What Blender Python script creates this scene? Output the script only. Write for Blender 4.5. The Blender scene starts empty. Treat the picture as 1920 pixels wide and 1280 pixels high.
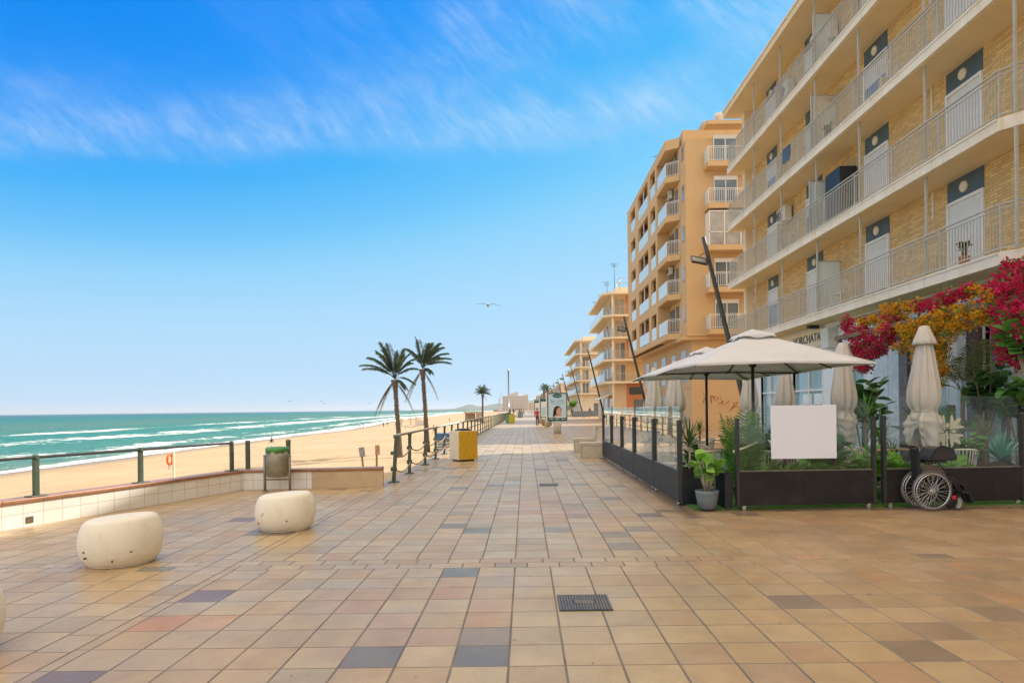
import bpy, math, random
from mathutils import Vector, Matrix, noise
R = math.radians
SC = bpy.context.scene
COL = SC.collection

# ------------------------------------------------------------------ camera, sky, sun, exposure
CAMH = 1.62
cam_d = bpy.data.cameras.new('camera')
cam_d.sensor_width = 36.0
cam_d.lens = 22.5
cam_d.shift_x = -25 / 1920
cam_d.shift_y = 126 / 1920
cam_d.clip_start = 0.05
cam_d.clip_end = 60000
cam = bpy.data.objects.new('camera', cam_d)
COL.objects.link(cam)
cam.matrix_world = Matrix.Translation((0, 0, CAMH)) @ Matrix.Rotation(R(0.65), 4, 'Y') @ Matrix.Rotation(R(90), 4, 'X')
SC.camera = cam

SUN_EL, SUN_AZ = 38.0, 55.0            # azimuth from the promenade axis (+Y) towards the buildings (+X)
sd = bpy.data.lights.new('sun', 'SUN')
sd.energy = 5.0
sd.angle = R(0.5)
sd.color = (1.0, 0.93, 0.82)
sun = bpy.data.objects.new('sun', sd)
COL.objects.link(sun)
_d = Vector((math.sin(R(SUN_AZ)) * math.cos(R(SUN_EL)), math.cos(R(SUN_AZ)) * math.cos(R(SUN_EL)), math.sin(R(SUN_EL))))
sun.rotation_euler = _d.to_track_quat('Z', 'Y').to_euler()
sun.location = (30, 20, 60)

SC.view_settings.view_transform = 'Standard'
SC.view_settings.look = 'None'
SC.view_settings.exposure = 0.32
SC.view_settings.gamma = 1.0
SC.view_settings.use_curve_mapping = False


class NT:
    """small helper for node trees"""
    def __init__(s, tree):
        s.t = tree
        s.n = tree.nodes
        s.l = tree.links

    def node(s, typ, **kw):
        n = s.n.new(typ)
        for k, v in kw.items():
            setattr(n, k, v)
        return n

    def put(s, sock, v):
        if isinstance(v, bpy.types.NodeSocket):
            s.l.new(v, sock)
        elif v is not None:
            sock.default_value = v

    def m(s, op, a, b=None, c=None, clamp=False):
        n = s.node('ShaderNodeMath', operation=op, use_clamp=clamp)
        s.put(n.inputs[0], a)
        if b is not None:
            s.put(n.inputs[1], b)
        if c is not None:
            s.put(n.inputs[2], c)
        return n.outputs[0]

    def xyz(s, v):
        n = s.node('ShaderNodeSeparateXYZ')
        s.put(n.inputs[0], v)
        return n.outputs

    def vec(s, x=0.0, y=0.0, z=0.0):
        n = s.node('ShaderNodeCombineXYZ')
        s.put(n.inputs[0], x)
        s.put(n.inputs[1], y)
        s.put(n.inputs[2], z)
        return n.outputs[0]

    def noise(s, v, scale=1.0, detail=4.0, rough=0.55, dist=0.0, out=0):
        n = s.node('ShaderNodeTexNoise')
        s.put(n.inputs['Vector'], v)
        s.put(n.inputs['Scale'], scale)
        n.inputs['Detail'].default_value = detail
        n.inputs['Roughness'].default_value = rough
        n.inputs['Distortion'].default_value = dist
        return n.outputs[out]

    def white(s, v):
        n = s.node('ShaderNodeTexWhiteNoise', noise_dimensions='3D')
        s.put(n.inputs['Vector'], v)
        return n.outputs

    def mix(s, f, a, b, blend='MIX'):
        n = s.node('ShaderNodeMix', data_type='RGBA', blend_type=blend)
        s.put(n.inputs[0], f)
        s.put(n.inputs[6], col4(a))
        s.put(n.inputs[7], col4(b))
        return n.outputs[2]

    def mapr(s, v, a, b, c=0.0, d=1.0, smooth=False):
        n = s.node('ShaderNodeMapRange', clamp=True)
        if smooth:
            n.interpolation_type = 'SMOOTHSTEP'
        s.put(n.inputs[0], v)
        n.inputs[1].default_value = a
        n.inputs[2].default_value = b
        n.inputs[3].default_value = c
        n.inputs[4].default_value = d
        return n.outputs[0]

    def ramp(s, f, stops, mode='LINEAR'):
        n = s.node('ShaderNodeValToRGB')
        cr = n.color_ramp
        cr.interpolation = mode
        while len(cr.elements) < len(stops):
            cr.elements.new(0.5)
        for e, (p, c) in zip(cr.elements, stops):
            e.position = p
            e.color = col4(c)
        s.put(n.inputs[0], f)
        return n.outputs[0]


def col4(c):
    if isinstance(c, bpy.types.NodeSocket):
        return c
    return (c[0], c[1], c[2], 1.0) if len(c) == 3 else c


# ---- world: Nishita sky + thin high cirrus, plus added bright fill cloud overhead and behind the viewer
world = bpy.data.worlds.new('World')
SC.world = world
world.use_nodes = True
W = NT(world.node_tree)
W.n.clear()
wout = W.node('ShaderNodeOutputWorld')
bg = W.node('ShaderNodeBackground')
SKY_STR = 0.081
bg.inputs['Strength'].default_value = SKY_STR
W.l.new(bg.outputs[0], wout.inputs[0])
sky = W.node('ShaderNodeTexSky', sky_type='NISHITA')
sky.sun_disc = False
sky.sun_elevation = R(SUN_EL)
sky.sun_rotation = R(SUN_AZ)
sky.altitude = 0
sky.air_density = 1.0
sky.dust_density = 0.0
sky.ozone_density = 4.0
tcw = W.node('ShaderNodeTexCoord')
dx, dy, dz = W.xyz(tcw.outputs['Generated'])
dzc = W.m('MAXIMUM', dz, 0.03)
cpx = W.m('DIVIDE', dx, dzc)
cpy = W.m('DIVIDE', dy, dzc)
# colour response of the sky: deep azure overhead, pale towards the sea horizon
sk01 = W.mix(1.0, sky.outputs[0], (0.1, 0.1, 0.1), 'MULTIPLY')
hs = W.node('ShaderNodeRGBCurve')
for ci, cps in enumerate((((0, 0), (0.108, 0.0), (0.16, 0.115), (0.218, 0.31), (0.30, 0.42), (0.62, 0.50), (1, 0.55)),
                          ((0, 0), (0.186, 0.265), (0.283, 0.51), (0.38, 0.67), (0.66, 0.735), (1, 0.78)),
                          ((0, 0), (0.353, 0.91), (0.48, 0.95), (1, 0.96)))):
    cv = hs.mapping.curves[ci]
    for k, (cx_, cy_) in enumerate(cps):
        if k == 0:
            cv.points[0].location = (cx_, cy_)
        elif k == len(cps) - 1:
            cv.points[-1].location = (cx_, cy_)
        else:
            cv.points.new(cx_, cy_)
hs.mapping.update()
W.l.new(sk01, hs.inputs['Color'])
sky10 = W.mix(1.0, hs.outputs[0], (10.0, 10.0, 10.0), 'MULTIPLY')
# streaky fibres on a cloud plane
wv = W.vec(W.m('MULTIPLY', cpx, 1.0), W.m('MULTIPLY', cpy, 1.0), 0.0)
warp = W.noise(wv, 1.6, 3, 0.5)
# screen-like coordinates of the cloud sheet: strokes slant down to the right
cu = W.m('DIVIDE', dx, W.m('MAXIMUM', dy, 0.1))
cvv = W.m('DIVIDE', dz, W.m('MAXIMUM', dy, 0.1))
sa, sb = 0.70, 0.714
along = W.m('SUBTRACT', W.m('MULTIPLY', cu, sa), W.m('MULTIPLY', cvv, sb))
across = W.m('ADD', W.m('MULTIPLY', cu, sb), W.m('MULTIPLY', cvv, sa))
wj = W.m('MULTIPLY', W.m('SUBTRACT', W.noise(W.vec(cu, cvv, 0.0), 3.0, 3, 0.55), 0.5), 0.10)
fib = W.noise(W.vec(W.m('MULTIPLY', along, 8.0), W.m('MULTIPLY', W.m('ADD', across, wj), 21.0), 0.0), 1.0, 10, 0.66, 0.25)
fib2 = W.noise(W.vec(W.m('MULTIPLY', along, 3.4), W.m('MULTIPLY', W.m('ADD', across, wj), 15.0), 3.0), 1.0, 10, 0.68, 0.3)
hair = W.mapr(W.noise(W.vec(W.m('MULTIPLY', along, 11.0), W.m('MULTIPLY', W.m('ADD', across, wj), 58.0), 6.0), 1.0, 8, 0.72, 0.25), 0.32, 0.68, 0.35, 1.45)
patch = W.noise(wv, 2.1, 4, 0.55)
edge = W.m('ADD', 2.22, W.m('MULTIPLY', W.m('SUBTRACT', warp, 0.5), 0.75))
bandd = W.m('DIVIDE', W.m('SUBTRACT', cpy, edge), 0.25)
band = W.m('POWER', 2.718, W.m('MULTIPLY', W.m('MULTIPLY', bandd, bandd), -1.0))
band = W.m('MULTIPLY', band, W.mapr(cpx, 0.35, 0.9, 1.0, 0.0, True))
bcl = W.m('MULTIPLY', band, W.m('MULTIPLY', W.m('ADD', W.m('MULTIPLY', W.mapr(fib, 0.30, 0.74), hair), 0.20), W.mapr(patch, 0.3, 0.62, 0.6, 1.15)))
up = W.m('MULTIPLY', W.mapr(cpy, 1.5, 2.25, 1.0, 0.0, True), W.mapr(cpx, -0.95, 0.1, 0.0, 1.0, True))
upc = W.m('MULTIPLY', up, W.m('MULTIPLY', W.m('ADD', W.m('MULTIPLY', W.mapr(fib2, 0.33, 0.72), hair), 0.08), W.mapr(patch, 0.33, 0.62)))
cl = W.m('ADD', W.m('MULTIPLY', bcl, 0.38), W.m('MULTIPLY', upc, 0.42), clamp=True)
cl = W.m('MULTIPLY', cl, W.mapr(dz, 0.1, 0.3, 0.0, 1.0, True))
cl = W.m('MULTIPLY', cl, W.mapr(dy, 0.05, 0.25, 0.0, 1.0, True))
skc = W.mix(cl, sky10, (7.6, 8.8, 10.0))
# added fill light: unseen bright cloud overhead, brightening the shaded foreground 
fill_veil = W.m('MULTIPLY', W.mapr(dz, 0.58, 0.76, 0.0, 1.0, True), W.mapr(fib, 0.25, 0.6, 0.72, 1.0))
back = W.m('MULTIPLY', W.mapr(dy, -0.05, -0.45, 0.0, 1.0, True), W.mapr(dz, 0.02, 0.22, 0.0, 1.0, True))  # added fill cloud behind the viewer, out of view, lights camera-facing surfaces
fill_veil = W.m('MAXIMUM', fill_veil, W.m('MULTIPLY', back, W.mapr(fib, 0.25, 0.6, 0.60, 0.80)))
skc = W.mix(fill_veil, skc, (19.0, 16.2, 12.4))
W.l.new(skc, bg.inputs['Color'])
world.cycles.sampling_method = 'MANUAL'
world.cycles.sample_map_resolution = 1024


# ------------------------------------------------------------------ mesh helpers
class MB:
    def __init__(s):
        s.v = []
        s.f = []
        s.mi = []
        s.sm = []

    def add(s, vs, fs, m=0, smooth=False):
        o = len(s.v)
        s.v.extend(tuple(p) for p in vs)
        for f in fs:
            s.f.append(tuple(i + o for i in f))
            s.mi.append(m)
            s.sm.append(smooth)

    def b(s, x0, x1, y0, y1, z0, z1, m=0):
        s.add([(x0, y0, z0), (x1, y0, z0), (x1, y1, z0), (x0, y1, z0), (x0, y0, z1), (x1, y0, z1), (x1, y1, z1), (x0, y1, z1)],
              [(0, 3, 2, 1), (4, 5, 6, 7), (0, 1, 5, 4), (1, 2, 6, 5), (2, 3, 7, 6), (3, 0, 4, 7)], m)

    def box(s, c, d, rz=0.0, m=0, rx=0.0, ry=0.0):
        M = Matrix.Translation(c) @ Matrix.Rotation(rz, 4, 'Z') @ Matrix.Rotation(ry, 4, 'Y') @ Matrix.Rotation(rx, 4, 'X')
        hx, hy, hz = d[0] / 2, d[1] / 2, d[2] / 2
        vs = [M @ Vector(p) for p in [(-hx, -hy, -hz), (hx, -hy, -hz), (hx, hy, -hz), (-hx, hy, -hz), (-hx, -hy, hz), (hx, -hy, hz), (hx, hy, hz), (-hx, hy, hz)]]
        s.add(vs, [(0, 3, 2, 1), (4, 5, 6, 7), (0, 1, 5, 4), (1, 2, 6, 5), (2, 3, 7, 6), (3, 0, 4, 7)], m)

    def bar(s, a, b, w, d=None, m=0, up=(0, 0, 1)):
        a = Vector(a)
        b = Vector(b)
        d = w if d is None else d
        t = (b - a).normalized()
        u = Vector(up)
        if abs(t.dot(u)) > 0.98:
            u = Vector((1, 0, 0))
        sx = t.cross(u).normalized()
        sy = sx.cross(t).normalized()
        vs = []
        for p in (a, b):
            for i, j in ((-1, -1), (1, -1), (1, 1), (-1, 1)):
                vs.append(p + sx * (i * w / 2) + sy * (j * d / 2))
        s.add(vs, [(0, 1, 2, 3), (7, 6, 5, 4), (0, 4, 5, 1), (1, 5, 6, 2), (2, 6, 7, 3), (3, 7, 4, 0)], m)

    def tube(s, pts, r, n=8, m=0, cap=True, closed=False):
        pts = [Vector(p) for p in pts]
        k = len(pts)
        rs = r if isinstance(r, (list, tuple)) else [r] * k
        vs = []
        pu = None
        for i, p in enumerate(pts):
            if closed:
                t = (pts[(i + 1) % k] - pts[i - 1]).normalized()
            else:
                t = (pts[min(i + 1, k - 1)] - pts[max(i - 1, 0)]).normalized()
            if pu is None:
                u = Vector((0, 0, 1)) if abs(t.z) < 0.95 else Vector((1, 0, 0))
            else:
                u = pu
            u = (u - t * u.dot(t)).normalized()
            w = t.cross(u)
            pu = u
            for j in range(n):
                a = 2 * math.pi * j / n
                vs.append(p + (u * math.cos(a) + w * math.sin(a)) * rs[i])
        fs = []
        for i in range(k if closed else k - 1):
            i2 = (i + 1) % k
            for j in range(n):
                j2 = (j + 1) % n
                fs.append((i * n + j, i * n + j2, i2 * n + j2, i2 * n + j))
        s.add(vs, fs, m, True)
        if cap and not closed:
            o = len(s.v) - len(vs)
            s.f.append(tuple(o + j for j in range(n))[::-1])
            s.mi.append(m)
            s.sm.append(False)
            s.f.append(tuple(o + (k - 1) * n + j for j in range(n)))
            s.mi.append(m)
            s.sm.append(False)

    def lathe(s, prof, n=24, c=(0, 0, 0), m=0, rad=None, cap=True):
        vs = []
        for (r, z) in prof:
            for j in range(n):
                a = 2 * math.pi * j / n
                rr = rad(r, z, a) if rad else r
                vs.append((c[0] + rr * math.cos(a), c[1] + rr * math.sin(a), c[2] + z))
        fs = []
        for i in range(len(prof) - 1):
            for j in range(n):
                j2 = (j + 1) % n
                fs.append((i * n + j, i * n + j2, (i + 1) * n + j2, (i + 1) * n + j))
        if cap:
            fs.append(tuple(range(n))[::-1])
            fs.append(tuple((len(prof) - 1) * n + j for j in range(n)))
        s.add(vs, fs, m, True)

    def prism(s, pts, z0, z1, m=0):
        n = len(pts)
        vs = [(p[0], p[1], z0) for p in pts] + [(p[0], p[1], z1) for p in pts]
        fs = [tuple(range(n))[::-1], tuple(range(n, 2 * n))]
        for i in range(n):
            j = (i + 1) % n
            fs.append((i, j, n + j, n + i))
        s.add(vs, fs, m)

    def plate(s, pts, M, t=0.004, m=0):
        """flat outline (local xy) given a small thickness, placed by M"""
        n = len(pts)
        vs = [M @ Vector((p[0], p[1], 0)) for p in pts] + [M @ Vector((p[0], p[1], t)) for p in pts]
        fs = [tuple(range(n))[::-1], tuple(range(n, 2 * n))]
        for i in range(n):
            j = (i + 1) % n
            fs.append((i, j, n + j, n + i))
        s.add(vs, fs, m)

    def sphere(s, c, r, n=12, k=8, m=0):
        rx, ry, rz = r if isinstance(r, (list, tuple)) else (r, r, r)
        vs = [(c[0], c[1], c[2] - rz)]
        for i in range(1, k):
            t = math.pi * i / k
            for j in range(n):
                a = 2 * math.pi * j / n
                vs.append((c[0] + rx * math.sin(t) * math.cos(a), c[1] + ry * math.sin(t) * math.sin(a), c[2] - rz * math.cos(t)))
        vs.append((c[0], c[1], c[2] + rz))
        fs = []
        for j in range(n):
            fs.append((0, 1 + (j + 1) % n, 1 + j))
        for i in range(k - 2):
            for j in range(n):
                j2 = (j + 1) % n
                fs.append((1 + i * n + j, 1 + i * n + j2, 1 + (i + 1) * n + j2, 1 + (i + 1) * n + j))
        L = len(vs) - 1
        for j in range(n):
            fs.append((L, 1 + (k - 2) * n + j, 1 + (k - 2) * n + (j + 1) % n))
        s.add(vs, fs, m, True)

    def build(s, name, mats, parent=None, bevel=0.0, world=True, seg=2):
        me = bpy.data.meshes.new(name)
        off = rootloc(parent) if (parent is not None and world) else Vector((0, 0, 0))
        me.from_pydata([(p[0] - off.x, p[1] - off.y, p[2] - off.z) for p in s.v], [], s.f)
        if not isinstance(mats, (list, tuple)):
            mats = [mats]
        for m in mats:
            me.materials.append(m)
        me.polygons.foreach_set('material_index', s.mi)
        me.polygons.foreach_set('use_smooth', s.sm)
        me.update()
        o = bpy.data.objects.new(name, me)
        COL.objects.link(o)
        if parent is not None:
            o.parent = parent
        if bevel:
            bv = o.modifiers.new('bevel', 'BEVEL')
            bv.width = bevel
            bv.segments = seg
            bv.limit_method = 'ANGLE'
            bv.angle_limit = R(40)
        return o


def rootloc(o):
    v = Vector((0, 0, 0))
    while o is not None:
        v += Vector(o.location)
        o = o.parent
    return v


def thing(name, label, cat, loc=(0, 0, 0), rz=0.0, group=None):
    o = bpy.data.objects.new(name, None)
    o.empty_display_size = 0.2
    COL.objects.link(o)
    o.location = loc
    o.rotation_euler = (0, 0, rz)
    return tag(o, label, cat, group)


def tag(o, label, cat, group=None):
    o['label'] = label
    o['category'] = cat
    if group:
        o['group'] = group
    return o


def struct(o):
    o['kind'] = 'structure'
    return o


def dup(src, loc, rz=0.0, label=None, group=None, scale=None):
    """copy of a thing with its parts and sub-parts"""
    r = src.copy()
    COL.objects.link(r)
    r.location = loc
    r.rotation_euler = (0, 0, rz)
    if scale:
        r.scale = (scale, scale, scale)
    if label:
        r['label'] = label
    if group:
        r['group'] = group
    for ch in list(src.children):
        c = ch.copy()
        COL.objects.link(c)
        c.parent = r
        for g in list(ch.children):
            d = g.copy()
            COL.objects.link(d)
            d.parent = c
    return r


def at(px, py, Y):
    """point at distance Y whose place in the 1920x1280 photograph is (px, py)"""
    a = R(0.65)
    u, v = px - 985, 766 - py
    u, v = u * math.cos(a) + v * math.sin(a), v * math.cos(a) - u * math.sin(a)
    return Vector((u / 1200 * Y, Y, CAMH + v / 1200 * Y))


def text_mesh(name, s, size, mat, parent, M, ext=0.003, align='CENTER', world=True):
    cu = bpy.data.curves.new(name, 'FONT')
    cu.body = s
    cu.size = size
    cu.extrude = ext
    cu.align_x = align
    cu.align_y = 'CENTER'
    to = bpy.data.objects.new(name + '_curve', cu)
    COL.objects.link(to)
    bpy.context.view_layer.update()
    dg = bpy.context.evaluated_depsgraph_get()
    me = bpy.data.meshes.new_from_object(to.evaluated_get(dg))
    bpy.data.objects.remove(to)
    me.transform(M)
    if parent is not None and world:
        me.transform(Matrix.Translation(-rootloc(parent)))
    me.materials.clear()
    me.materials.append(mat)
    o = bpy.data.objects.new(name, me)
    COL.objects.link(o)
    o.parent = parent
    return o


# ------------------------------------------------------------------ materials
def pbsdf(name):
    m = bpy.data.materials.new(name)
    m.use_nodes = True
    T = NT(m.node_tree)
    p = T.n['Principled BSDF']
    return m, T, p


def mat(name, c, rough=0.6, var=0.12, scale=6.0, bump=0.0, bscale=40.0, metal=0.0, spec=0.5, stain=None, stain_amt=0.0, stain_scale=1.5):
    """plain surface with natural mottling: c varied by noise, optional stains and fine bump"""
    m, T, p = pbsdf(name)
    tc = T.node('ShaderNodeTexCoord').outputs['Object']
    n1 = T.noise(tc, scale, 5, 0.6)
    lo = tuple(x * (1 - var) for x in c)
    hi = tuple(min(1, x * (1 + var)) for x in c)
    cc = T.mix(T.mapr(n1, 0.3, 0.7), lo, hi)
    if stain:
        n2 = T.noise(tc, stain_scale, 6, 0.65, 0.4)
        cc = T.mix(T.m('MULTIPLY', T.mapr(n2, 0.5, 0.72, 0, 1, True), stain_amt), cc, stain)
    T.put(p.inputs['Base Color'], cc)
    p.inputs['Metallic'].default_value = metal
    p.inputs['Specular IOR Level'].default_value = spec
    T.put(p.inputs['Roughness'], T.mapr(n1, 0.2, 0.8, max(0, rough - 0.08), min(1, rough + 0.08)))
    if bump:
        b = T.node('ShaderNodeBump')
        b.inputs['Strength'].default_value = bump
        b.inputs['Distance'].default_value = 0.02
        T.put(b.inputs['Height'], T.noise(tc, bscale, 5, 0.6))
        T.l.new(b.outputs[0], p.inputs['Normal'])
    return m


def leafmat(name, c1, c2, rough=0.45, trans=0.25, scale=5.0):
    m, T, p = pbsdf(name)
    tc = T.node('ShaderNodeTexCoord').outputs['Object']
    geo = T.node('ShaderNodeNewGeometry')
    rnd = T.m('ADD', T.m('MULTIPLY', geo.outputs['Random Per Island'], 0.6), T.m('MULTIPLY', T.noise(tc, scale, 3), 0.4))
    cc = T.mix(T.mapr(rnd, 0.2, 0.8), c1, c2)
    T.put(p.inputs['Base Color'], cc)
    p.inputs['Roughness'].default_value = rough
    p.inputs['Specular IOR Level'].default_value = 0.4
    tr = T.node('ShaderNodeBsdfTranslucent')
    T.put(tr.inputs[0], cc)
    mx = T.node('ShaderNodeMixShader')
    mx.inputs[0].default_value = trans
    T.l.new(p.outputs[0], mx.inputs[1])
    T.l.new(tr.outputs[0], mx.inputs[2])
    T.l.new(mx.outputs[0], T.n['Material Output'].inputs[0])
    return m


def thinglass(name, tint=(0.985, 0.993, 0.99), ior=1.5, rough=0.0, dirt=0.003):
    m, T, p = pbsdf(name)
    T.n.remove(p)
    tr = T.node('ShaderNodeBsdfTransparent')
    tr.inputs[0].default_value = col4(tint)
    gl = T.node('ShaderNodeBsdfGlossy')
    gl.inputs['Roughness'].default_value = rough
    gl.inputs[0].default_value = (0.95, 0.97, 0.97, 1)
    tc = T.node('ShaderNodeTexCoord').outputs['Object']
    geo = T.node('ShaderNodeNewGeometry')
    dp = T.node('ShaderNodeVectorMath', operation='DOT_PRODUCT')
    T.l.new(geo.outputs['Incoming'], dp.inputs[0])
    T.l.new(geo.outputs['Normal'], dp.inputs[1])
    g5 = T.m('POWER', T.m('SUBTRACT', 1.0, T.m('ABSOLUTE', dp.outputs['Value']), None, True), 5.0)
    f2 = T.m('ADD', 0.03, T.m('MULTIPLY', g5, 0.80))
    mx = T.node('ShaderNodeMixShader')
    T.put(mx.inputs[0], f2)
    T.l.new(tr.outputs[0], mx.inputs[1])
    T.l.new(gl.outputs[0], mx.inputs[2])
    df = T.node('ShaderNodeBsdfDiffuse')
    df.inputs[0].default_value = (0.7, 0.72, 0.7, 1)
    mx2 = T.node('ShaderNodeMixShader')
    T.put(mx2.inputs[0], T.mapr(T.noise(tc, 2.5, 5, 0.6), 0.4, 0.8, dirt * 0.3, dirt))
    T.l.new(mx.outputs[0], mx2.inputs[1])
    T.l.new(df.outputs[0], mx2.inputs[2])
    T.l.new(mx2.outputs[0], T.n['Material Output'].inputs[0])
    return m


def grid_mat(name, base, joint, su, sv, axis='YZ', jw=0.006, var=0.08, rough=0.4, off=0.0, bump=0.3, stain=None):
    """tiles or bricks laid in real metres in a plane; off = running-bond offset"""
    m, T, p = pbsdf(name)
    tc = T.node('ShaderNodeTexCoord').outputs['Object']
    x, y, z = T.xyz(tc)
    if axis == 'YZ':
        u, v = y, z
    elif axis == 'XZ':
        u, v = x, z
    elif axis == 'SZ':
        u, v = T.m('ADD', x, y), z
    else:
        u, v = x, y
    rv = T.m('DIVIDE', v, sv)
    iv = T.m('FLOOR', rv)
    uu = T.m('ADD', T.m('DIVIDE', u, su), T.m('MULTIPLY', T.m('MODULO', iv, 2.0), off))
    iu = T.m('FLOOR', uu)
    fu = T.m('FRACT', uu)
    fv = T.m('FRACT', rv)
    eu = T.m('MULTIPLY', T.m('MINIMUM', fu, T.m('SUBTRACT', 1.0, fu)), su)
    ev = T.m('MULTIPLY', T.m('MINIMUM', fv, T.m('SUBTRACT', 1.0, fv)), sv)
    e = T.m('MINIMUM', eu, ev)
    mort = T.mapr(e, jw * 0.35, jw * 0.65, 1.0, 0.0)
    rnd = T.white(T.vec(iu, iv, 1.0))[0]
    lo = tuple(c * (1 - var) for c in base)
    hi = tuple(min(1, c * (1 + var)) for c in base)
    cc = T.mix(rnd, lo, hi)
    n = T.noise(tc, 1.3, 5, 0.6)
    cc = T.mix(T.m('MULTIPLY', T.mapr(n, 0.45, 0.75), 0.35), cc, tuple(c * 0.72 for c in base))
    if stain:
        st = T.noise(T.vec(T.m('MULTIPLY', u, 2.5), T.m('MULTIPLY', v, 0.5), 0.0), 1.0, 5, 0.6)
        cc = T.mix(T.m('MULTIPLY', T.mapr(st, 0.5, 0.75), 0.5), cc, stain)
    cc = T.mix(mort, cc, joint)
    T.put(p.inputs['Base Color'], cc)
    p.inputs['Roughness'].default_value = rough
    b = T.node('ShaderNodeBump')
    b.inputs['Strength'].default_value = bump
    b.inputs['Distance'].default_value = 0.006
    T.put(b.inputs['Height'], T.m('SUBTRACT', T.m('MULTIPLY', T.noise(tc, 60, 3), 0.25), mort))
    T.l.new(b.outputs[0], p.inputs['Normal'])
    return m


M = {}
M['white_paint'] = mat('white_paint', (0.78, 0.77, 0.74), 0.45, 0.05)
M['shutter'] = grid_mat('white_shutter', (0.78, 0.755, 0.69), (0.47, 0.455, 0.42), 50.0, 0.05, 'YZ', 0.008, 0.02, 0.45)
M['shutter_x'] = grid_mat('beige_shutter', (0.70, 0.66, 0.58), (0.4, 0.38, 0.34), 50.0, 0.06, 'XZ', 0.008, 0.02, 0.45)
M['rail_paint'] = mat('balcony_rail_paint', (0.46, 0.445, 0.385), 0.4, 0.08)
M['slab'] = None
M['soffit'] = mat('soffit_paint', (0.74, 0.60, 0.37), 0.8, 0.05, 1.0, stain=(0.55, 0.40, 0.22), stain_amt=0.25, stain_scale=0.6)
M['brick'] = grid_mat('yellow_brick', (0.70, 0.46, 0.185), (0.44, 0.31, 0.15), 0.26, 0.075, 'YZ', 0.016, 0.2, 0.8, 0.5, 0.5)
M['teal_panel'] = mat('slate_blue_panel', (0.07, 0.11, 0.14), 0.5, 0.15)
M['lamp_disc'] = mat('cream_lamp_disc', (0.74, 0.68, 0.52), 0.4, 0.08)
M['tan'] = mat('tan_render', (0.61, 0.405, 0.205), 0.85, 0.05, 0.8, 0.15, 50, stain=(0.52, 0.34, 0.18), stain_amt=0.25, stain_scale=0.35)
M['tan_dark'] = mat('tan_soffit', (0.60, 0.38, 0.20), 0.85, 0.06, 0.8)
M['peach'] = mat('peach_render', (0.72, 0.54, 0.35), 0.85, 0.06, 0.6)
M['terracotta'] = mat('terracotta_wall', (0.62, 0.24, 0.09), 0.85, 0.08, 0.8)
M['ochre_brick'] = grid_mat('ochre_brick', (0.66, 0.44, 0.20), (0.5, 0.36, 0.2), 0.26, 0.08, 'SZ', 0.014, 0.12, 0.85, 0.5, 0.2)
M['cream'] = mat('cream_render', (0.80, 0.67, 0.47), 0.85, 0.06, 0.6)
M['far_beige'] = mat('far_beige_render', (0.62, 0.50, 0.36), 0.9, 0.1, 0.05)
M['far_grey'] = mat('far_grey_render', (0.55, 0.50, 0.45), 0.9, 0.1, 0.03)
M['win'] = mat('window_glass', (0.10, 0.15, 0.19), 0.08, 0.3, 0.8, spec=0.8)
M['win_warm'] = mat('window_curtain_glass', (0.34, 0.31, 0.27), 0.15, 0.3, 1.5, spec=0.8)
M['far_win'] = mat('far_window_glass', (0.24, 0.24, 0.25), 0.4, 0.2, 0.3)
M['panel_glass'] = mat('frosted_balcony_panel', (0.62, 0.72, 0.76), 0.18, 0.06, 1.0, spec=0.7)
M['dark_metal'] = mat('dark_metal', (0.035, 0.034, 0.033), 0.45, 0.15, 8, spec=0.5)
M['lamp_metal'] = mat('weathered_lamp_metal', (0.055, 0.055, 0.055), 0.5, 0.25, 3, spec=0.5)
M['green_metal'] = mat('green_painted_metal', (0.065, 0.095, 0.065), 0.45, 0.2, 9, stain=(0.10, 0.06, 0.03), stain_amt=0.4, stain_scale=6)
M['steel'] = mat('galvanised_steel', (0.48, 0.48, 0.45), 0.35, 0.15, 10, metal=0.7)
M['bin_metal'] = mat('brown_grey_bin_metal', (0.28, 0.26, 0.19), 0.4, 0.2, 7, metal=0.35, stain=(0.15, 0.12, 0.08), stain_amt=0.5, stain_scale=4)
M['brown_grey'] = mat('worn_iron', (0.16, 0.14, 0.115), 0.55, 0.3, 9)
M['rope'] = mat('worn_rope', (0.36, 0.27, 0.18), 0.9, 0.2, 60)
M['chrome'] = mat('bright_steel', (0.62, 0.62, 0.60), 0.22, 0.05, 12, metal=0.9)
M['black_plastic'] = mat('black_plastic', (0.018, 0.018, 0.02), 0.4, 0.2, 12)
M['black_fabric'] = mat('black_fabric', (0.022, 0.022, 0.026), 0.75, 0.3, 25, 0.3, 300)
M['bag_leather'] = mat('black_bag_leather', (0.03, 0.027, 0.03), 0.32, 0.3, 14, 0.15, 60)
M['rubber'] = mat('grey_tyre_rubber', (0.10, 0.11, 0.12), 0.6, 0.2, 20)
M['brown_panel'] = mat('brown_plastic', (0.10, 0.07, 0.05), 0.5, 0.15, 12)
M['red'] = mat('red_plastic', (0.6, 0.02, 0.02), 0.35, 0.1)
M['stone'] = mat('cast_white_stone', (0.82, 0.76, 0.64), 0.75, 0.04, 3.5, 0.2, 90, stain=(0.56, 0.40, 0.22), stain_amt=0.32, stain_scale=2.2)
M['chip'] = mat('dark_chip', (0.12, 0.09, 0.06), 0.9, 0.2)
M['concrete'] = mat('cast_concrete', (0.52, 0.47, 0.37), 0.85, 0.1, 4, 0.3, 70, stain=(0.3, 0.25, 0.18), stain_amt=0.4, stain_scale=3)
M['terracotta_cap'] = mat('glazed_terracotta_cap', (0.33, 0.155, 0.075), 0.35, 0.25, 5, stain=(0.17, 0.085, 0.045), stain_amt=0.5, stain_scale=2)
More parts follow.
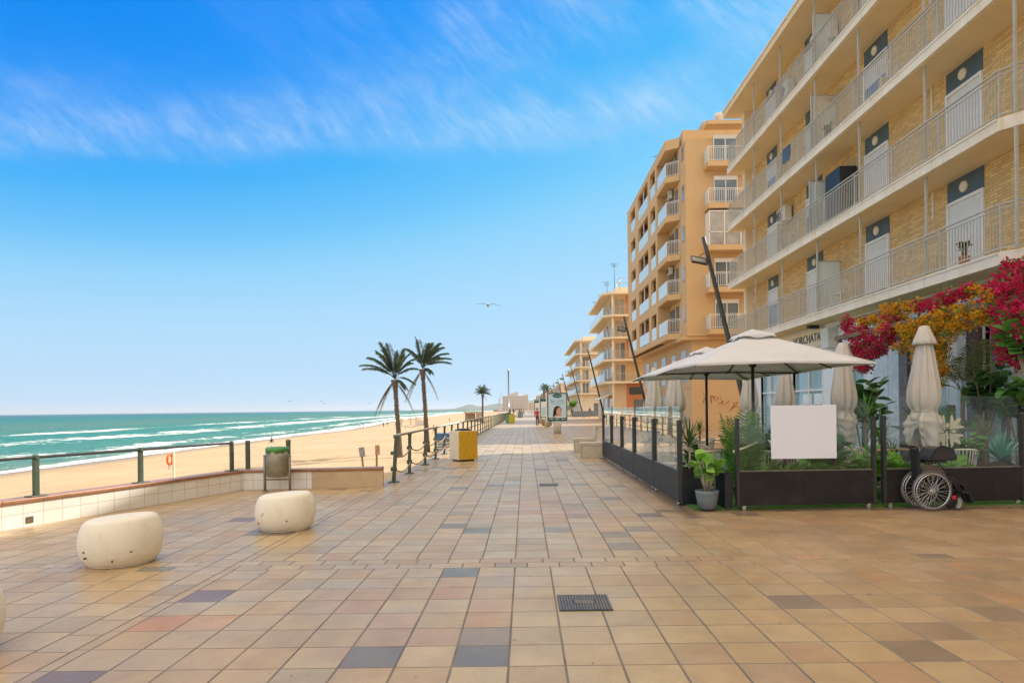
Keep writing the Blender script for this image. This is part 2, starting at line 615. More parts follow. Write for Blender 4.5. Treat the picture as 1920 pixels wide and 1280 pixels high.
M['wall_tile'] = grid_mat('white_wall_tile', (0.80, 0.77, 0.71), (0.55, 0.47, 0.38), 0.27, 0.2, 'YZ', 0.011, 0.03, 0.3, 0.0, 0.2, stain=(0.72, 0.6, 0.45))
M['wall_tile_x'] = grid_mat('white_end_tile', (0.82, 0.80, 0.76), (0.55, 0.5, 0.44), 0.27, 0.2, 'XZ', 0.011, 0.03, 0.3, 0.0, 0.2)
M['sandy_wall'] = mat('sandy_plaster', (0.56, 0.42, 0.27), 0.9, 0.1, 4, 0.2, 60)
M['fence_base'] = mat('charcoal_panel', (0.022, 0.019, 0.018), 0.5, 0.25, 3, 0.1, 30, spec=0.3, stain=(0.075, 0.062, 0.05), stain_amt=0.35, stain_scale=3.5)
M['glass'] = thinglass('clear_glass')
M['glass_dirty'] = thinglass('salt_hazed_glass', (0.975, 0.988, 0.983), 1.5, 0.01, 0.004)
M['screen_green'] = mat('green_tinted_glass_edge', (0.12, 0.42, 0.36), 0.2, 0.1)
M['board'] = mat('white_board', (0.83, 0.85, 0.95), 0.5, 0.01)
M['turf'] = mat('green_turf', (0.07, 0.20, 0.03), 0.9, 0.4, 30, 0.6, 200)
M['pot'] = mat('grey_pot', (0.17, 0.20, 0.22), 0.5, 0.1, 5, 0.1, 80)
M['soil'] = mat('dark_soil', (0.06, 0.045, 0.03), 0.95, 0.3, 40, 0.5, 120)
M['planter'] = mat('black_planter', (0.014, 0.017, 0.022), 0.35, 0.2, 6)
M['chair_white'] = mat('cream_resin', (0.74, 0.69, 0.57), 0.5, 0.05)
M['table_wood'] = mat('pale_wood_top', (0.42, 0.30, 0.19), 0.5, 0.2, 7)
M['bark'] = mat('palm_bark', (0.13, 0.10, 0.072), 0.95, 0.35, 7, 0.9, 14)
M['twig'] = mat('woody_stem', (0.22, 0.15, 0.09), 0.9, 0.25, 15)
M['stem_pale'] = mat('pale_stem', (0.50, 0.44, 0.32), 0.8, 0.15, 15)
M['palm_leaf'] = leafmat('palm_leaf', (0.05, 0.085, 0.04), (0.115, 0.155, 0.08), 0.5, 0.2)
M['palm_dead'] = leafmat('dry_palm_leaf', (0.16, 0.12, 0.07), (0.26, 0.20, 0.12), 0.8, 0.1)
M['leaf_dark'] = leafmat('dark_leaf', (0.035, 0.10, 0.025), (0.09, 0.20, 0.05))
M['leaf_mid'] = leafmat('mid_green_leaf', (0.08, 0.22, 0.03), (0.18, 0.38, 0.08))
M['leaf_bright'] = leafmat('bright_green_leaf', (0.13, 0.36, 0.03), (0.30, 0.55, 0.09))
M['leaf_blue'] = leafmat('blue_green_leaf', (0.09, 0.30, 0.22), (0.20, 0.48, 0.37), 0.5, 0.1)
M['leaf_olive'] = leafmat('olive_leaf', (0.12, 0.16, 0.05), (0.26, 0.28, 0.11))
M['magenta'] = leafmat('magenta_bract', (0.60, 0.012, 0.075), (0.88, 0.05, 0.20), 0.6, 0.35)
M['yellow'] = leafmat('amber_bract', (0.80, 0.34, 0.015), (0.92, 0.56, 0.05), 0.6, 0.35)
M['bin_cream'] = grid_mat('cream_diamond_panel', (0.72, 0.62, 0.46), (0.62, 0.52, 0.38), 0.16, 0.16, 'SZ', 0.006, 0.03, 0.45)
M['bin_yellow'] = mat('yellow_panel', (0.62, 0.36, 0.015), 0.4, 0.08)
M['bin_yellow_line'] = mat('yellow_line', (0.75, 0.50, 0.10), 0.4, 0.08)
M['lime'] = mat('lime_yellow_panel', (0.52, 0.50, 0.03), 0.4, 0.08)
M['bin_green'] = mat('green_panel', (0.11, 0.23, 0.11), 0.4, 0.08)
M['bag_green'] = mat('green_bin_bag', (0.06, 0.26, 0.05), 0.35, 0.2, 20)
M['orange'] = mat('orange_plastic', (0.78, 0.13, 0.02), 0.4, 0.1)
M['wood'] = mat('weathered_wood', (0.30, 0.20, 0.11), 0.85, 0.25, 9)
M['sign_grey'] = mat('grey_sign_face', (0.30, 0.29, 0.30), 0.5, 0.25, 14)
M['sign_rust'] = mat('tan_sign_face', (0.48, 0.27, 0.15), 0.6, 0.2, 10)
M['sign_back'] = mat('white_sign_board', (0.74, 0.72, 0.66), 0.5, 0.05)
M['ink'] = mat('dark_ink', (0.03, 0.04, 0.045), 0.5, 0.05)
M['ad_green'] = mat('dark_green_print', (0.02, 0.10, 0.085), 0.35, 0.05)
M['ad_blue'] = mat('pale_blue_print', (0.50, 0.66, 0.76), 0.35, 0.03)
M['ad_line'] = mat('grey_blue_print', (0.22, 0.32, 0.40), 0.4, 0.05)
M['ad_white'] = mat('white_print', (0.80, 0.82, 0.82), 0.35, 0.03)
M['skin'] = mat('skin', (0.46, 0.25, 0.17), 0.55, 0.08, 12)
M['skin_print'] = mat('skin_print', (0.60, 0.33, 0.23), 0.35, 0.05)
M['hair'] = mat('dark_hair', (0.03, 0.02, 0.015), 0.6, 0.2, 30)
M['cloth_red'] = mat('red_cloth', (0.45, 0.035, 0.03), 0.85, 0.15, 15)
M['cloth_black'] = mat('black_cloth', (0.025, 0.024, 0.028), 0.85, 0.2, 15)
M['cloth_maroon'] = mat('dark_maroon_cloth', (0.10, 0.035, 0.035), 0.85, 0.2, 15)
M['cloth_blue'] = mat('blue_cloth', (0.06, 0.11, 0.20), 0.85, 0.2, 15)
M['cloth_white'] = mat('white_cloth', (0.68, 0.66, 0.62), 0.85, 0.1, 15)
M['cloth_tan'] = mat('tan_cloth', (0.42, 0.32, 0.22), 0.85, 0.15, 15)
M['blue_paint'] = mat('blue_paint', (0.05, 0.14, 0.36), 0.5, 0.1)
M['grey_blue'] = mat('grey_blue_canvas', (0.16, 0.19, 0.22), 0.8, 0.15)
M['thatch'] = mat('thatch', (0.40, 0.29, 0.17), 0.95, 0.25, 8, 0.5, 25)
M['feather'] = mat('white_feathers', (0.60, 0.60, 0.60), 0.7, 0.1)
M['feather_grey'] = mat('grey_feathers', (0.20, 0.21, 0.23), 0.7, 0.1)
M['marble'] = mat('pale_grey_marble', (0.66, 0.69, 0.72), 0.25, 0.08, 2.5, stain=(0.40, 0.43, 0.47), stain_amt=0.5, stain_scale=3.0)
M['brown_marble'] = mat('brown_marble', (0.12, 0.085, 0.085), 0.25, 0.35, 4.0)
M['shop_white'] = mat('shopfront_white', (0.80, 0.81, 0.82), 0.45, 0.03)
M['shop_glass'] = mat('shop_window_glass', (0.30, 0.46, 0.50), 0.06, 0.25, 0.7, spec=0.9)
M['ac_white'] = mat('off_white_casing', (0.68, 0.65, 0.58), 0.5, 0.08, stain=(0.4, 0.26, 0.14), stain_amt=0.4, stain_scale=3)
M['ornament'] = mat('cream_ornament', (0.74, 0.68, 0.50), 0.6, 0.05)
M['graffiti'] = mat('red_spray_paint', (0.52, 0.14, 0.10), 0.7, 0.1)
M['olive_wood'] = mat('pergola_timber', (0.20, 0.14, 0.09), 0.8, 0.2, 10)


def fabric_mat(name='light_parasol_canvas', lo=(0.79, 0.785, 0.785), hi=(0.86, 0.855, 0.855)):
    m, T, p = pbsdf(name)
    tc = T.node('ShaderNodeTexCoord').outputs['Object']
    n1 = T.noise(tc, 2.0, 4, 0.6)
    cc = T.mix(T.mapr(n1, 0.3, 0.7), lo, hi)
    T.put(p.inputs['Base Color'], cc)
    p.inputs['Roughness'].default_value = 0.85
    p.inputs['Specular IOR Level'].default_value = 0.2
    b = T.node('ShaderNodeBump')
    b.inputs['Strength'].default_value = 0.15
    b.inputs['Distance'].default_value = 0.01
    T.put(b.inputs['Height'], T.noise(tc, 8.0, 4, 0.6))
    T.l.new(b.outputs[0], p.inputs['Normal'])
    tr = T.node('ShaderNodeBsdfTranslucent')
    T.put(tr.inputs[0], cc)
    mx = T.node('ShaderNodeMixShader')
    mx.inputs[0].default_value = 0.22
    T.l.new(p.outputs[0], mx.inputs[1])
    T.l.new(tr.outputs[0], mx.inputs[2])
    T.l.new(mx.outputs[0], T.n['Material Output'].inputs[0])
    return m


def slab_mat():
    # painted concrete edge with rusty runs below the railing feet
    m, T, p = pbsdf('balcony_slab_paint')
    tc = T.node('ShaderNodeTexCoord').outputs['Object']
    x, y, z = T.xyz(tc)
    n = T.noise(tc, 1.6, 5, 0.6)
    cc = T.mix(T.mapr(n, 0.3, 0.7), (0.72, 0.65, 0.52), (0.82, 0.76, 0.64))
    run = T.noise(T.vec(T.m('MULTIPLY', x, 5.0), T.m('MULTIPLY', y, 5.0), T.m('MULTIPLY', z, 0.6)), 1.0, 6, 0.7)
    cc = T.mix(T.mapr(run, 0.56, 0.74, 0.0, 0.7), cc, (0.52, 0.33, 0.15))
    run2 = T.noise(T.vec(T.m('MULTIPLY', x, 1.3), T.m('MULTIPLY', y, 1.3), T.m('MULTIPLY', z, 0.8)), 1.0, 4, 0.6)
    cc = T.mix(T.mapr(run2, 0.5, 0.75, 0.0, 0.45), cc, (0.66, 0.50, 0.29))
    T.put(p.inputs['Base Color'], cc)
    p.inputs['Roughness'].default_value = 0.75
    return m


M['slab'] = slab_mat()
M['canvas'] = fabric_mat()
M['canvas_beige'] = fabric_mat('beige_parasol_canvas', (0.70, 0.635, 0.555), (0.79, 0.73, 0.65))


def paving_mat():
    m, T, p = pbsdf('glazed_clay_paving')
    tc = T.node('ShaderNodeTexCoord').outputs['Object']
    x, y, z = T.xyz(tc)
    # main square tiles, 0.36 m
    P = 0.36
    far = T.m('GREATER_THAN', y, 6.75)
    yy = T.m('SUBTRACT', y, T.m('ADD', 6.556, T.m('MULTIPLY', far, 0.384)))
    gx = T.m('DIVIDE', T.m('SUBTRACT', x, 0.236), P)
    gy = T.m('DIVIDE', yy, P)
    # cross band of small bricks, two courses, at y 6.556..6.94
    inb = T.m('MULTIPLY', T.m('GREATER_THAN', y, 6.556), T.m('LESS_THAN', y, 6.94))
    by = T.m('DIVIDE', T.m('SUBTRACT', y, 6.556), 0.192)
    bx = T.m('ADD', T.m('DIVIDE', x, 0.335), T.m('MULTIPLY', T.m('FLOOR', by), 0.5))
    # long band of small bricks along x -3.36..-3.10
    inl = T.m('MULTIPLY', T.m('GREATER_THAN', x, -3.37), T.m('LESS_THAN', x, -3.11))
    lx = T.m('DIVIDE', T.m('ADD', x, 3.37), 0.26)
    ly = T.m('DIVIDE', y, 0.335)

    def sel(a, b, f):
        return T.m('ADD', T.m('MULTIPLY', a, T.m('SUBTRACT', 1.0, f)), T.m('MULTIPLY', b, f))
    U = sel(sel(gx, bx, inb), lx, inl)
    V = sel(sel(gy, by, inb), ly, inl)
    pu = sel(sel(P, 0.335, inb), 0.26, inl)
    pv = sel(sel(P, 0.192, inb), 0.335, inl)
    iu, iv = T.m('FLOOR', U), T.m('FLOOR', V)
    fu, fv = T.m('FRACT', U), T.m('FRACT', V)
    eu = T.m('MULTIPLY', T.m('MINIMUM', fu, T.m('SUBTRACT', 1.0, fu)), pu)
    ev = T.m('MULTIPLY', T.m('MINIMUM', fv, T.m('SUBTRACT', 1.0, fv)), pv)
    wob = T.m('MULTIPLY', T.m('SUBTRACT', T.noise(tc, 9.0, 3), 0.5), 0.004)
    ju = T.mapr(T.m('ADD', eu, wob), 0.0055, 0.0095, 1.0, 0.0)
    jv = T.mapr(T.m('ADD', ev, wob), 0.0032, 0.0068, 1.0, 0.0)
    le = T.m('MINIMUM', T.m('ABSOLUTE', T.m('ADD', x, 3.37)), T.m('ABSOLUTE', T.m('ADD', x, 3.11)))
    joint = T.m('MAXIMUM', T.m('MAXIMUM', ju, jv), T.mapr(le, 0.006, 0.011, 1.0, 0.0))
    idv = T.vec(iu, iv, T.m('ADD', T.m('MULTIPLY', inb, 7.0), T.m('MULTIPLY', inl, 13.0)))
    w = T.white(idv)
    rnd = w[0]
    beige = [(0.0, (0.54, 0.39, 0.195)), (0.22, (0.57, 0.425, 0.22)), (0.42, (0.48, 0.37, 0.205)), (0.60, (0.54, 0.375, 0.185)),
             (0.76, (0.50, 0.35, 0.18)), (0.86, (0.42, 0.325, 0.195)), (0.915, (0.51, 0.325, 0.16)), (0.95, (0.33, 0.27, 0.185)),
             (0.972, (0.235, 0.21, 0.165)), (0.988, (0.25, 0.17, 0.135))]
    near = T.m('LESS_THAN', y, 6.556)
    cb = T.ramp(T.m('MULTIPLY', rnd, T.m('SUBTRACT', 1.0, T.m('MULTIPLY', near, 0.06))), beige, 'CONSTANT')
    # warmer, browner clay on the terrace side
    warm = [(0.0, (0.52, 0.335, 0.165)), (0.25, (0.56, 0.375, 0.20)), (0.5, (0.48, 0.31, 0.155)), (0.72, (0.42, 0.285, 0.155)),
            (0.86, (0.53, 0.305, 0.15)), (0.955, (0.29, 0.21, 0.135))]
    cw = T.ramp(rnd, warm, 'CONSTANT')
    side = T.m('ADD', x, T.m('MULTIPLY', T.m('SUBTRACT', T.noise(tc, 0.5, 3), 0.5), 4.0))
    fw = T.mapr(side, 1.0, 4.6, 0.0, 1.0, True)
    # a patch of redder tiles in the walking lane
    red = T.m('MULTIPLY', T.mapr(T.noise(T.vec(x, y, 4.0), 0.32, 2), 0.54, 0.66, 0, 1, True), T.m('GREATER_THAN', rnd, 0.35))
    cc = T.mix(fw, cb, cw)
    cc = T.mix(T.m('MULTIPLY', red, 0.5), cc, (0.54, 0.31, 0.18))
    # the odd dark tiles that catch the eye near the viewer
    for tx, ty, dc in ((-4, -7, (0.20, 0.175, 0.14)), (-2, -7, (0.19, 0.17, 0.14)), (-3, -1, (0.22, 0.19, 0.15)), (-2, -6, (0.33, 0.26, 0.18)), (-9, -8, (0.20, 0.13, 0.11)),
                       (-9, -3, (0.22, 0.145, 0.12)), (5, -4, (0.25, 0.19, 0.13)), (6, -7, (0.28, 0.20, 0.125)), (-9, -5, (0.56, 0.28, 0.11)), (-8, -5, (0.60, 0.36, 0.16))):
        hit = T.m('MULTIPLY', T.m('COMPARE', iu, float(tx), 0.5), T.m('MULTIPLY', T.m('COMPARE', iv, float(ty), 0.5), near))
        cc = T.mix(hit, cc, dc)
    # kiln shading inside each tile, different on every tile
    kv = T.vec(T.m('ADD', x, T.m('MULTIPLY', rnd, 37.0)), T.m('ADD', y, T.m('MULTIPLY', w[0], 91.0)), 0.0)
    kn = T.noise(kv, 3.4, 4, 0.6)
    cc = T.mix(T.mapr(kn, 0.42, 0.72, 0.0, 0.42), cc, T.mix(1.0, cc, (0.62, 0.52, 0.46), 'MULTIPLY'))
    cc = T.mix(T.mapr(kn, 0.50, 0.25, 0.0, 0.30), cc, T.mix(1.0, cc, (1.18, 1.14, 1.06), 'MULTIPLY'))
    sp = T.noise(tc, 55.0, 4, 0.7)
    cc = T.mix(T.mapr(sp, 0.3, 0.75, 0.0, 0.36), cc, (0.24, 0.165, 0.105))
    tone = T.noise(T.vec(x, T.m('MULTIPLY', y, 0.6), 0.0), 0.9, 6, 0.62)
    cc = T.mix(T.mapr(tone, 0.45, 0.75, 0.0, 0.50), cc, (0.28, 0.20, 0.135))
    pale = T.noise(T.vec(x, y, 9.0), 1.7, 5, 0.6)
    cc = T.mix(T.mapr(pale, 0.56, 0.8, 0.0, 0.2), cc, (0.66, 0.54, 0.40))
    grout = T.mix(T.mapr(T.noise(tc, 3.0, 3), 0.35, 0.65), (0.115, 0.105, 0.09), (0.20, 0.175, 0.145))
    grout = T.mix(fw, grout, (0.27, 0.24, 0.20))
    cc = T.mix(T.m('MULTIPLY', joint, T.mapr(fw, 0, 1, 0.94, 0.75)), cc, grout)
    spots = T.mapr(T.noise(tc, 21.0, 2, 0.4), 0.735, 0.76)
    cc = T.mix(T.m('MULTIPLY', spots, 0.7), cc, (0.09, 0.07, 0.055))
    # blown sand gathered along the foot of the seafront wall, grime under the windbreaks
    wd = T.m('SUBTRACT', T.m('MULTIPLY', T.m('ADD', x, 7.3), 0.951), T.m('MULTIPLY', T.m('SUBTRACT', y, 8.9), 0.309))
    drift = T.mapr(T.m('ADD', wd, T.m('MULTIPLY', T.m('SUBTRACT', T.noise(tc, 2.2, 5, 0.65), 0.5), 1.1)), 0.02, 0.42, 1.0, 0.0, True)
    drift = T.m('MULTIPLY', drift, T.m('LESS_THAN', y, 13.6))
    cc = T.mix(T.m('MULTIPLY', drift, 0.85), cc, T.mix(T.noise(tc, 14.0, 4), (0.34, 0.235, 0.13), (0.46, 0.335, 0.20)))
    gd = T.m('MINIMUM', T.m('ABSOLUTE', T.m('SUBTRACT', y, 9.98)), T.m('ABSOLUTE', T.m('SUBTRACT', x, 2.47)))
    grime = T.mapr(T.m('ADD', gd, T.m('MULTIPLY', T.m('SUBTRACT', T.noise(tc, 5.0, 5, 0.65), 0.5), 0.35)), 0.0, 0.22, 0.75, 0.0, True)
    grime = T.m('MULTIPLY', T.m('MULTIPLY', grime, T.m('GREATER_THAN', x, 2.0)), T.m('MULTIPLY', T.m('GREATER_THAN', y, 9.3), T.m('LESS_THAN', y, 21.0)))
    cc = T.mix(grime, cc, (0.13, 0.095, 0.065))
    gum = T.mapr(T.noise(tc, 7.0, 1, 0.3), 0.80, 0.815)
    cc = T.mix(T.m('MULTIPLY', gum, 0.6), cc, (0.12, 0.10, 0.08))
    T.put(p.inputs['Base Color'], cc)
    p.inputs['Specular IOR Level'].default_value = 0.5
    rr = T.m('ADD', T.mapr(T.noise(tc, 1.4, 4), 0.3, 0.7, 0.25, 0.41), T.m('ADD', T.m('MULTIPLY', joint, 0.4), T.m('MULTIPLY', w[0], 0.06)))
    T.put(p.inputs['Roughness'], rr)
    b = T.node('ShaderNodeBump')
    b.inputs['Strength'].default_value = 0.5
    b.inputs['Distance'].default_value = 0.006
    h = T.m('SUBTRACT', T.m('ADD', T.m('MULTIPLY', T.noise(tc, 40, 4), 0.14), T.m('MULTIPLY', rnd, 0.25)), joint)
    T.put(b.inputs['Height'], h)
    T.l.new(b.outputs[0], p.inputs['Normal'])
    return m


def sand_mat():
    m, T, p = pbsdf('beach_sand')
    tc = T.node('ShaderNodeTexCoord').outputs['Object']
    x, y, z = T.xyz(tc)
    d = T.node('ShaderNodeAttribute', attribute_name='shore').outputs['Fac']
    n1 = T.noise(tc, 0.12, 5, 0.6)
    cc = T.mix(T.mapr(n1, 0.3, 0.7), (0.41, 0.29, 0.16), (0.49, 0.365, 0.22))
    st = T.noise(T.vec(T.m('MULTIPLY', x, 0.5), T.m('MULTIPLY', y, 0.06), 0.0), 1.0, 5, 0.6)
    cc = T.mix(T.mapr(st, 0.5, 0.72, 0.0, 0.45), cc, (0.35, 0.25, 0.15))
    fp = T.noise(tc, 1.6, 4, 0.7)
    cc = T.mix(T.mapr(fp, 0.55, 0.75, 0.0, 0.28), cc, (0.30, 0.215, 0.135))
    rut = T.noise(T.vec(T.m('MULTIPLY', x, 1.1), T.m('ADD', T.m('MULTIPLY', y, 0.045), T.m('MULTIPLY', n1, 1.5)), 4.0), 1.0, 3, 0.5)
    cc = T.mix(T.mapr(rut, 0.56, 0.64, 0.0, 0.35), cc, (0.30, 0.21, 0.125))
    dots = T.noise(tc, 3.2, 3, 0.6)
    cc = T.mix(T.mapr(dots, 0.58, 0.70, 0.0, 0.55), cc, (0.28, 0.2, 0.125))
    dd = T.m('ADD', d, T.m('MULTIPLY', T.m('SUBTRACT', T.noise(T.vec(x, T.m('MULTIPLY', y, 0.25), 0.0), 0.3, 4), 0.5), 5.0))
    wet = T.mapr(dd, -0.5, 6.5, 1.0, 0.0, True)
    cc = T.mix(T.m('MULTIPLY', wet, 0.8), cc, (0.19, 0.135, 0.085))
    T.put(p.inputs['Base Color'], cc)
    T.put(p.inputs['Roughness'], T.mapr(wet, 0.5, 1.0, 0.95, 0.25))
    b = T.node('ShaderNodeBump')
    b.inputs['Strength'].default_value = 0.6
    b.inputs['Distance'].default_value = 0.08
    T.put(b.inputs['Height'], T.m('MULTIPLY', T.m('ADD', fp, T.m('MULTIPLY', T.noise(tc, 6.0, 4), 0.4)), T.m('SUBTRACT', 1.0, wet)))
    T.l.new(b.outputs[0], p.inputs['Normal'])
    return m


def sea_mat():
    m, T, p = pbsdf('sea_water')
    tc = T.node('ShaderNodeTexCoord').outputs['Object']
    x, y, z = T.xyz(tc)
    d0 = T.node('ShaderNodeAttribute', attribute_name='shore').outputs['Fac']
    big = T.noise(T.vec(T.m('MULTIPLY', x, 1.0), T.m('MULTIPLY', y, 0.35), 0.0), 0.03, 4, 0.6)
    d = T.m('ADD', d0, T.m('MULTIPLY', T.m('SUBTRACT', big, 0.5), 18.0))
    ld = T.m('LOGARITHM', T.m('MAXIMUM', d0, 1.0), 10.0)
    cr = T.ramp(T.m('DIVIDE', ld, 4.0), [(0.0, (0.20, 0.24, 0.18)), (0.28, (0.075, 0.22, 0.18)), (0.45, (0.03, 0.20, 0.175)), (0.55, (0.075, 0.185, 0.15)), (0.63, (0.02, 0.17, 0.16)), (0.72, (0.0, 0.12, 0.155)), (0.9, (0.0, 0.085, 0.14))])
    ch = T.noise(T.vec(T.m('MULTIPLY', x, 0.5), T.m('MULTIPLY', y, 0.14), 0.0), 1.0, 5, 0.6)
    cc = T.mix(T.mapr(ch, 0.38, 0.62, 0.0, 0.8), cr, T.mix(0.5, cr, (0.015, 0.085, 0.085)))
    # foam: swash at the edge, two breaker lines, scattered whitecaps
    fn = T.noise(T.vec(T.m('MULTIPLY', x, 0.5), T.m('MULTIPLY', y, 0.11), 0.0), 1.0, 9, 0.74, 0.8)
    fine = T.noise(T.vec(T.m('MULTIPLY', x, 1.4), T.m('MULTIPLY', y, 0.5), 2.0), 1.0, 6, 0.7, 0.6)
    gate = T.noise(T.vec(T.m('MULTIPLY', x, 0.03), T.m('MULTIPLY', y, 0.013), 5.0), 1.0, 3, 0.5)

    def line(c, w, amp):
        q = T.m('DIVIDE', T.m('SUBTRACT', d, c), w)
        g = T.m('POWER', 2.718, T.m('MULTIPLY', T.m('MULTIPLY', q, q), -1.0))
        return T.m('MULTIPLY', g, amp)
    brk = T.mapr(T.noise(T.vec(T.m('MULTIPLY', x, 0.05), T.m('MULTIPLY', y, 0.03), 8.0), 1.0, 4, 0.6), 0.36, 0.6, 0.35, 1.1)
    lines = T.m('ADD', T.m('ADD', line(2.0, 4.0, 0.30), T.m('MULTIPLY', brk, line(15.0, 4.2, 0.25))), T.m('ADD', T.m('MULTIPLY', brk, line(47.0, 8.5, 0.26)), T.m('MULTIPLY', line(85.0, 9.0, 0.27), T.mapr(gate, 0.45, 0.62))))
    far = T.mapr(y, 150.0, 420.0, 0.0, 0.10)
    near_zone = T.mapr(d, 60.0, 130.0, 1.0, 0.0)
    s1 = T.m('ADD', T.m('ADD', fn, T.m('MULTIPLY', T.m('SUBTRACT', fine, 0.5), 0.5)), T.m('ADD', lines, T.m('MULTIPLY', far, near_zone)))
    foam = T.mapr(s1, 0.66, 0.76, 0.0, 1.0, True)
    caps = T.noise(T.vec(T.m('MULTIPLY', x, 0.22), T.m('MULTIPLY', y, 0.09), 11.0), 1.0, 4, 0.6)
    foam = T.m('MAXIMUM', foam, T.m('MULTIPLY', T.mapr(caps, 0.67, 0.71), T.mapr(fine, 0.4, 0.6)))
    cc = T.mix(foam, cc, (0.80, 0.80, 0.77))
    b = T.node('ShaderNodeBump')
    b.inputs['Strength'].default_value = 0.75
    b.inputs['Distance'].default_value = 0.7
    T.put(b.inputs['Height'], T.m('ADD', T.m('MULTIPLY', ch, 1.0), T.m('MULTIPLY', fine, 0.35)))
    # wave slopes keep a rough sea from mirroring the sky fully even at grazing angles
    T.n.remove(p)
    df = T.node('ShaderNodeBsdfDiffuse')
    T.put(df.inputs[0], cc)
    T.l.new(b.outputs[0], df.inputs['Normal'])
    gl = T.node('ShaderNodeBsdfGlossy')
    gl.inputs['Roughness'].default_value = 0.22
    T.l.new(b.outputs[0], gl.inputs['Normal'])
    fr = T.node('ShaderNodeFresnel')
    fr.inputs[0].default_value = 1.333
    mx = T.node('ShaderNodeMixShader')
    T.put(mx.inputs[0], T.m('MULTIPLY', T.m('MINIMUM', fr.outputs[0], 0.17), T.m('SUBTRACT', 1.0, foam)))
    T.l.new(df.outputs[0], mx.inputs[1])
    T.l.new(gl.outputs[0], mx.inputs[2])
    T.l.new(mx.outputs[0], T.n['Material Output'].inputs[0])
    return m


M['paving'] = paving_mat()
M['sand'] = sand_mat()
M['sea'] = sea_mat()
M['hill'] = mat('scrub_hillside', (0.10, 0.12, 0.08), 0.95, 0.25, 0.004)
M['ground'] = mat('dusty_ground', (0.34, 0.27, 0.19), 0.95, 0.2, 0.2)

# ------------------------------------------------------------------ the ground, beach and sea
BEACH_TOP = -3.0
SEA_Z = -3.95
WALL = [(-10.6, -1.25), (-7.3, 8.9), (-5.87, 13.3), (-4.5, 13.42), (-3.05, 13.62)]   # foot of the seafront wall, promenade side


def shore_x(y):
    pts = [(-400, -52), (60, -52), (185, -52.5), (275, -60), (470, -78), (940, -100), (1600, -105), (2600, -95), (3600, -60)]
    for (a, xa), (b, xb) in zip(pts, pts[1:]):
        if y <= b:
            t = max(0, (y - a) / (b - a))
            return xa + (xb - xa) * t + math.sin(y * 0.035) * 0.9 + math.sin(y * 0.011 + 1) * 1.5
    return -60


g = MB()
pts = [(60, -30), (60, 1200), (-3.25, 1200), (-3.25, 13.75)] + [(p[0] - 0.12, p[1] + (0.1 if p[1] > 13 else 0)) for p in WALL[::-1][1:]] + [(-16, -30)]
g.prism(pts, -4.2, 0.0)
struct(g.build('promenade', M['paving']))

g = MB()
g.b(60.0, 4000, -400, 1200, -4.0, -0.05)
g.b(-60, 4000, 1200.0, 9000, -4.0, -0.05)
struct(g.build('ground', M['ground']))


def sheet(name, rows, cols, fn, material, attr):
    vs, at_ = [], []
    for y in rows:
        for c in cols:
            x, z, a = fn(c, y)
            vs.append((x, y, z))
            at_.append(a)
    fs = []
    n = len(cols)
    for i in range(len(rows) - 1):
        for j in range(n - 1):
            fs.append((i * n + j, i * n + j + 1, (i + 1) * n + j + 1, (i + 1) * n + j))
    me = bpy.data.meshes.new(name)
    me.from_pydata(vs, [], fs)
    me.materials.append(material)
    a = me.attributes.new(attr, 'FLOAT', 'POINT')
    a.data.foreach_set('value', at_)
    me.polygons.foreach_set('use_smooth', [True] * len(fs))
    me.update()
    o = bpy.data.objects.new(name, me)
    COL.objects.link(o)
    return o


rows = [-120 + i * 6 for i in range(20)] + [i * 2.0 for i in range(0, 100)] + [200 + i * 8 for i in range(50)] + [600 + i * 50 for i in range(61)]


def beach_fn(c, y):
    sx = shore_x(y)
    x = -3.2 + (sx - 8 + 3.2) * c
    d = x - sx
    z = BEACH_TOP + (SEA_Z - BEACH_TOP) * (1 - min(1, max(0, d) / (-3.2 - sx))) ** 1.2 - (0.02 * (-d) if d < 0 else 0)
    z += 0.07 * noise.noise(Vector((x * 0.18, y * 0.12, 0))) * min(1, max(0, d) / 6) + 0.03 * noise.noise(Vector((x * 0.7, y * 0.6, 3))) * min(1, max(0, d) / 6)
    return x, z, d


struct(sheet('beach', rows, [i / 70 for i in range(71)], beach_fn, M['sand'], 'shore'))

srows = [-300, -200] + [-120 + i * 6 for i in range(20)] + [i * 2.5 for i in range(0, 160)] + [400 + i * 20 for i in range(60)] + [1600, 1800, 2000, 2400, 3000, 3600, 5000, 8000, 14000, 25000]
scols = [-4, -1, 0.5, 2, 3.5, 5] + [7 + i * 2 for i in range(60)] + [128, 135, 145, 160, 180, 210, 250, 300, 400, 600, 900, 1400, 2500, 5000, 10000, 24000]


def sea_fn(c, y):
    x = shore_x(min(y, 3600)) - c
    z = SEA_Z
    if -2 < c < 140 and y < 1600:
        w = min(1, max(0, c) / 8) * max(0, 1 - c / 140)
        ph = c * 0.42 + 1.8 * noise.noise(Vector((c * 0.03, y * 0.02, 0))) * 3
        z += 0.24 * w * (math.sin(ph) ** 3) * (0.5 + 0.8 * abs(noise.noise(Vector((c * 0.05, y * 0.03, 7)))))
    return x, z, c


struct(sheet('sea', srows, scols, sea_fn, M['sea'], 'shore'))

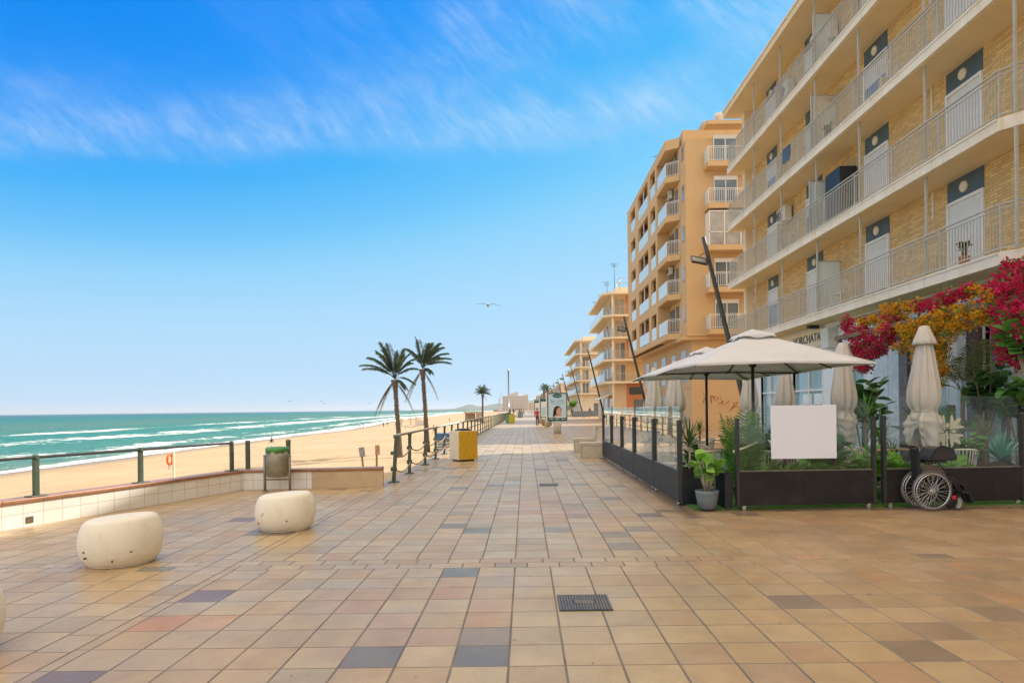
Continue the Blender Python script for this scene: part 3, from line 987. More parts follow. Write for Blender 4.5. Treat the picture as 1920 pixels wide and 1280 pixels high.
# low headland on the horizon
for nm, pts, dist in (('headland', [(780, 767.5), (820, 767), (850, 766), (866, 762), (876, 758.4), (886, 758.2), (895, 761), (905, 761.5), (925, 757), (945, 755.5), (965, 755), (985, 751), (1010, 750), (1060, 748), (1120, 745)], 5200),):
    h = MB()
    n = len(pts)
    for k, dy in enumerate((0, 500, 1500)):
        pass
    vs = []
    for (px, py) in pts:
        p = at(px, py, dist)
        b0 = (p.x, dist - 500, -6)
        mid = (p.x, dist - 180, -6 + (p.z + 6) * 0.62 + 6 * noise.noise(Vector((px * 0.2, 1, 0))))
        top = (p.x, dist, p.z)
        bk = (p.x, dist + 900, -6)
        vs += [b0, mid, top, bk]
    fs = []
    for i in range(n - 1):
        for k in range(3):
            fs.append((i * 4 + k, (i + 1) * 4 + k, (i + 1) * 4 + k + 1, i * 4 + k + 1))
    h.add(vs, fs, 0, True)
    struct(h.build('hills', M['hill']))

# ------------------------------------------------------------------ seafront wall with cap, rails
def offset_line(pts, d):
    """polyline shifted to its left by d"""
    out = []
    for i, p in enumerate(pts):
        a = Vector(pts[max(0, i - 1)])
        b = Vector(pts[min(len(pts) - 1, i + 1)])
        p = Vector(p)
        ns = []
        if i > 0:
            t = (p - a).normalized()
            ns.append(Vector((-t.y, t.x)))
        if i < len(pts) - 1:
            t = (b - p).normalized()
            ns.append(Vector((-t.y, t.x)))
        nn = sum(ns, Vector((0, 0)))
        nn = nn.normalized()
        k = 1 / max(0.4, nn.dot(ns[0]))
        out.append((p.x + nn.x * d * k, p.y + nn.y * d * k))
    return out


def strip_wall(pts, d0, d1, z0, z1, m=0):
    mb = MB()
    A = offset_line(pts, d0)
    B = offset_line(pts, d1)
    for i in range(len(pts) - 1):
        quad = [A[i], A[i + 1], B[i + 1], B[i]]
        mb.prism(quad[::-1], z0, z1, m)
    return mb


sw = thing('seafront_wall', 'low white tiled seafront wall with a brown terracotta cap, left of the paving', 'wall', (-7.3, 8.9, 0))
strip_wall(WALL[:3], 0.0, 0.26, 0.0, 0.35).build('tiled_face', M['wall_tile'], sw)
strip_wall(WALL[2:4], 0.0, 0.26, 0.0, 0.35).build('tiled_end', M['wall_tile_x'], sw)
strip_wall(WALL[3:], 0.0, 0.26, 0.0, 0.35).build('plaster_face', M['sandy_wall'], sw)
strip_wall(WALL, -0.025, 0.30, 0.352, 0.41).build('wall_cap', M['terracotta_cap'], sw, bevel=0.012)
dh = MB()
t0 = Vector((-7.3, 8.9)) + (Vector((-5.87, 13.3)) - Vector((-7.3, 8.9))) * 0.08
dh.box((t0.x, t0.y, 0.1), (0.02, 0.1, 0.09), -math.atan2(1.43, 4.4))
dh.build('drain_hole', M['chip'], sw)


def wall_pt(t, d=0.13):
    a, b = Vector((-7.3, 8.9)), Vector((-5.87, 13.3))
    p = a + (b - a) * t
    n = Vector((-(b - a).y, (b - a).x)).normalized()
    return p + n * d


wr = thing('wall_railing', 'dark metal rail on three squat posts along the top of the tiled seafront wall', 'railing', (-7.2, 9.4, 0.41))
wa = -math.atan2(1.43, 4.4)
for t in (-1.45, -0.68, 0.12, 0.50, 0.96):
    p = wall_pt(t)
    mb = MB()
    mb.box((p.x, p.y, 0.41 + 0.285), (0.05, 0.08, 0.57), wa)
    mb.tube([(p.x - 0.032, p.y, 0.41 + 0.575), (p.x + 0.032, p.y, 0.41 + 0.575)], 0.042, 10)
    mb.box((p.x, p.y, 0.418), (0.16, 0.24, 0.014), wa)
    mb.build('post', M['green_metal'], wr, bevel=0.006)
mb = MB()
a, b = wall_pt(-2.2), wall_pt(0.965)
mb.tube([(a.x, a.y, 0.985), (b.x, b.y, 0.985)], 0.022, 10)
mb.build('top_rail', M['dark_metal'], wr)

for i, (px, py, Y, lab) in enumerate(((465, 880, 13.75, 'bare rusty steel post on the wall corner left of the litter bin'), (541, 880, 13.85, 'bare rusty steel post behind the right side of the litter bin'))):
    p = at(px, py, Y)
    mb = MB()
    mb.box((p.x, p.y, 0.41 + 0.27), (0.075, 0.10, 0.56), 0.1)
    mb.tube([(p.x - 0.04, p.y, 0.41 + 0.555), (p.x + 0.04, p.y, 0.41 + 0.555)], 0.05, 10)
    o = mb.build('post', M['green_metal'], None, bevel=0.006)
    tag(o, lab, 'post')

# promenade railing, running away along the edge
pr = thing('promenade_railing', 'long green metal railing with sagging ropes along the edge above the beach', 'railing', (-3.0, 14.4, 0))
ys = [14.4, 16.35, 18.9, 21.1, 23.4] + [25.7 + 2.35 * i for i in range(40)]
X_R = -2.98
for k, y in enumerate(ys):
    mb = MB()
    lean = -0.02
    mb.bar((X_R, y, 0.0), (X_R + (0.07 if k == 0 else 0.02), y, 1.0), 0.07, 0.10, up=(0, 1, 0))
    tx = X_R + (0.07 if k == 0 else 0.02)
    mb.tube([(tx, y - 0.055, 1.01), (tx, y + 0.055, 1.01)], 0.052, 10)
    mb.b(X_R - 0.11, X_R + 0.11, y - 0.13, y + 0.13, 0.002, 0.02)
    if k < 6:
        mb.tube([(X_R - 0.06, y, 0.30), (X_R + 0.07, y, 0.30)], 0.05, 10)
        mb.tube([(X_R - 0.06, y, 0.66), (X_R + 0.07, y, 0.66)], 0.04, 10)
    mb.build('post', M['green_metal'], pr, bevel=0.004 if k < 8 else 0)
mb = MB()
mb.tube([(X_R + 0.03, ys[0] - 0.05, 1.045), (X_R + 0.03, ys[-1], 1.045)], 0.034, 10)
mb.build('top_rail', M['steel'], pr)
for zz in (0.66, 0.30):
    mb = MB()
    for a, b in zip(ys[:5], ys[1:6]):
        mb.tube([(X_R + 0.04, a + (b - a) * t / 10, zz - 0.14 * 4 * (t / 10) * (1 - t / 10)) for t in range(11)], 0.016, 6)
    mb.build('rope', M['rope'], pr)
    mb = MB()
    mb.tube([(X_R + 0.02, ys[5], zz), (X_R + 0.02, ys[-1], zz)], 0.022, 6)
    mb.build('lower_rail', M['green_metal'], pr)

# ------------------------------------------------------------------ promenade furniture
def stone_seat(name, label, x, y, r, h, seed, tilt=0.0):
    ctl = [(0.001, 0.0), (0.70, 0.0), (0.79, 0.03), (0.87, 0.10), (0.945, 0.22), (0.99, 0.38), (1.0, 0.52), (0.985, 0.66), (0.95, 0.78), (0.905, 0.875), (0.86, 0.94), (0.80, 0.98), (0.72, 0.998), (0.4, 1.004), (0.001, 1.006)]
    prof = []
    for i in range(len(ctl) - 1):
        q0, q1, q2, q3 = ctl[max(0, i - 1)], ctl[i], ctl[i + 1], ctl[min(len(ctl) - 1, i + 2)]
        for k in range(4):
            t = k / 4
            f = lambda a, b, c, d: 0.5 * (2 * b + (c - a) * t + (2 * a - 5 * b + 4 * c - d) * t * t + (3 * b - 3 * c + d - a) * t ** 3)
            prof.append((max(0.001, r * f(q0[0], q1[0], q2[0], q3[0])), h * f(q0[1], q1[1], q2[1], q3[1])))
    prof.append((0.001, h * 1.006))
    mb = MB()
    mb.lathe(prof, 48, (0, 0, 0), 0, lambda rr, z, a: rr * (1 + 0.008 * math.sin(2 * a + seed)))
    for i, v in enumerate(mb.v):
        mb.v[i] = (v[0], v[1], v[2] * (1 + tilt * v[0]))
    rnd = random.Random(seed)
    root = thing(name, label, 'stone seat', (x, y, 0.0))
    mb.build('seat_body', M['stone'], root, world=False)
    ch = MB()
    for k in range(4):
        a = -math.pi / 2 + rnd.uniform(-0.9, 1.1)
        z = rnd.uniform(0.08, h * 0.55)
        k_ = r * 0.985
        ch.sphere((k_ * math.cos(a), k_ * math.sin(a), z), (rnd.uniform(0.006, 0.018), 0.012, rnd.uniform(0.008, 0.016)), 8, 6)
    ch.build('chip', M['chip'], root, world=False)
    return root


stone_seat('stone_seat', 'white rounded stone seat nearest the left railing, chipped dark on its front', -4.42, 6.98, 0.405, 0.50, 3, 0.14)
stone_seat('stone_seat', 'white rounded stone seat with an orange rust stain low on its right side', -3.33, 8.85, 0.395, 0.49, 8, 0.10)
stone_seat('stone_seat', 'white rounded stone seat cut off by the left edge of the picture', -3.965, 4.22, 0.41, 0.50, 5)

# litter bin with bag
lb = thing('litter_bin', 'metal litter bin with a green bag, hung between two posts before the wall', 'litter bin', (-5.06, 13.02, 0))
mb = MB()
mb.lathe([(0.185, 0.30), (0.205, 0.32), (0.215, 0.6), (0.218, 0.82)], 28, (-5.06, 13.02, 0))
mb.build('bin_body', M['bin_metal'], lb)
rnd = random.Random(2)
mb = MB()
mb.lathe([(0.222, 0.80), (0.23, 0.86), (0.20, 0.90), (0.12, 0.885)], 40, (-5.06, 13.02, 0), 0, lambda r, z, a: r * (1 + 0.05 * math.sin(9 * a + z * 40) + 0.04 * math.sin(5 * a)))
mb.build('bin_bag', M['bag_green'], lb)
for s in (-1, 1):
    mb = MB()
    mb.tube([(-5.06 + s * 0.255, 13.02, 0.0), (-5.06 + s * 0.255, 13.02, 0.72)], 0.026, 12)
    mb.sphere((-5.06 + s * 0.255, 13.02, 0.72), 0.03, 10, 6)
    mb.tube([(-5.06 + s * 0.255, 13.02, 0.55), (-5.06 + s * 0.2, 13.02, 0.55)], 0.014, 8)
    mb.lathe([(0.06, 0), (0.06, 0.015)], 16, (-5.06 + s * 0.255, 13.02, 0.0))
    mb.build('post', M['bin_metal'], lb)
mb = MB()
mb.tube([(-5.315, 13.02, 0.24), (-4.805, 13.02, 0.24)], 0.016, 8)
mb.build('crossbar', M['bin_metal'], lb)

# recycling boxes
def recycle_box(name, label, x, y, rz, w, h, ms, lidm):
    root = thing(name, label, 'recycling bin', (x, y, 0), rz)
    b_ = MB()
    b_.box((0, 0, 0.05 + h / 2), (w, w, h))
    b_.build('bin_body', ms[0], root, bevel=0.015, world=False)
    s_ = MB()
    s_.box((0.0, -w / 2 - 0.004, 0.05 + h / 2), (w * 0.985, 0.012, h * 0.985))
    o = s_.build('side_panel', ms[1], root, world=False)
    l_ = MB()
    for k in range(-3, 7):
        for sg in (-1, 1):
            x0 = -w / 2 + k * w / 3.5
            pts = []
            za, zb = 0.07, 0.03 + h
            xa, xb = (x0, x0 + w * 0.75) if sg > 0 else (x0 + w * 0.75, x0)
            # clip to the panel
            for t in [i / 12 for i in range(13)]:
                xx = xa + (xb - xa) * t
                if -w / 2 + 0.01 < xx < w / 2 - 0.01:
                    pts.append((xx, -w / 2 - 0.0125, za + (zb - za) * t))
            if len(pts) > 1:
                l_.bar(pts[0], pts[-1], 0.008, 0.004, up=(0, 1, 0))
    l_.build('panel_trim', lidm, o, world=False)
    f_ = MB()
    f_.box((0, 0, 0.026), (w * 0.75, w * 0.75, 0.05))
    f_.build('foot', M['dark_metal'], root, world=False)
    t_ = MB()
    t_.box((0, 0, 0.05 + h + 0.02), (w * 0.6, w * 0.6, 0.05))
    t_.box((0, 0, 0.05 + h + 0.05), (w * 0.42, w * 0.42, 0.03))
    t_.build('lid', M['dark_metal'], root, bevel=0.01, world=False)
    return root


recycle_box('recycling_bin', 'square recycling bin, cream on one side and mustard yellow on the other, by the rail', -1.98, 20.3, R(33), 0.66, 0.90, (M['bin_cream'], M['bin_yellow']), M['bin_yellow_line'])
recycle_box('recycling_bin', 'green and lime yellow recycling bin farther along the railing', -1.75, 74, R(30), 0.8, 0.95, (M['bin_green'], M['lime']), M['lime'])
recycle_box('recycling_bin', 'small dark teal bin farthest along the promenade near the strollers', -0.95, 118, R(10), 0.8, 1.0, (M['grey_blue'], M['grey_blue']), M['grey_blue'])

# concrete armchair-benches
def conc_bench(label, x, y, w=0.62):
    root = thing('concrete_bench', label, 'bench', (x, y, 0))
    s_ = MB()
    s_.b(-0.40, 0.40, 0, 0.12, 0, 0.40)
    s_.b(-0.40, 0.40, w - 0.12, w, 0, 0.40)
    s_.b(-0.44, 0.40, -0.01, w + 0.01, 0.402, 0.50)
    s_.build('seat', M['concrete'], root, bevel=0.012, world=False)
    b_ = MB()
    b_.prism([(0.30, 0.502), (0.42, 0.502), (0.47, 0.98), (0.36, 0.98)], 0, w)
    b_.v = [(p[0], p[2], p[1]) for p in b_.v]
    b_.f = [f[::-1] for f in b_.f]
    b_.build('backrest', M['concrete'], root, bevel=0.012, world=False)
    return root


conc_bench('beige concrete bench with a slab back, standing nearer against the glass windbreaks', 2.24, 20.75, 0.75)
conc_bench('beige concrete bench with a slab back, the farther of the two', 2.22, 23.6, 0.75)

# drain covers
def cover(label, x, y, w):
    root = thing('drain_cover', label, 'drain cover', (x, y, 0.0))
    f_ = MB()
    f_.b(-w / 2, w / 2, -w / 2, w / 2, 0.003, 0.007)
    f_.build('cover_plate', M['dark_metal'], root, world=False)
    s_ = MB()
    for k in range(18):
        xx = -w / 2 + w * (k + 0.5) / 18
        for (a, b) in ((-w / 2 + 0.01, -0.06), (0.06, w / 2 - 0.01)) if abs(xx) < w * 0.22 else ((-w / 2 + 0.01, w / 2 - 0.01),):
            s_.b(xx - w * 0.015, xx + w * 0.015, a, b, 0.0072, 0.012)
    s_.b(-0.08, 0.08, -0.05, 0.05, 0.0072, 0.013)
    s_.build('cover_rib', M['brown_grey'], root, world=False)
    return root


cover('square ribbed iron drain cover sunk in the foreground tiles', 0.47, 5.33, 0.43)
cover('small iron drain cover farther up the walking lane', 0.48, 13.6, 0.40)

# illuminated-type poster stands
def ad_stand(label, x, y, full=True, rz=0.0):
    root = thing('poster_stand', label, 'poster stand', (x, y, 0), rz)
    p_ = MB()
    p_.lathe([(0.24, 0), (0.24, 0.76), (0.2, 0.80)], 24, (0, 0.12, 0))
    p_.build('pedestal', M['concrete'], root, world=False)
    f_ = MB()
    W_, H0, H1 = 0.64, 0.80, 2.62
    f_.b(-W_, W_, 0.0, 0.24, H0, H0 + 0.07)
    f_.b(-W_, W_, 0.0, 0.24, H1 - 0.06, H1)
    f_.b(-W_, -W_ + 0.06, 0.0, 0.24, H0 + 0.07, H1 - 0.06)
    f_.b(W_ - 0.06, W_, 0.0, 0.24, H0 + 0.07, H1 - 0.06)
    f_.b(-W_ - 0.08, -W_ - 0.003, 0.03, 0.21, H0, H1 + 0.03, 1)
    f_.build('frame', [M['ad_green'], M['sign_back']], root, world=False)
    b_ = MB()
    b_.b(-W_ + 0.06, W_ - 0.06, 0.03, 0.20, H0 + 0.07, H1 - 0.06)
    po = b_.build('poster', M['ad_blue'] if full else M['ad_white'], root, world=False)
    V = Matrix.Translation((0, 0.029, 0)) @ Matrix.Rotation(R(90), 4, 'X')
    if full:
        q = MB()
        q.plate([(0.30 * math.cos(a * math.pi / 16), 2.42 + 0.13 * math.sin(a * math.pi / 16)) for a in range(32)], V, 0.004)
        q.build('printed_oval', M['ad_green'], po, world=False)
        q = MB()
        q.plate([(-0.58, 0.87), (0.58, 0.87), (0.58, 1.02), (-0.58, 1.02)], V, 0.004)
        q.build('printed_panel', M['ad_green'], po, world=False)
        for (cx, cy, w, hh, mm) in ((0, 2.42, 0.42, 0.05, 'ad_line'),):
            q = MB()
            q.plate([(cx - w / 2, cy - hh / 2), (cx + w / 2, cy - hh / 2), (cx + w / 2, cy + hh / 2), (cx - w / 2, cy + hh / 2)], V @ Matrix.Translation((0, 0, 0.004)), 0.003)
            q.build('printed_line', M['ad_line'], po, world=False)
        q = MB()
        for (cx, cy, w) in ((0.22, 2.13, 0.42), (0.22, 2.05, 0.5), (0.05, 1.92, 0.80)):
            q.plate([(cx - w / 2, cy - 0.018), (cx + w / 2, cy - 0.018), (cx + w / 2, cy + 0.018), (cx - w / 2, cy + 0.018)], V, 0.004)
        q.build('printed_line', M['ad_line'], po, world=False)
        q = MB()
        for cx in (-0.38, 0.0, 0.38):
            q.plate([(cx - 0.13, 0.93), (cx + 0.13, 0.93), (cx + 0.13, 0.955), (cx - 0.13, 0.955)], V @ Matrix.Translation((0, 0, 0.004)), 0.003)
        q.build('printed_line', M['ad_white'], po, world=False)
        text_mesh('printed_text', '2x1', 0.24, M['ink'], po, V @ Matrix.Translation((-0.25, 2.08, 0.002)), 0.003, world=False)
        # portrait: hair, shoulders, face in profile to the right
        q = MB()
        q.plate([(0.02 + 0.27 * math.cos(a * math.pi / 14) * (1.0 if a < 14 else 0.9), 1.48 + 0.30 * math.sin(a * math.pi / 14)) for a in range(28)], V, 0.003)
        q.plate([(-0.25, 1.5), (-0.10, 1.5), (-0.12, 1.1), (-0.30, 1.03)], V, 0.003)
        q.build('printed_hair', M['hair'], po, world=False)
        q = MB()
        face = [(-0.06, 1.28), (0.02, 1.17), (0.16, 1.16), (0.22, 1.22), (0.24, 1.30), (0.29, 1.36), (0.25, 1.40), (0.26, 1.50), (0.28, 1.58), (0.22, 1.66), (0.10, 1.68), (0.0, 1.60), (-0.07, 1.45)]
        q.plate(face, V @ Matrix.Translation((0, 0, 0.004)), 0.003)
        q.plate([(-0.30, 1.03), (-0.22, 1.12), (-0.02, 1.20), (0.15, 1.18), (0.33, 1.12), (0.40, 1.03)], V @ Matrix.Translation((0, 0, 0.004)), 0.003)
        q.build('printed_face', M['skin_print'], po, world=False)
        q = MB()
        q.plate([(-0.24, 1.03), (0.0, 1.11), (0.36, 1.09), (0.42, 1.03)], V @ Matrix.Translation((0, 0, 0.008)), 0.003)
        q.plate([(0.17, 1.53), (0.26, 1.53), (0.26, 1.56), (0.17, 1.57)], V @ Matrix.Translation((0, 0, 0.008)), 0.003, 1)
        q.plate([(0.17, 1.27), (0.24, 1.26), (0.24, 1.29), (0.17, 1.30)], V @ Matrix.Translation((0, 0, 0.008)), 0.003, 2)
        q.build('printed_detail', [M['ad_white'], M['hair'], M['cloth_red']], po, world=False)
    else:
        q = MB()
        q.plate([(-0.58, 2.25), (0.58, 2.25), (0.58, 2.5), (-0.58, 2.5)], V, 0.004)
        q.build('printed_panel', M['ad_green'], po, world=False)
        q = MB()
        q.plate([(-0.5, 1.0), (0.5, 1.0), (0.5, 1.75), (-0.5, 1.75)], V, 0.004)
        q.build('printed_line', M['ad_blue'], po, world=False)
    return root


ad_stand('green framed poster stand showing a face and 2x1, on a round concrete pedestal', 2.05, 41.0)
ad_stand('poster stand half hidden behind the one with the face', 1.95, 57.0, False)
ad_stand('third poster stand, the farthest, only its left edge showing', 1.65, 71.0, False)

# dull crates standing behind the poster stand
mb = MB()
mb.b(0, 0.5, 0, 0.4, 0.0, 0.62)
mb.b(0.52, 0.95, 0.05, 0.45, 0.0, 0.42)
mb.v = [(p[0] + 1.55, p[1] + 60.5, p[2]) for p in mb.v]
o = mb.build('wooden_crate', M['wood'], None, bevel=0.02)
tag(o, 'brown wooden crates standing at the foot of the farther poster stands', 'crate')

# ------------------------------------------------------------------ leaning lamp posts
def lamp_post(label, xb, y, H=9.3, lean=2.2, head=True, simple=False):
    root = thing('lamp_post', label, 'lamp post', (xb, y, 0), 0, 'leaning lamp posts along the promenade')
    p_ = MB()
    n = 9
    p_.tube([(-lean * (i / n), 0, H * i / n) for i in range(n + 1)], [0.135 - 0.05 * i / n for i in range(n + 1)], 12)
    p_.build('pole', M['lamp_metal'], root, world=False)
    b_ = MB()
    b_.lathe([(0.24, 0.0), (0.24, 0.03), (0.17, 0.06)], 16)
    b_.build('base_plate', M['lamp_metal'], root, world=False)
    if head:
        z = H * 0.895
        xp = -lean * 0.895
        a_ = MB()
        a_.tube([(xp, 0, z + 0.2), (xp - 0.22, -0.05, z + 0.24), (xp - 0.42, -0.05, z + 0.12)], 0.018, 6)
        a_.tube([(xp, 0, z - 0.25), (xp - 0.25, -0.05, z - 0.16)], 0.018, 6)
        a_.build('bracket', M['lamp_metal'], root, world=False)
        h_ = MB()
        cx, cz = xp - 0.46, z - 0.10
        Mh = Matrix.Translation((cx, -0.1, cz)) @ Matrix.Rotation(R(12), 4, 'Y') @ Matrix.Rotation(R(38), 4, 'X')
        for (bx0, bx1, by0, by1, bz0, bz1, mi) in ((-0.36, 0.36, -0.30, -0.24, -0.05, 0.05, 0), (-0.36, 0.36, 0.24, 0.30, -0.05, 0.05, 0), (-0.36, -0.30, -0.24, 0.24, -0.05, 0.05, 0), (0.30, 0.36, -0.24, 0.24, -0.05, 0.05, 0), (-0.30, 0.30, -0.24, 0.24, 0.0, 0.03, 1)):
            o0 = len(h_.v)
            h_.b(bx0, bx1, by0, by1, bz0, bz1, mi)
            for i in range(o0, len(h_.v)):
                h_.v[i] = tuple(Mh @ Vector(h_.v[i]))
        h_.build('lamp_head', [M['lamp_metal'], M['bin_metal']], root, world=False)
    return root


lamp_labels = ['leaning dark lamp post rising in front of the tall tan apartment tower',
               'leaning dark lamp post crossing the terracotta walls of the second apartment block',
               'leaning dark lamp post in front of the cream block, beside the white shop awning',
               'leaning dark lamp post on the left side of the cream block',
               'leaning dark lamp post just above the poster with the face',
               ]
for i, y in enumerate((29.0, 54.0, 85.0, 117.0, 144.0)):
    lamp_post(lamp_labels[i], 10.35 if i == 0 else 10.6, y)
for y in (166, 190, 214, 240, 268, 300, 340, 390):
    lamp_post('small distant lamp post in the row running away above the poster stands', 10.6, y)

# tall masts by the beach
for (px, pyt, Y, lab, r) in ((953, 692, 150, 'tall plain steel mast standing on the promenade edge in the distance', 0.16), (936, 746, 330, 'shorter far mast to the left of the tall one', 0.2), (939, 735, 500, 'hair-thin far mast between the palm and the tall mast', 0.16)):
    p = at(px, pyt, Y)
    mb = MB()
    z0 = 0.0 if Y == 150 else BEACH_TOP - 0.2
    mb.lathe([(0.5, z0 + 0.0), (0.5, z0 + 0.12), (r * 1.1, z0 + 0.14), (r, p.z - 0.6), (r * 1.4, p.z - 0.6), (r * 1.4, p.z)], 12, (p.x, Y, 0))
    o = mb.build('mast', M['steel'] if Y < 200 else M['far_grey'])
    tag(o, lab, 'mast')

# ------------------------------------------------------------------ buildings
def holes_wall(mb, axis, c0, c1, u0, u1, z0, z1, holes, m=0):
    """slab wall between c0..c1 on axis ('X': plane x, runs along y; 'Y': plane y, runs along x) with rectangular openings (u0,u1,z0,z1)"""
    us = sorted(set([u0, u1] + [h[0] for h in holes] + [h[1] for h in holes]))
    zs = sorted(set([z0, z1] + [h[2] for h in holes] + [h[3] for h in holes]))
    us = [u for u in us if u0 <= u <= u1]
    zs = [z for z in zs if z0 <= z <= z1]

    def solid(ua, ub, za, zb):
        cu, cz = (ua + ub) / 2, (za + zb) / 2
        return not any(h[0] < cu < h[1] and h[2] < cz < h[3] for h in holes)

    def emit(ua, ub, za, zb):
        if axis == 'X':
            mb.b(c0, c1, ua, ub, za, zb, m)
        else:
            mb.b(ua, ub, c0, c1, za, zb, m)
    nu, nz = len(us) - 1, len(zs) - 1
    done = [[not solid(us[i], us[i + 1], zs[j], zs[j + 1]) for j in range(nz)] for i in range(nu)]
    for i in range(nu):
        for j in range(nz):
            if done[i][j]:
                continue
            jj = j
            while jj + 1 < nz and not done[i][jj + 1]:
                jj += 1
            ii = i
            while ii + 1 < nu and all(not done[ii + 1][k] for k in range(j, jj + 1)):
                ii += 1
            for a in range(i, ii + 1):
                for b in range(j, jj + 1):
                    done[a][b] = True
            emit(us[i], us[ii + 1], zs[j], zs[jj + 1])


def railing(mb, pts, z, h=1.0, sp=0.10, post_sp=1.9, r=0.0075, m=0, skip=False):
    """barred balcony railing along a polyline"""
    for si, (a, b) in enumerate(zip(pts, pts[1:])):
        a3, b3 = Vector((a[0], a[1], 0)), Vector((b[0], b[1], 0))
        L = (b3 - a3).length
        t = (b3 - a3) / L
        mb.bar(a3 + Vector((0, 0, z + h)), b3 + Vector((0, 0, z + h)), 0.045, 0.028, m)
        mb.bar(a3 + Vector((0, 0, z + h - 0.09)), b3 + Vector((0, 0, z + h - 0.09)), 0.025, 0.025, m)
        mb.bar(a3 + Vector((0, 0, z + 0.09)), b3 + Vector((0, 0, z + 0.09)), 0.03, 0.03, m)
        n = int(L / sp)
        for i in range(1, n):
            p = a3 + t * (L * i / n)
            mb.bar(p + Vector((0, 0, z + 0.1)), p + Vector((0, 0, z + h - 0.1)), 2 * r, None, m)
        n = max(1, round(L / post_sp))
        for i in range(1 if (si or skip) else 0, n + 1):
            p = a3 + t * (L * i / n)
            mb.bar(p + Vector((0, 0, z - 0.03)), p + Vector((0, 0, z + h)), 0.034, None, m)


# ---- near apartment building
XW, XB = 10.82, 9.80           # brick wall plane, balcony front
Y0, YC, Y1 = -14.0, 13.2, 30.7
FL = [4.47, 7.22, 9.97, 12.72]   # underside of each balcony slab
RB = 15.47
nb = thing('apartment_building', 'nearest apartment building, yellow brick with long white balconies above the cafe terrace', 'building', (10.8, 22, 0))
mb = MB()
mb.b(XW, 24, Y0, Y1 - 0.6, 4.70, RB)
mb.build('brick_wall', M['brick'], nb)
mb = MB()
mb.b(XB - 0.12, 24.5, Y0, Y1 + 0.15, RB + 0.002, RB + 0.26)
mb.b(XB - 0.16, 24.5, Y0, Y1 + 0.19, RB + 0.262, RB + 0.34, 1)
mb.build('roof', [M['soffit'], M['slab']], nb)
mb = MB()
mb.b(XB + 0.65, XB + 1.0, Y1 - 0.58, Y1 - 0.25, 0, RB)
mb.build('corner_pier', M['cream'], nb)
DOORS = [(15.0, 16.3), (18.9, 20.2), (23.1, 24.4), (27.2, 28.3)]
POSTS = [12.9, 15.8, 18.9, 21.7, 24.65, 27.5]
for fi, z in enumerate(FL):
    mb = MB()
    pl = [(XB, YC), (XB + 0.92, YC - 1.25), (XW + 1.2, YC - 1.25), (XW + 1.2, Y1), (XB, Y1)]
    mb.prism(pl, z, z + 0.27)
    bal = mb.build('balcony', M['slab'], nb, bevel=0.012)
    mb = MB()
    mb.b(XB - 0.018, XB - 0.001, YC + 0.02, Y1, z + 0.225, z + 0.272)
    mb.b(XB - 0.012, XB - 0.0012, YC + 0.02, Y1, z - 0.004, z + 0.03)
    mb.build('moulding', M['slab'], bal)
    mb = MB()
    pl2 = [(XB + 0.10, YC + 0.05), (XB + 0.98, YC - 1.13), (XW - 0.01, YC - 1.13), (XW - 0.01, Y1 - 0.1), (XB + 0.10, Y1 - 0.1)]
    mb.prism(pl2, z - 0.012, z - 0.003)
    mb.build('soffit', M['soffit'], bal)
    mb = MB()
    railing(mb, [(XB + 0.07, Y1 - 0.06), (XB + 0.07, YC + 0.03), (XB + 0.96, YC - 1.18), (XB + 1.9, YC - 1.18)], z + 0.27)
    railing(mb, [(XB + 0.07, Y1 - 0.06), (XB + 1.6, Y1 - 0.06)], z + 0.27, skip=True)
    mb.build('railing', M['rail_paint'], bal)
    top = FL[fi + 1] if fi < 3 else RB
    for y in POSTS:
        mb = MB()
        mb.b(XB + 0.13, XB + 0.18, y - 0.025, y + 0.025, z + 0.272, top - 0.013)
        mb.build('post', M['rail_paint'], nb)
    for di, (ya, yb) in enumerate(DOORS):
        zt = top - 0.015
        mb = MB()
        mb.b(XW - 0.012, XW + 0.05, ya, yb, zt - 0.52, zt)
        pn = mb.build('door_panel', M['teal_panel'], nb)
        mb = MB()
        mb.tube([(XW - 0.06, (ya + yb) / 2 + 0.02, zt - 0.27), (XW - 0.0125, (ya + yb) / 2 + 0.02, zt - 0.27)], [0.12, 0.15], 24)
        mb.build('wall_lamp', M['lamp_disc'], pn)
        mb = MB()
        closed = (fi, di) not in ((2, 1), (0, 3), (1, 2), (3, 0), (2, 3), (3, 2))
        zb_ = z + 0.272
        mb.b(XW - 0.05, XW - 0.001, ya, ya + 0.06, zb_, zt - 0.522)
        mb.b(XW - 0.05, XW - 0.001, yb - 0.06, yb, zb_, zt - 0.522)
        mb.b(XW - 0.05, XW - 0.001, ya + 0.06, yb - 0.06, zt - 0.60, zt - 0.522)
        mb.b(XW - 0.055, XW - 0.001, ya + 0.0, yb - 0.0, zb_ - 0.03, zb_)
        dr = mb.build('door', M['white_paint'], nb)
        mb = MB()
        zs = (zb_ + (0.02, 0.35, 0.02, 0.6)[(fi + di) % 4]) if closed else zb_ + 1.25
        mb.b(XW - 0.010, XW - 0.001, ya + 0.06, yb - 0.06, zs, zt - 0.601)
        mb.build('shutter', M['shutter'], dr)
        if zs > zb_ + 0.1:
            mb = MB()
            mb.b(XW - 0.008, XW - 0.001, ya + 0.06, yb - 0.06, zb_, zs - 0.002)
            mb.build('door_glass', M['win'], dr)
    # slender white conduit on the bricks
    mb = MB()
    mb.b(XW - 0.035, XW - 0.001, 16.85, 16.89, top - 0.75, top - 0.014)
    mb.build('conduit', M['white_paint'], nb)


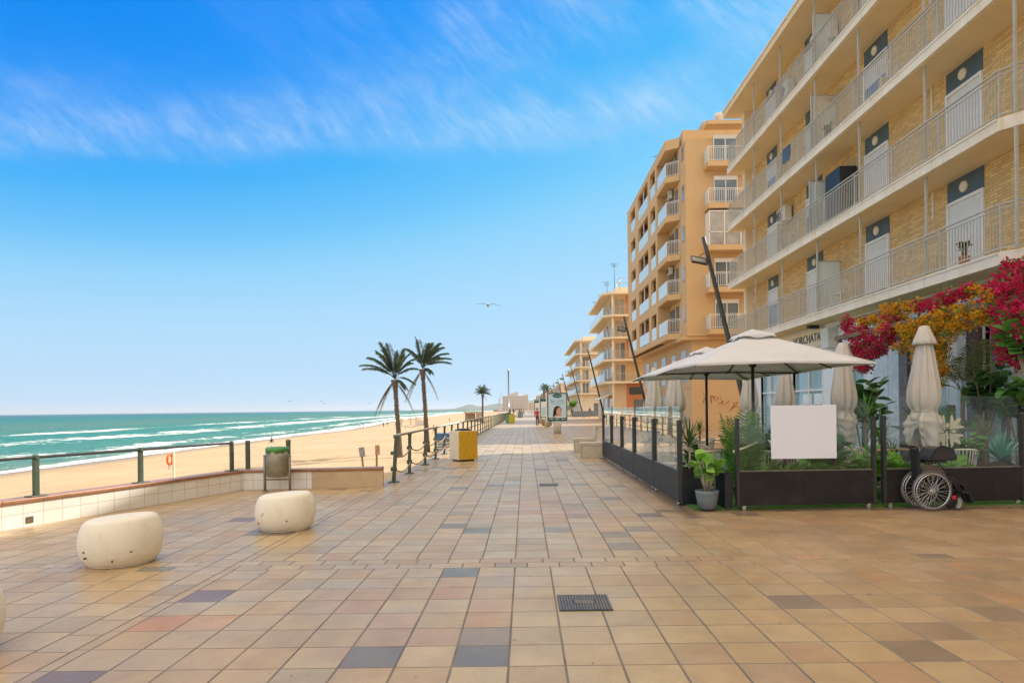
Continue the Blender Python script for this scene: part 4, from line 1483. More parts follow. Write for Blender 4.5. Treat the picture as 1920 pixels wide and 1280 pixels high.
def ac_unit(parent, x, y, z, rz=0.0, big=1.0):
    a_ = MB()
    a_.box((x, y, z), (0.30 * big, 0.82 * big, 0.60 * big), rz)
    ob = a_.build('air_conditioner', M['ac_white'], parent, bevel=0.03)
    f_ = MB()
    fx = -0.152 * big
    for rr in (0.08, 0.15, 0.22):
        c = [(x + (fx - 0.006) * math.cos(rz) - (0.1 * big + rr * big * math.cos(a * math.pi / 10)) * math.sin(rz),
              y + (fx - 0.006) * math.sin(rz) + (0.1 * big + rr * big * math.cos(a * math.pi / 10)) * math.cos(rz), z + rr * big * math.sin(a * math.pi / 10)) for a in range(20)]
        f_.tube(c, 0.012, 5, closed=True)
    f_.build('fan_grille', M['dark_metal'], ob)
    return ob


ac_unit(nb, XW - 0.22, 26.0, 9.35)
ac_unit(nb, XW - 0.22, 21.6, 9.2)
ac_unit(nb, XW - 0.22, 22.1, 14.4)
ac_unit(nb, XW - 0.22, 25.6, 14.2)


def divider(y, z, h, w=0.75, m='panel_glass', frame=True):
    d_ = MB()
    d_.b(XW - 0.05 - w, XW - 0.05, y, y + 0.03, z, z + h)
    o_ = d_.build('balcony_divider', M[m], nb)
    q_ = MB()
    q_.b(XW - 0.09 - w, XW - 0.05 - w - 0.001, y - 0.02, y + 0.05, z, z + h + 0.04)
    q_.b(XW - 0.05 - w, XW - 0.02, y - 0.005, y + 0.035, z + h + 0.001, z + h + 0.04)
    q_.build('divider_frame', M['rail_paint'], o_)


divider(21.8, FL[0] + 0.272, 1.75)
divider(22.3, FL[1] + 0.272, 1.9)
divider(22.0, FL[2] + 0.272, 2.0, 0.8, 'ac_white')
divider(21.9, FL[3] + 0.272, 2.0)
# dark storage cabinet and white cabinet on balconies
mb = MB()
mb.b(XW - 0.62, XW - 0.06, 20.6, 21.6, FL[1] + 0.272, FL[1] + 2.1)
o = mb.build('cabinet', M['black_plastic'], None, bevel=0.02)
tag(o, 'dark storage cabinet standing on the second balcony of the near building', 'cabinet')

# ground floor: shopfronts under the balconies
XS = 10.55
mb = MB()
holes = [(13.9, 14.65, 0.9, 3.4), (16.0, 17.3, 0.5, 3.4), (19.9, 21.6, 0.4, 3.4), (22.7, 25.2, 0.15, 3.3), (25.9, 28.6, 0.15, 3.3)]
holes_wall(mb, 'X', XS, XS + 0.25, Y0, Y1 - 0.6, 0, 4.46, holes)
mb.b(XS + 0.25, XS + 0.27, Y0, Y1 - 0.6, 4.2, 4.46)
sf = mb.build('shopfront', M['shop_white'], nb)
for h in holes:
    mb = MB()
    mb.b(XS + 0.12, XS + 0.14, h[0], h[1], h[2], h[3])
    sw_ = mb.build('shop_window', M['shop_glass'], sf)
    mb = MB()
    mb.b(XS - 0.02, XS + 0.10, h[0] - 0.07, h[0], h[2] - 0.07, h[3] + 0.07)
    mb.b(XS - 0.02, XS + 0.10, h[1], h[1] + 0.07, h[2] - 0.07, h[3] + 0.07)
    mb.b(XS - 0.02, XS + 0.10, h[0], h[1], h[3], h[3] + 0.07)
    mb.b(XS - 0.02, XS + 0.10, h[0], h[1], h[2] - 0.07, h[2])
    n = max(1, int((h[1] - h[0]) / 0.85))
    for k in range(1, n):
        y = h[0] + (h[1] - h[0]) * k / n
        mb.b(XS + 0.05, XS + 0.11, y - 0.03, y + 0.03, h[2], h[3])
    if h[1] - h[0] > 1.5:
        mb.b(XS + 0.055, XS + 0.112, h[0], h[1], 2.15, 2.22)
    mb.build('window_frame', M['white_paint'], sw_)
for (ya, yb, mm) in ((14.75, 15.15, 'brown_marble'), (15.152, 15.55, 'marble'), (17.5, 17.9, 'brown_marble'), (17.902, 18.5, 'marble'), (18.52, 19.3, 'marble')):
    mb = MB()
    mb.b(XS - 0.10 if mm == 'brown_marble' else XS - 0.05, XS - 0.002, ya, yb, 0, 4.0)
    mb.build('pilaster', M[mm], sf)
# sign board with lettering
mb = MB()
mb.b(XS - 0.10, XS - 0.003, 22.5, 27.2, 3.72, 4.35)
sg = mb.build('shop_sign', M['cream'], sf)
text_mesh('sign_lettering', 'HORCHATA', 0.42, M['ink'], sg, Matrix.Translation((XS - 0.108, 23.75, 4.05)) @ Matrix(((0, 0, -1, 0), (-1, 0, 0, 0), (0, 1, 0, 0), (0, 0, 0, 1))), 0.006)
# posters with tall drinks on the shop door
for (ya, yb) in ((22.85, 23.55), (23.8, 24.5)):
    mb = MB()
    mb.b(XS + 0.085, XS + 0.118, ya, yb, 0.5, 2.05)
    po = mb.build('window_poster', M['ad_white'], sf)
    q = MB()
    yc = (ya + yb) / 2
    for s_, mi in ((-0.16, 0), (0.16, 1)):
        q.b(XS + 0.078, XS + 0.0845, yc + s_ - 0.08, yc + s_ + 0.08, 0.75, 1.5, mi)
        q.b(XS + 0.078, XS + 0.0845, yc + s_ - 0.11, yc + s_ + 0.11, 1.502, 1.66, 1 - mi)
    q.build('printed_drink', [M['brown_panel'], M['cloth_maroon']], po)
# little boxes under the soffit, right of the sign
mb = MB()
mb.b(XS - 0.35, XS - 0.003, 21.55, 22.05, 3.55, 4.25)
mb.build('meter_box', M['ac_white'], sf, bevel=0.02)
mb = MB()
mb.b(XB + 0.25, XB + 0.62, 22.6, 22.8, FL[0] - 0.13, FL[0] - 0.013)
mb.build('spotlight', M['dark_metal'], nb)


# ---- tall tan tower
def tower():
    XF = 10.3
    root = thing('apartment_tower', 'tall tan apartment tower with stepped roof and white balcony panels', 'building', (11, 52, 0))
    base, top, fh = 6.5, 20.6, 2.82
    floors = [base + 0.1 + fh * i for i in range(5)]
    A, B_, Cc = (59.0, 61.4), (52.9, 57.4), (49.95, 51.9)
    holes = []
    for z in floors:
        holes += [(A[0], A[1], z + 0.35, z + 2.3), (B_[0], B_[1], z + 0.30, z + 2.45), (Cc[0], Cc[1], z + 0.35, z + 2.35)]
    mb = MB()
    holes_wall(mb, 'X', XF, XF + 0.25, 49.3, 63.0, base, top, holes)
    mb.b(XF + 1.2, 26, 49.6, 63.0, base, top)                # body behind the loggias
    mb.b(XF, XF + 1.2, 63.001, 63.3, base, top + 0.3)
    mb.b(XF + 0.25, XF + 1.2, 49.3, 49.6, base, top)
    mb.b(XF, XF + 1.5, 49.3, 63.0, top + 0.002, top + 0.22)
    mb.b(11.2, 26, 44.0, 49.6, base, top - 0.55)               # body towards the viewer
    mb.b(11.35, 14.5, 45.2, 49.0, top - 0.55, top + 0.55)
    mb.b(13.0, 20.0, 46.0, 52, top - 0.55, top + 1.5)
    mb.b(11.3, 12.9, 50.0, 57, top + 0.22, top + 1.3)
    mb.build('wall', M['tan'], root)
    mb = MB()
    for z in floors:
        for (a, b) in (A, B_, Cc):
            mb.b(XF + 0.25, XF + 1.2, a - 0.3, b + 0.3, z + 0.12, z + 0.29)
            mb.b(XF + 0.25, XF + 1.2, a - 0.35, a - 0.3, z + 0.29, z + 2.5)
            mb.b(XF + 0.25, XF + 1.2, b + 0.3, b + 0.35, z + 0.29, z + 2.5)
    mb.build('loggia', M['tan_dark'], root)
    for z in floors:
        for (a, b) in (A, B_, Cc):
            mb = MB()
            mb.b(XF + 0.03, XF + 0.07, a, b, z + 0.36, z + 1.30)
            mb.build('balcony_panel', M['panel_glass'], root)
            mb = MB()
            if b - a > 3:
                mb.b(XF + 1.15, XF + 1.198, a + 0.5, a + 2.2, z + 0.3, z + 2.25)
                mb.b(XF + 1.15, XF + 1.198, a + 2.8, a + 4.0, z + 0.9, z + 2.25)
            else:
                mb.b(XF + 1.15, XF + 1.198, a + 0.3, b - 0.3, z + 0.3, z + 2.25)
            mb.build('window', M['win'], root)
        mb = MB()
        mb.b(XF + 0.06, XF + 0.12, 55.1, 55.2, z + 1.3, z + 2.45)
        mb.build('post', M['white_paint'], root)
    # projecting balconies of the bay
    for i, z in enumerate(floors):
        mb = MB()
        mb.prism([(XF, 46.2), (11.18, 45.6), (11.18, 49.3), (XF, 49.3)], z - 0.12, z + 0.30)
        bal = mb.build('balcony', M['tan'], root)
        mb = MB()
        mb.b(XF + 0.04, XF + 0.08, 46.35, 49.25, z + 0.34, z + 1.32)
        mb.build('balcony_panel', M['panel_glass'], bal)
        mb = MB()
        railing(mb, [(XF + 0.06, 46.3), (11.15, 45.72)], z + 0.30, 1.02, 0.11, 2, 0.010)
        mb.build('railing', M['white_paint'], bal)
        mb = MB()
        mb.b(11.15, 11.198, 46.3, 47.0, z + 0.3, z + 2.3)
        mb.b(11.15, 11.198, 47.6, 49.0, z + 0.3, z + 2.3)
        mb.build('window', M['win'], root)
        mb = MB()
        mb.b(11.17, 11.199, 44.45, 45.1, z + 0.95, z + 2.0)
        mb.build('window', M['win_warm'], root)
    mb = MB()
    mb.prism([(XF, 46.2), (11.18, 45.6), (11.18, 49.3), (XF, 49.3)], top - 0.5, top + 0.2)
    mb.build('bay_roof', M['tan'], root)
    ac_unit(root, 10.95, 47.9, floors[3] + 2.35, R(0), 1.0)
    ac_unit(root, 10.95, 47.9, floors[1] + 2.35, R(0), 0.9)
    # the face turned to the viewer: balconies right of the plain strip
    for i, z in enumerate(floors):
        mb = MB()
        mb.b(12.45, 18, 43.0, 43.998, z - 0.10, z + 0.26)
        bal = mb.build('balcony', M['tan'], root)
        mb = MB()
        if i == 2:
            mb.b(12.5, 12.56, 43.05, 43.99, z + 0.262, z + 2.55)
            mb.b(12.5, 18, 43.02, 43.08, z + 2.5, z + 2.56)
            for x in (12.5, 13.5, 14.6, 15.7):
                mb.b(x, x + 0.06, 43.02, 43.08, z + 0.262, z + 2.5)
            mb.b(12.5, 18, 43.02, 43.08, z + 1.1, z + 1.15)
            mb.build('glazed_frame', M['white_paint'], bal)
            mb = MB()
            mb.b(12.56, 18, 43.04, 43.06, z + 0.27, z + 2.5)
            mb.build('balcony_glazing', M['win_warm'], bal)
        else:
            mb.b(12.48, 12.52, 43.1, 43.99, z + 0.30, z + 1.22)
            mb.build('balcony_panel', M['panel_glass'], bal)
            mb = MB()
            railing(mb, [(12.5, 43.08), (18, 43.08)], z + 0.26, 1.0, 0.12, 1.6, 0.010)
            mb.build('railing', M['white_paint'], bal)
        for (a, b) in ((13.1, 14.75), (15.4, 16.8)):
            mb = MB()
            mb.b(a, b, 43.955, 43.985, z + 0.28, z + 2.35)
            w_ = mb.build('window', M['win'], root)
            mb = MB()
            for x in (a, (a + b) / 2 - 0.03, b - 0.06):
                mb.b(x, x + 0.06, 43.93, 43.954, z + 0.28, z + 2.35)
            mb.b(a, b, 43.925, 43.93, z + 2.1, z + 2.38)
            mb.build('window_frame', M['white_paint'], w_)
    mb = MB()
    mb.b(12.45, 18, 43.0, 43.998, floors[4] + fh - 0.1, floors[4] + fh + 0.16)
    mb.build('balcony_canopy', M['tan'], root)
    # recessed lower storeys
    mb = MB()
    mb.b(11.6, 26, 44.5, 63, 0, base - 0.26)
    mb.b(10.9, 26, 44.1, 63.0, base - 0.258, base - 0.002)
    mb.build('lower_wall', M['tan'], root)
    for (y, w, z0, z1) in ((45.8, 1.6, 3.4, 5.7), (49, 1.4, 3.4, 5.6), (52.5, 1.6, 3.4, 5.7), (56, 1.4, 3.4, 5.6), (59.5, 1.6, 3.4, 5.7), (48, 2.0, 0.2, 2.5), (53, 2.4, 0.2, 2.6), (58, 2.0, 0.2, 2.5)):
        mb = MB()
        mb.b(11.56, 11.598, y, y + w, z0, z1)
        mb.build('window', M['win_warm'] if z0 > 3 else M['win'], root)
    mb = MB()
    mb.b(11.58, 11.599, 44.5, 63, 2.9, 3.15)
    mb.build('string_course', M['tan_dark'], root)
    # red loops sprayed on the plain wall
    mb = MB()
    gr = random.Random(3)
    for k in range(9):
        x0, z0 = 12.5 + 0.36 * k, 2.3 - 0.12 * k + gr.uniform(-0.15, 0.15)
        mb.tube([(x0 + gr.uniform(-0.22, 0.22), 44.488, z0 + gr.uniform(-0.35, 0.35)) for t in range(5)], 0.02, 4)
    mb.build('graffiti', M['graffiti'], root)
    mb = MB()
    mb.lathe([(0.22, 0), (0.22, 0.35), (0.34, 0.42), (0.34, 0.75), (0.1, 0.85)], 12, (14.3, 46.5, top + 1.5))
    mb.build('roof_vent', M['ac_white'], root)
    return root


tower()


# ---- balconied blocks farther on
def balcony_block(name, label, xb, y0, y1, floors, fl0, fh, mats, depth=14, xw=1.25, roof_extra=True, seed=1):
    rnd = random.Random(seed)
    root = thing(name, label, 'building', (xb + 1, (y0 + y1) / 2, 0))
    H = fl0 + fh * floors
    W_ = xb + xw
    mb = MB()
    mb.b(W_, W_ + depth, y0 + 1.2, y1, 0, H)
    mb.build('wall', mats['wall'], root)
    # the end wall towards the viewer, coloured per floor
    for i in range(floors + 1):
        za = 0 if i == 0 else fl0 + fh * (i - 1) + 0.24
        zb = fl0 + fh * i
        mb = MB()
        mb.b(W_ + 1.6, W_ + depth, y0 + 1.15, y0 + 1.198, za, zb - 0.01)
        mb.build('end_wall', mats['ends'][i % len(mats['ends'])], root)
    for i in range(floors):
        z = fl0 + fh * i
        mb = MB()
        mb.prism([(xb, y0 + 1.0), (xb + 1.0, y0), (W_ + depth, y0), (W_ + depth, y0 + 1.4), (W_ + 0.2, y0 + 1.4), (W_ + 0.2, y1), (xb, y1)], z, z + 0.24)
        bal = mb.build('balcony', mats['slab'], root)
        mb = MB()
        mb.b(xb + 0.05, xb + 0.08, y0 + 1.1, y1 - 0.1, z + 0.28, z + 1.22)
        mb.build('balcony_panel', M['panel_glass'], bal)
        mb = MB()
        railing(mb, [(xb + 0.06, y0 + 1.05), (xb + 1.02, y0 + 0.06), (W_ + 6, y0 + 0.06)], z + 0.24, 1.0, 0.16, 2.2, 0.009)
        mb.build('railing', M['rail_paint'], bal)
        n = max(2, int((y1 - y0) / 4))
        for k in range(n):
            y = y0 + 2.0 + (y1 - y0 - 3) * k / n
            mb = MB()
            mb.b(W_ - 0.04, W_ - 0.002, y, y + 1.5, z + 0.26, z + 2.3)
            mb.build('window', M['win'] if rnd.random() < 0.6 else M['win_warm'], root)
        for x in (W_ + 0.3, W_ + 0.95):
            mb = MB()
            mb.b(x, x + 0.5, y0 + 1.14, y0 + 1.199, z + 0.26, z + 2.3)
            mb.build('window', M['win'] if rnd.random() < 0.5 else M['win_warm'], root)
        mb = MB()
        mb.b(xb + 1.0, xb + 1.22, y0 + 0.35, y0 + 0.57, z + 0.242 if i else 0, z + fh - 0.002)
        mb.build('pier', mats['slab'], root)
    mb = MB()
    mb.prism([(xb - 0.1, y0 + 0.9), (xb + 0.9, y0 - 0.1), (W_ + depth, y0 - 0.1), (W_ + depth, y1), (xb - 0.1, y1)], H + 0.002, H + 0.28)
    rf = mb.build('roof', mats['roof'], root)
    mb = MB()
    mb.b(W_ + 0.6, W_ + 7, y0 + 2.5, y1 - 3, H + 0.282, H + 1.25)
    mb.build('roof_house', mats['slab'], rf)
    # ground floor openings
    for k in range(3):
        y = y0 + 2 + k * (y1 - y0 - 4) / 3
        mb = MB()
        mb.b(W_ - 0.05, W_ - 0.003, y, y + 2.4, 0.1, 2.8)
        mb.build('shop_window', M['win'], root)
    mb = MB()
    mb.b(W_ + 2.5, W_ + 4.5, y0 + 1.10, y0 + 1.149, 0.1, 2.6)
    mb.build('shop_window', M['win'], root)
    return root, rf, H


rt, rf, H = balcony_block('apartment_building', 'terracotta and ochre apartment block with wrap-round balconies beyond the tan tower', 9.7, 78.0, 96.0, 4, 4.6, 2.72,
                          {'wall': M['peach'], 'ends': [M['terracotta'], M['ochre_brick'], M['terracotta'], M['ochre_brick'], M['terracotta']], 'slab': M['cream'], 'roof': M['cream']}, seed=3)
mb = MB()
rnd = random.Random(4)
for (x, y, h) in ((10.9, 84, 2.6), (10.6, 88, 1.6), (11.6, 82, 4.6), (10.3, 92, 1.4)):
    mb.tube([(x, y, H + 0.2), (x, y, H + h)], 0.035, 5)
    for k in range(4):
        mb.tube([(x - 0.5 + 0.07 * k, y, H + h - 0.15 * k), (x + 0.5 - 0.07 * k, y, H + h - 0.15 * k)], 0.02, 4)
mb.build('aerial', M['dark_metal'], rf)
mb = MB()
for x in (12.0, 15.5):
    for y in (80, 83):
        mb.tube([(x, y, H + 0.25), (x, y, H + 2.3)], 0.04, 6)
for z in (H + 2.3, H + 1.7):
    mb.tube([(12, 80, z), (15.5, 80, z), (15.5, 83, z), (12, 83, z), (12, 80, z)], 0.04, 6)
mb.build('roof_frame', M['steel'], rf)
mb = MB()
mb.prism([(9.0, 2.55), (10.95, 3.3), (10.95, 3.45), (9.0, 2.7)], 80, 84.5)
mb.v = [(p[0], p[2], p[1]) for p in mb.v]
mb.f = [f[::-1] for f in mb.f]
mb.build('awning', M['cloth_white'], rt)
mb = MB()
mb.b(12.6, 14.2, 77.2, 77.6, 3.2, 4.1)
mb.build('hanging_sign', M['ink'], rt)
balcony_block('apartment_building', 'cream apartment block with glass fronted balconies, third along the promenade', 10.3, 130.0, 166.0, 4, 4.4, 2.7,
              {'wall': M['cream'], 'ends': [M['cream'], M['peach'], M['cream'], M['peach'], M['cream']], 'slab': M['cream'], 'roof': M['cream']}, seed=7)


def far_block(label, x0, x1, y0, y1, H, m, storeys, seed=0, step=None, name='distant_building'):
    rnd = random.Random(seed)
    root = thing(name, label, 'building', ((x0 + x1) / 2, y0, 0))
    mb = MB()
    mb.b(x0, x1, y0, y1, -1, H)
    if step:
        for (a, b, h) in step:
            mb.b(x0 + (x1 - x0) * a, x0 + (x1 - x0) * b, y0 + 0.3, y1, H, H + h)
    mb.build('wall', m, root)
    mb = MB()
    mb.b(x0 - 0.3, x1 + 0.3, y0 - 0.3, y1, H + 0.01 if not step else H - 0.35, H + 0.3 if not step else H - 0.05)
    mb.build('cornice', M['cream'], root)
    fh = H / storeys
    for i in range(storeys):
        z = i * fh + fh * 0.3
        n = max(2, min(9, int((x1 - x0) / 3.2)))
        for k in range(n):
            xa = x0 + (x1 - x0) * (k + 0.25) / n
            w_ = MB()
            w_.b(xa, xa + (x1 - x0) / n * 0.5, y0 - 0.06, y0 - 0.01, z, z + fh * 0.5)
            w_.build('window', M['far_win'], root)
        n = max(3, min(6, int((y1 - y0) / 4)))
        for k in range(n):
            ya = y0 + (y1 - y0) * (k + 0.25) / n
            w_ = MB()
            w_.b(x0 - 0.06, x0 - 0.01, ya, ya + (y1 - y0) / n * 0.5, z, z + fh * 0.5)
            w_.build('window', M['far_win'], root)
    return root


far_block('pale low house behind the poster stands, under the row of lamps', 11.5, 24, 205, 238, 9.5, M['peach'], 3, 1)
far_block('tan low building between the poster stand and the far houses', 12, 26, 262, 310, 9.8, M['far_beige'], 3, 2)
far_block('brownish long low building left of the poster stands', 10.5, 24, 340, 430, 10.5, M['tan'], 3, 3)
far_block('small cream building at the far bend of the promenade', 9, 26, 470, 540, 11, M['far_beige'], 3, 4)
far_block('large grey hotel block closing the view down the promenade', -27, 3.5, 760, 800, 17, M['far_grey'], 6, 5, step=[(0.28, 0.42, 3), (0.45, 0.62, 4.5), (0.8, 1.0, 1.5)])
far_block('pale beige block beside the grey hotel', 4.0, 22, 700, 745, 8, M['far_beige'], 3, 6)

# ------------------------------------------------------------------ cafe terrace: glass windbreaks
mb = MB()
mb.prism([(2.62, 10.05), (10.5, 10.25), (10.5, 24), (2.62, 20.8)], 0.004, 0.02)
tf = mb.build('terrace_turf', M['turf'])
struct(tf)


def windbreak(label, a, b, h_base=0.57, h_post=1.42, h_glass=1.66, corner=0.10, mid_joint=False):
    a, b = Vector((a[0], a[1], 0)), Vector((b[0], b[1], 0))
    L = (b - a).length
    rz = math.atan2((b - a).y, (b - a).x)
    root = thing('glass_windbreak', label, 'windbreak', a, rz, 'glass windbreaks round the cafe terrace')
    m_ = MB()
    m_.b(0.051, L - 0.051, -0.035, 0.035, 0.075, h_base)
    if mid_joint:
        m_.b(L * 0.5 - 0.004, L * 0.5 + 0.004, -0.0365, 0.0365, 0.08, h_base - 0.01, 1)
    m_.build('base_panel', [M['fence_base'], M['black_plastic']], root, world=False)
    for x in (0.025, L - 0.025):
        m_ = MB()
        m_.b(x - 0.025, x + 0.025, -0.04, 0.04, 0.06, h_post)
        m_.build('post', M['dark_metal'], root, bevel=0.004, world=False)
    m_ = MB()
    m_.b(0.051, L - 0.051, -0.004, 0.004, h_base + 0.001, h_post - 0.10)
    m_.build('glass_pane', M['glass'], root, world=False)
    m_ = MB()
    c = corner
    out = [(0.07, h_post - 0.4), (L - 0.07, h_post - 0.4), (L - 0.07, h_glass - c), (L - 0.07 - c, h_glass), (0.07 + c, h_glass), (0.07, h_glass - c)]
    m_.plate(out, Matrix.Translation((0, 0.022, 0)) @ Matrix.Rotation(R(90), 4, 'X'), 0.007)
    m_.build('sliding_pane', M['glass_dirty'], root, world=False)
    m_ = MB()
    m_.b(0.051, L - 0.051, -0.015, 0.015, h_base + 0.0005, h_base + 0.015)
    m_.build('glazing_bead', M['bin_metal'], root, world=False)
    for x in (0.12, L - 0.12):
        m_ = MB()
        m_.tube([(x, -0.02, 0.034), (x, 0.02, 0.034)], 0.032, 12)
        m_.box((x, 0, 0.068), (0.06, 0.06, 0.012))
        m_.build('caster', M['chrome'], root, world=False)
    return root


SX = 2.52
sy = [10.45, 12.55, 14.85, 16.75, 18.75, 20.75]
side_lab = ['side windbreak with the widest glass pane, at the corner by the potted fig', 'side windbreak second from the corner by the potted fig', 'side windbreak in the middle of the row along the walking lane',
            'side windbreak second from the concrete benches', 'side windbreak nearest the concrete benches']
for k in range(5):
    windbreak(side_lab[k], (SX, sy[k + 1] - 0.02), (SX, sy[k] + 0.02), 0.57, 1.40, 1.63)
windbreak('front windbreak with the blank white board hung on its glass', (3.27, 9.98), (5.50, 10.08), 0.60, 1.43, 1.70, 0.12, True)
windbreak('front windbreak behind the folded wheelchair', (5.62, 10.10), (7.98, 10.26), 0.60, 1.45, 1.74, 0.12)
windbreak('front windbreak at the right edge of the picture, mostly cut off', (8.1, 10.28), (9.6, 10.45), 0.60, 1.45, 1.72, 0.12)

# glass screens deeper in the terrace
for (x0, x1, y, lab) in ((8.05, 8.85, 13.4, 'inner glass screen behind the cream ornament, left of a pair'), (9.0, 10.0, 13.4, 'inner glass screen behind the agave, right of a pair')):
    root = thing('glass_screen', lab, 'glass screen', (x0, y, 0))
    m_ = MB()
    m_.plate([(x0, 0.3), (x1, 0.3), (x1, 1.75), (x1 - 0.1, 1.86), (x0 + 0.1, 1.86), (x0, 1.75)], Matrix.Translation((0, y, 0)) @ Matrix.Rotation(R(90), 4, 'X'), 0.01)
    m_.build('glass_pane', M['glass_dirty'], root)
    m_ = MB()
    m_.b(x0, x1, y - 0.03, y + 0.02, 0.021, 0.298)
    m_.build('base_panel', M['fence_base'], root)
    m_ = MB()
    m_.b(x1 + 0.002, x1 + 0.12, y - 0.06, y + 0.06, 0.021, 1.6)
    m_.build('post', M['brown_panel'], root)

# blank white board on the front glass
mb = MB()
mb.b(3.80, 4.81, 9.90, 9.925, 0.80, 1.625)
o = mb.build('notice_board', M['board'], None, bevel=0.004)
tag(o, 'large blank white board hanging on the front glass windbreak', 'notice board')

# ------------------------------------------------------------------ parasols
def open_parasol(label, x, y, half=1.5, apex=2.96, edge=2.30):
    root = thing('parasol', label, 'parasol', (x, y, 0.02), 0, 'open square parasols')
    mb = MB()
    n = 12
    dirs = [(-1, -1), (1, -1), (1, 1), (-1, 1)]

    def P(px, py):
        r = max(abs(px), abs(py))
        ang = min(abs(px), abs(py)) / max(r, 1e-6)
        z = apex - (apex - edge) * (r ** 1.06) - 0.045 * (1 - ang) * r * (1 - r) * 4 * 0.5
        z += 0.03 * (1 - ang) * (r ** 3)
        return (px * half, py * half, z)
    for sgn in range(4):
        a, b = dirs[sgn], dirs[(sgn + 1) % 4]
        vs, fs = [], []
        for i in range(n + 1):
            for j in range(n + 1):
                r = i / n
                t = j / n
                vs.append(P((a[0] + (b[0] - a[0]) * t) * r, (a[1] + (b[1] - a[1]) * t) * r))
        for i in range(n):
            for j in range(n):
                q = (i * (n + 1) + j, (i + 1) * (n + 1) + j, (i + 1) * (n + 1) + j + 1, i * (n + 1) + j + 1)
                fs.append(q if i else (q[0], q[1], q[2]))
        mb.add(vs, fs, 0, True)
    can = mb.build('canopy', M['canvas'], root, world=False)
    so = can.modifiers.new('cloth', 'SOLIDIFY')
    so.thickness = 0.004
    # valance hem
    mb = MB()
    for sgn in range(4):
        a, b = dirs[sgn], dirs[(sgn + 1) % 4]
        for j in range(n):
            p = [P(a[0] + (b[0] - a[0]) * t, a[1] + (b[1] - a[1]) * t) for t in (j / n, (j + 1) / n)]
            mb.bar((p[0][0], p[0][1], p[0][2] - 0.012), (p[1][0], p[1][1], p[1][2] - 0.012), 0.008, 0.03)
    mb.build('hem', M['canvas'], can, world=False)
    mb = MB()
    vs = []
    m = 8
    for r, z in ((0.0, apex + 0.085), (0.30, apex - 0.035), (0.335, apex - 0.10)):
        for sgn in range(4):
            a, b = dirs[sgn], dirs[(sgn + 1) % 4]
            for j in range(m):
                t = j / m
                vs.append(((a[0] + (b[0] - a[0]) * t) * r, (a[1] + (b[1] - a[1]) * t) * r, z + (0.02 * math.sin(t * math.pi * 3) if r > 0.31 else 0)))
    k = 4 * m
    fs = []
    for i in range(2):
        for j in range(k):
            j2 = (j + 1) % k
            fs.append((i * k + j, (i + 1) * k + j, (i + 1) * k + j2, i * k + j2))
    mb.add(vs, fs, 0, True)
    v_ = mb.build('vent_cap', M['canvas'], can, world=False)
    so = v_.modifiers.new('cloth', 'SOLIDIFY')
    so.thickness = 0.004
    hub = 2.40
    for (dx_, dy_) in dirs + [(0, -1), (1, 0), (0, 1), (-1, 0)]:
        mb = MB()
        e = P(dx_ * 0.985, dy_ * 0.985)
        mb.bar((dx_ * 0.03, dy_ * 0.03, apex - 0.085), (e[0], e[1], e[2] - 0.04), 0.02, 0.024)
        q = P(dx_ * 0.5, dy_ * 0.5)
        mb.bar((dx_ * 0.05, dy_ * 0.05, hub), (q[0], q[1], q[2] - 0.07), 0.016, 0.024)
        mb.build('rib', M['dark_metal'], root, world=False)
    mb = MB()
    mb.tube([(0, 0, 0.06), (0, 0, apex + 0.02)], 0.03, 14)
    mb.lathe([(0.05, hub - 0.07), (0.075, hub - 0.03), (0.075, hub + 0.02), (0.04, hub + 0.05)], 16)
    mb.build('pole', M['dark_metal'], root, world=False)
    mb = MB()
    mb.box((0, 0, 0.03), (0.6, 0.6, 0.06))
    mb.build('base', M['dark_metal'], root, bevel=0.01, world=False)
    return root


open_parasol('open square beige parasol, the nearer of the two, right above the potted fig', 4.27, 12.0)
open_parasol('open square beige parasol behind the nearer one, showing only its left part', 4.25, 15.0, 1.5, 2.92, 2.30)


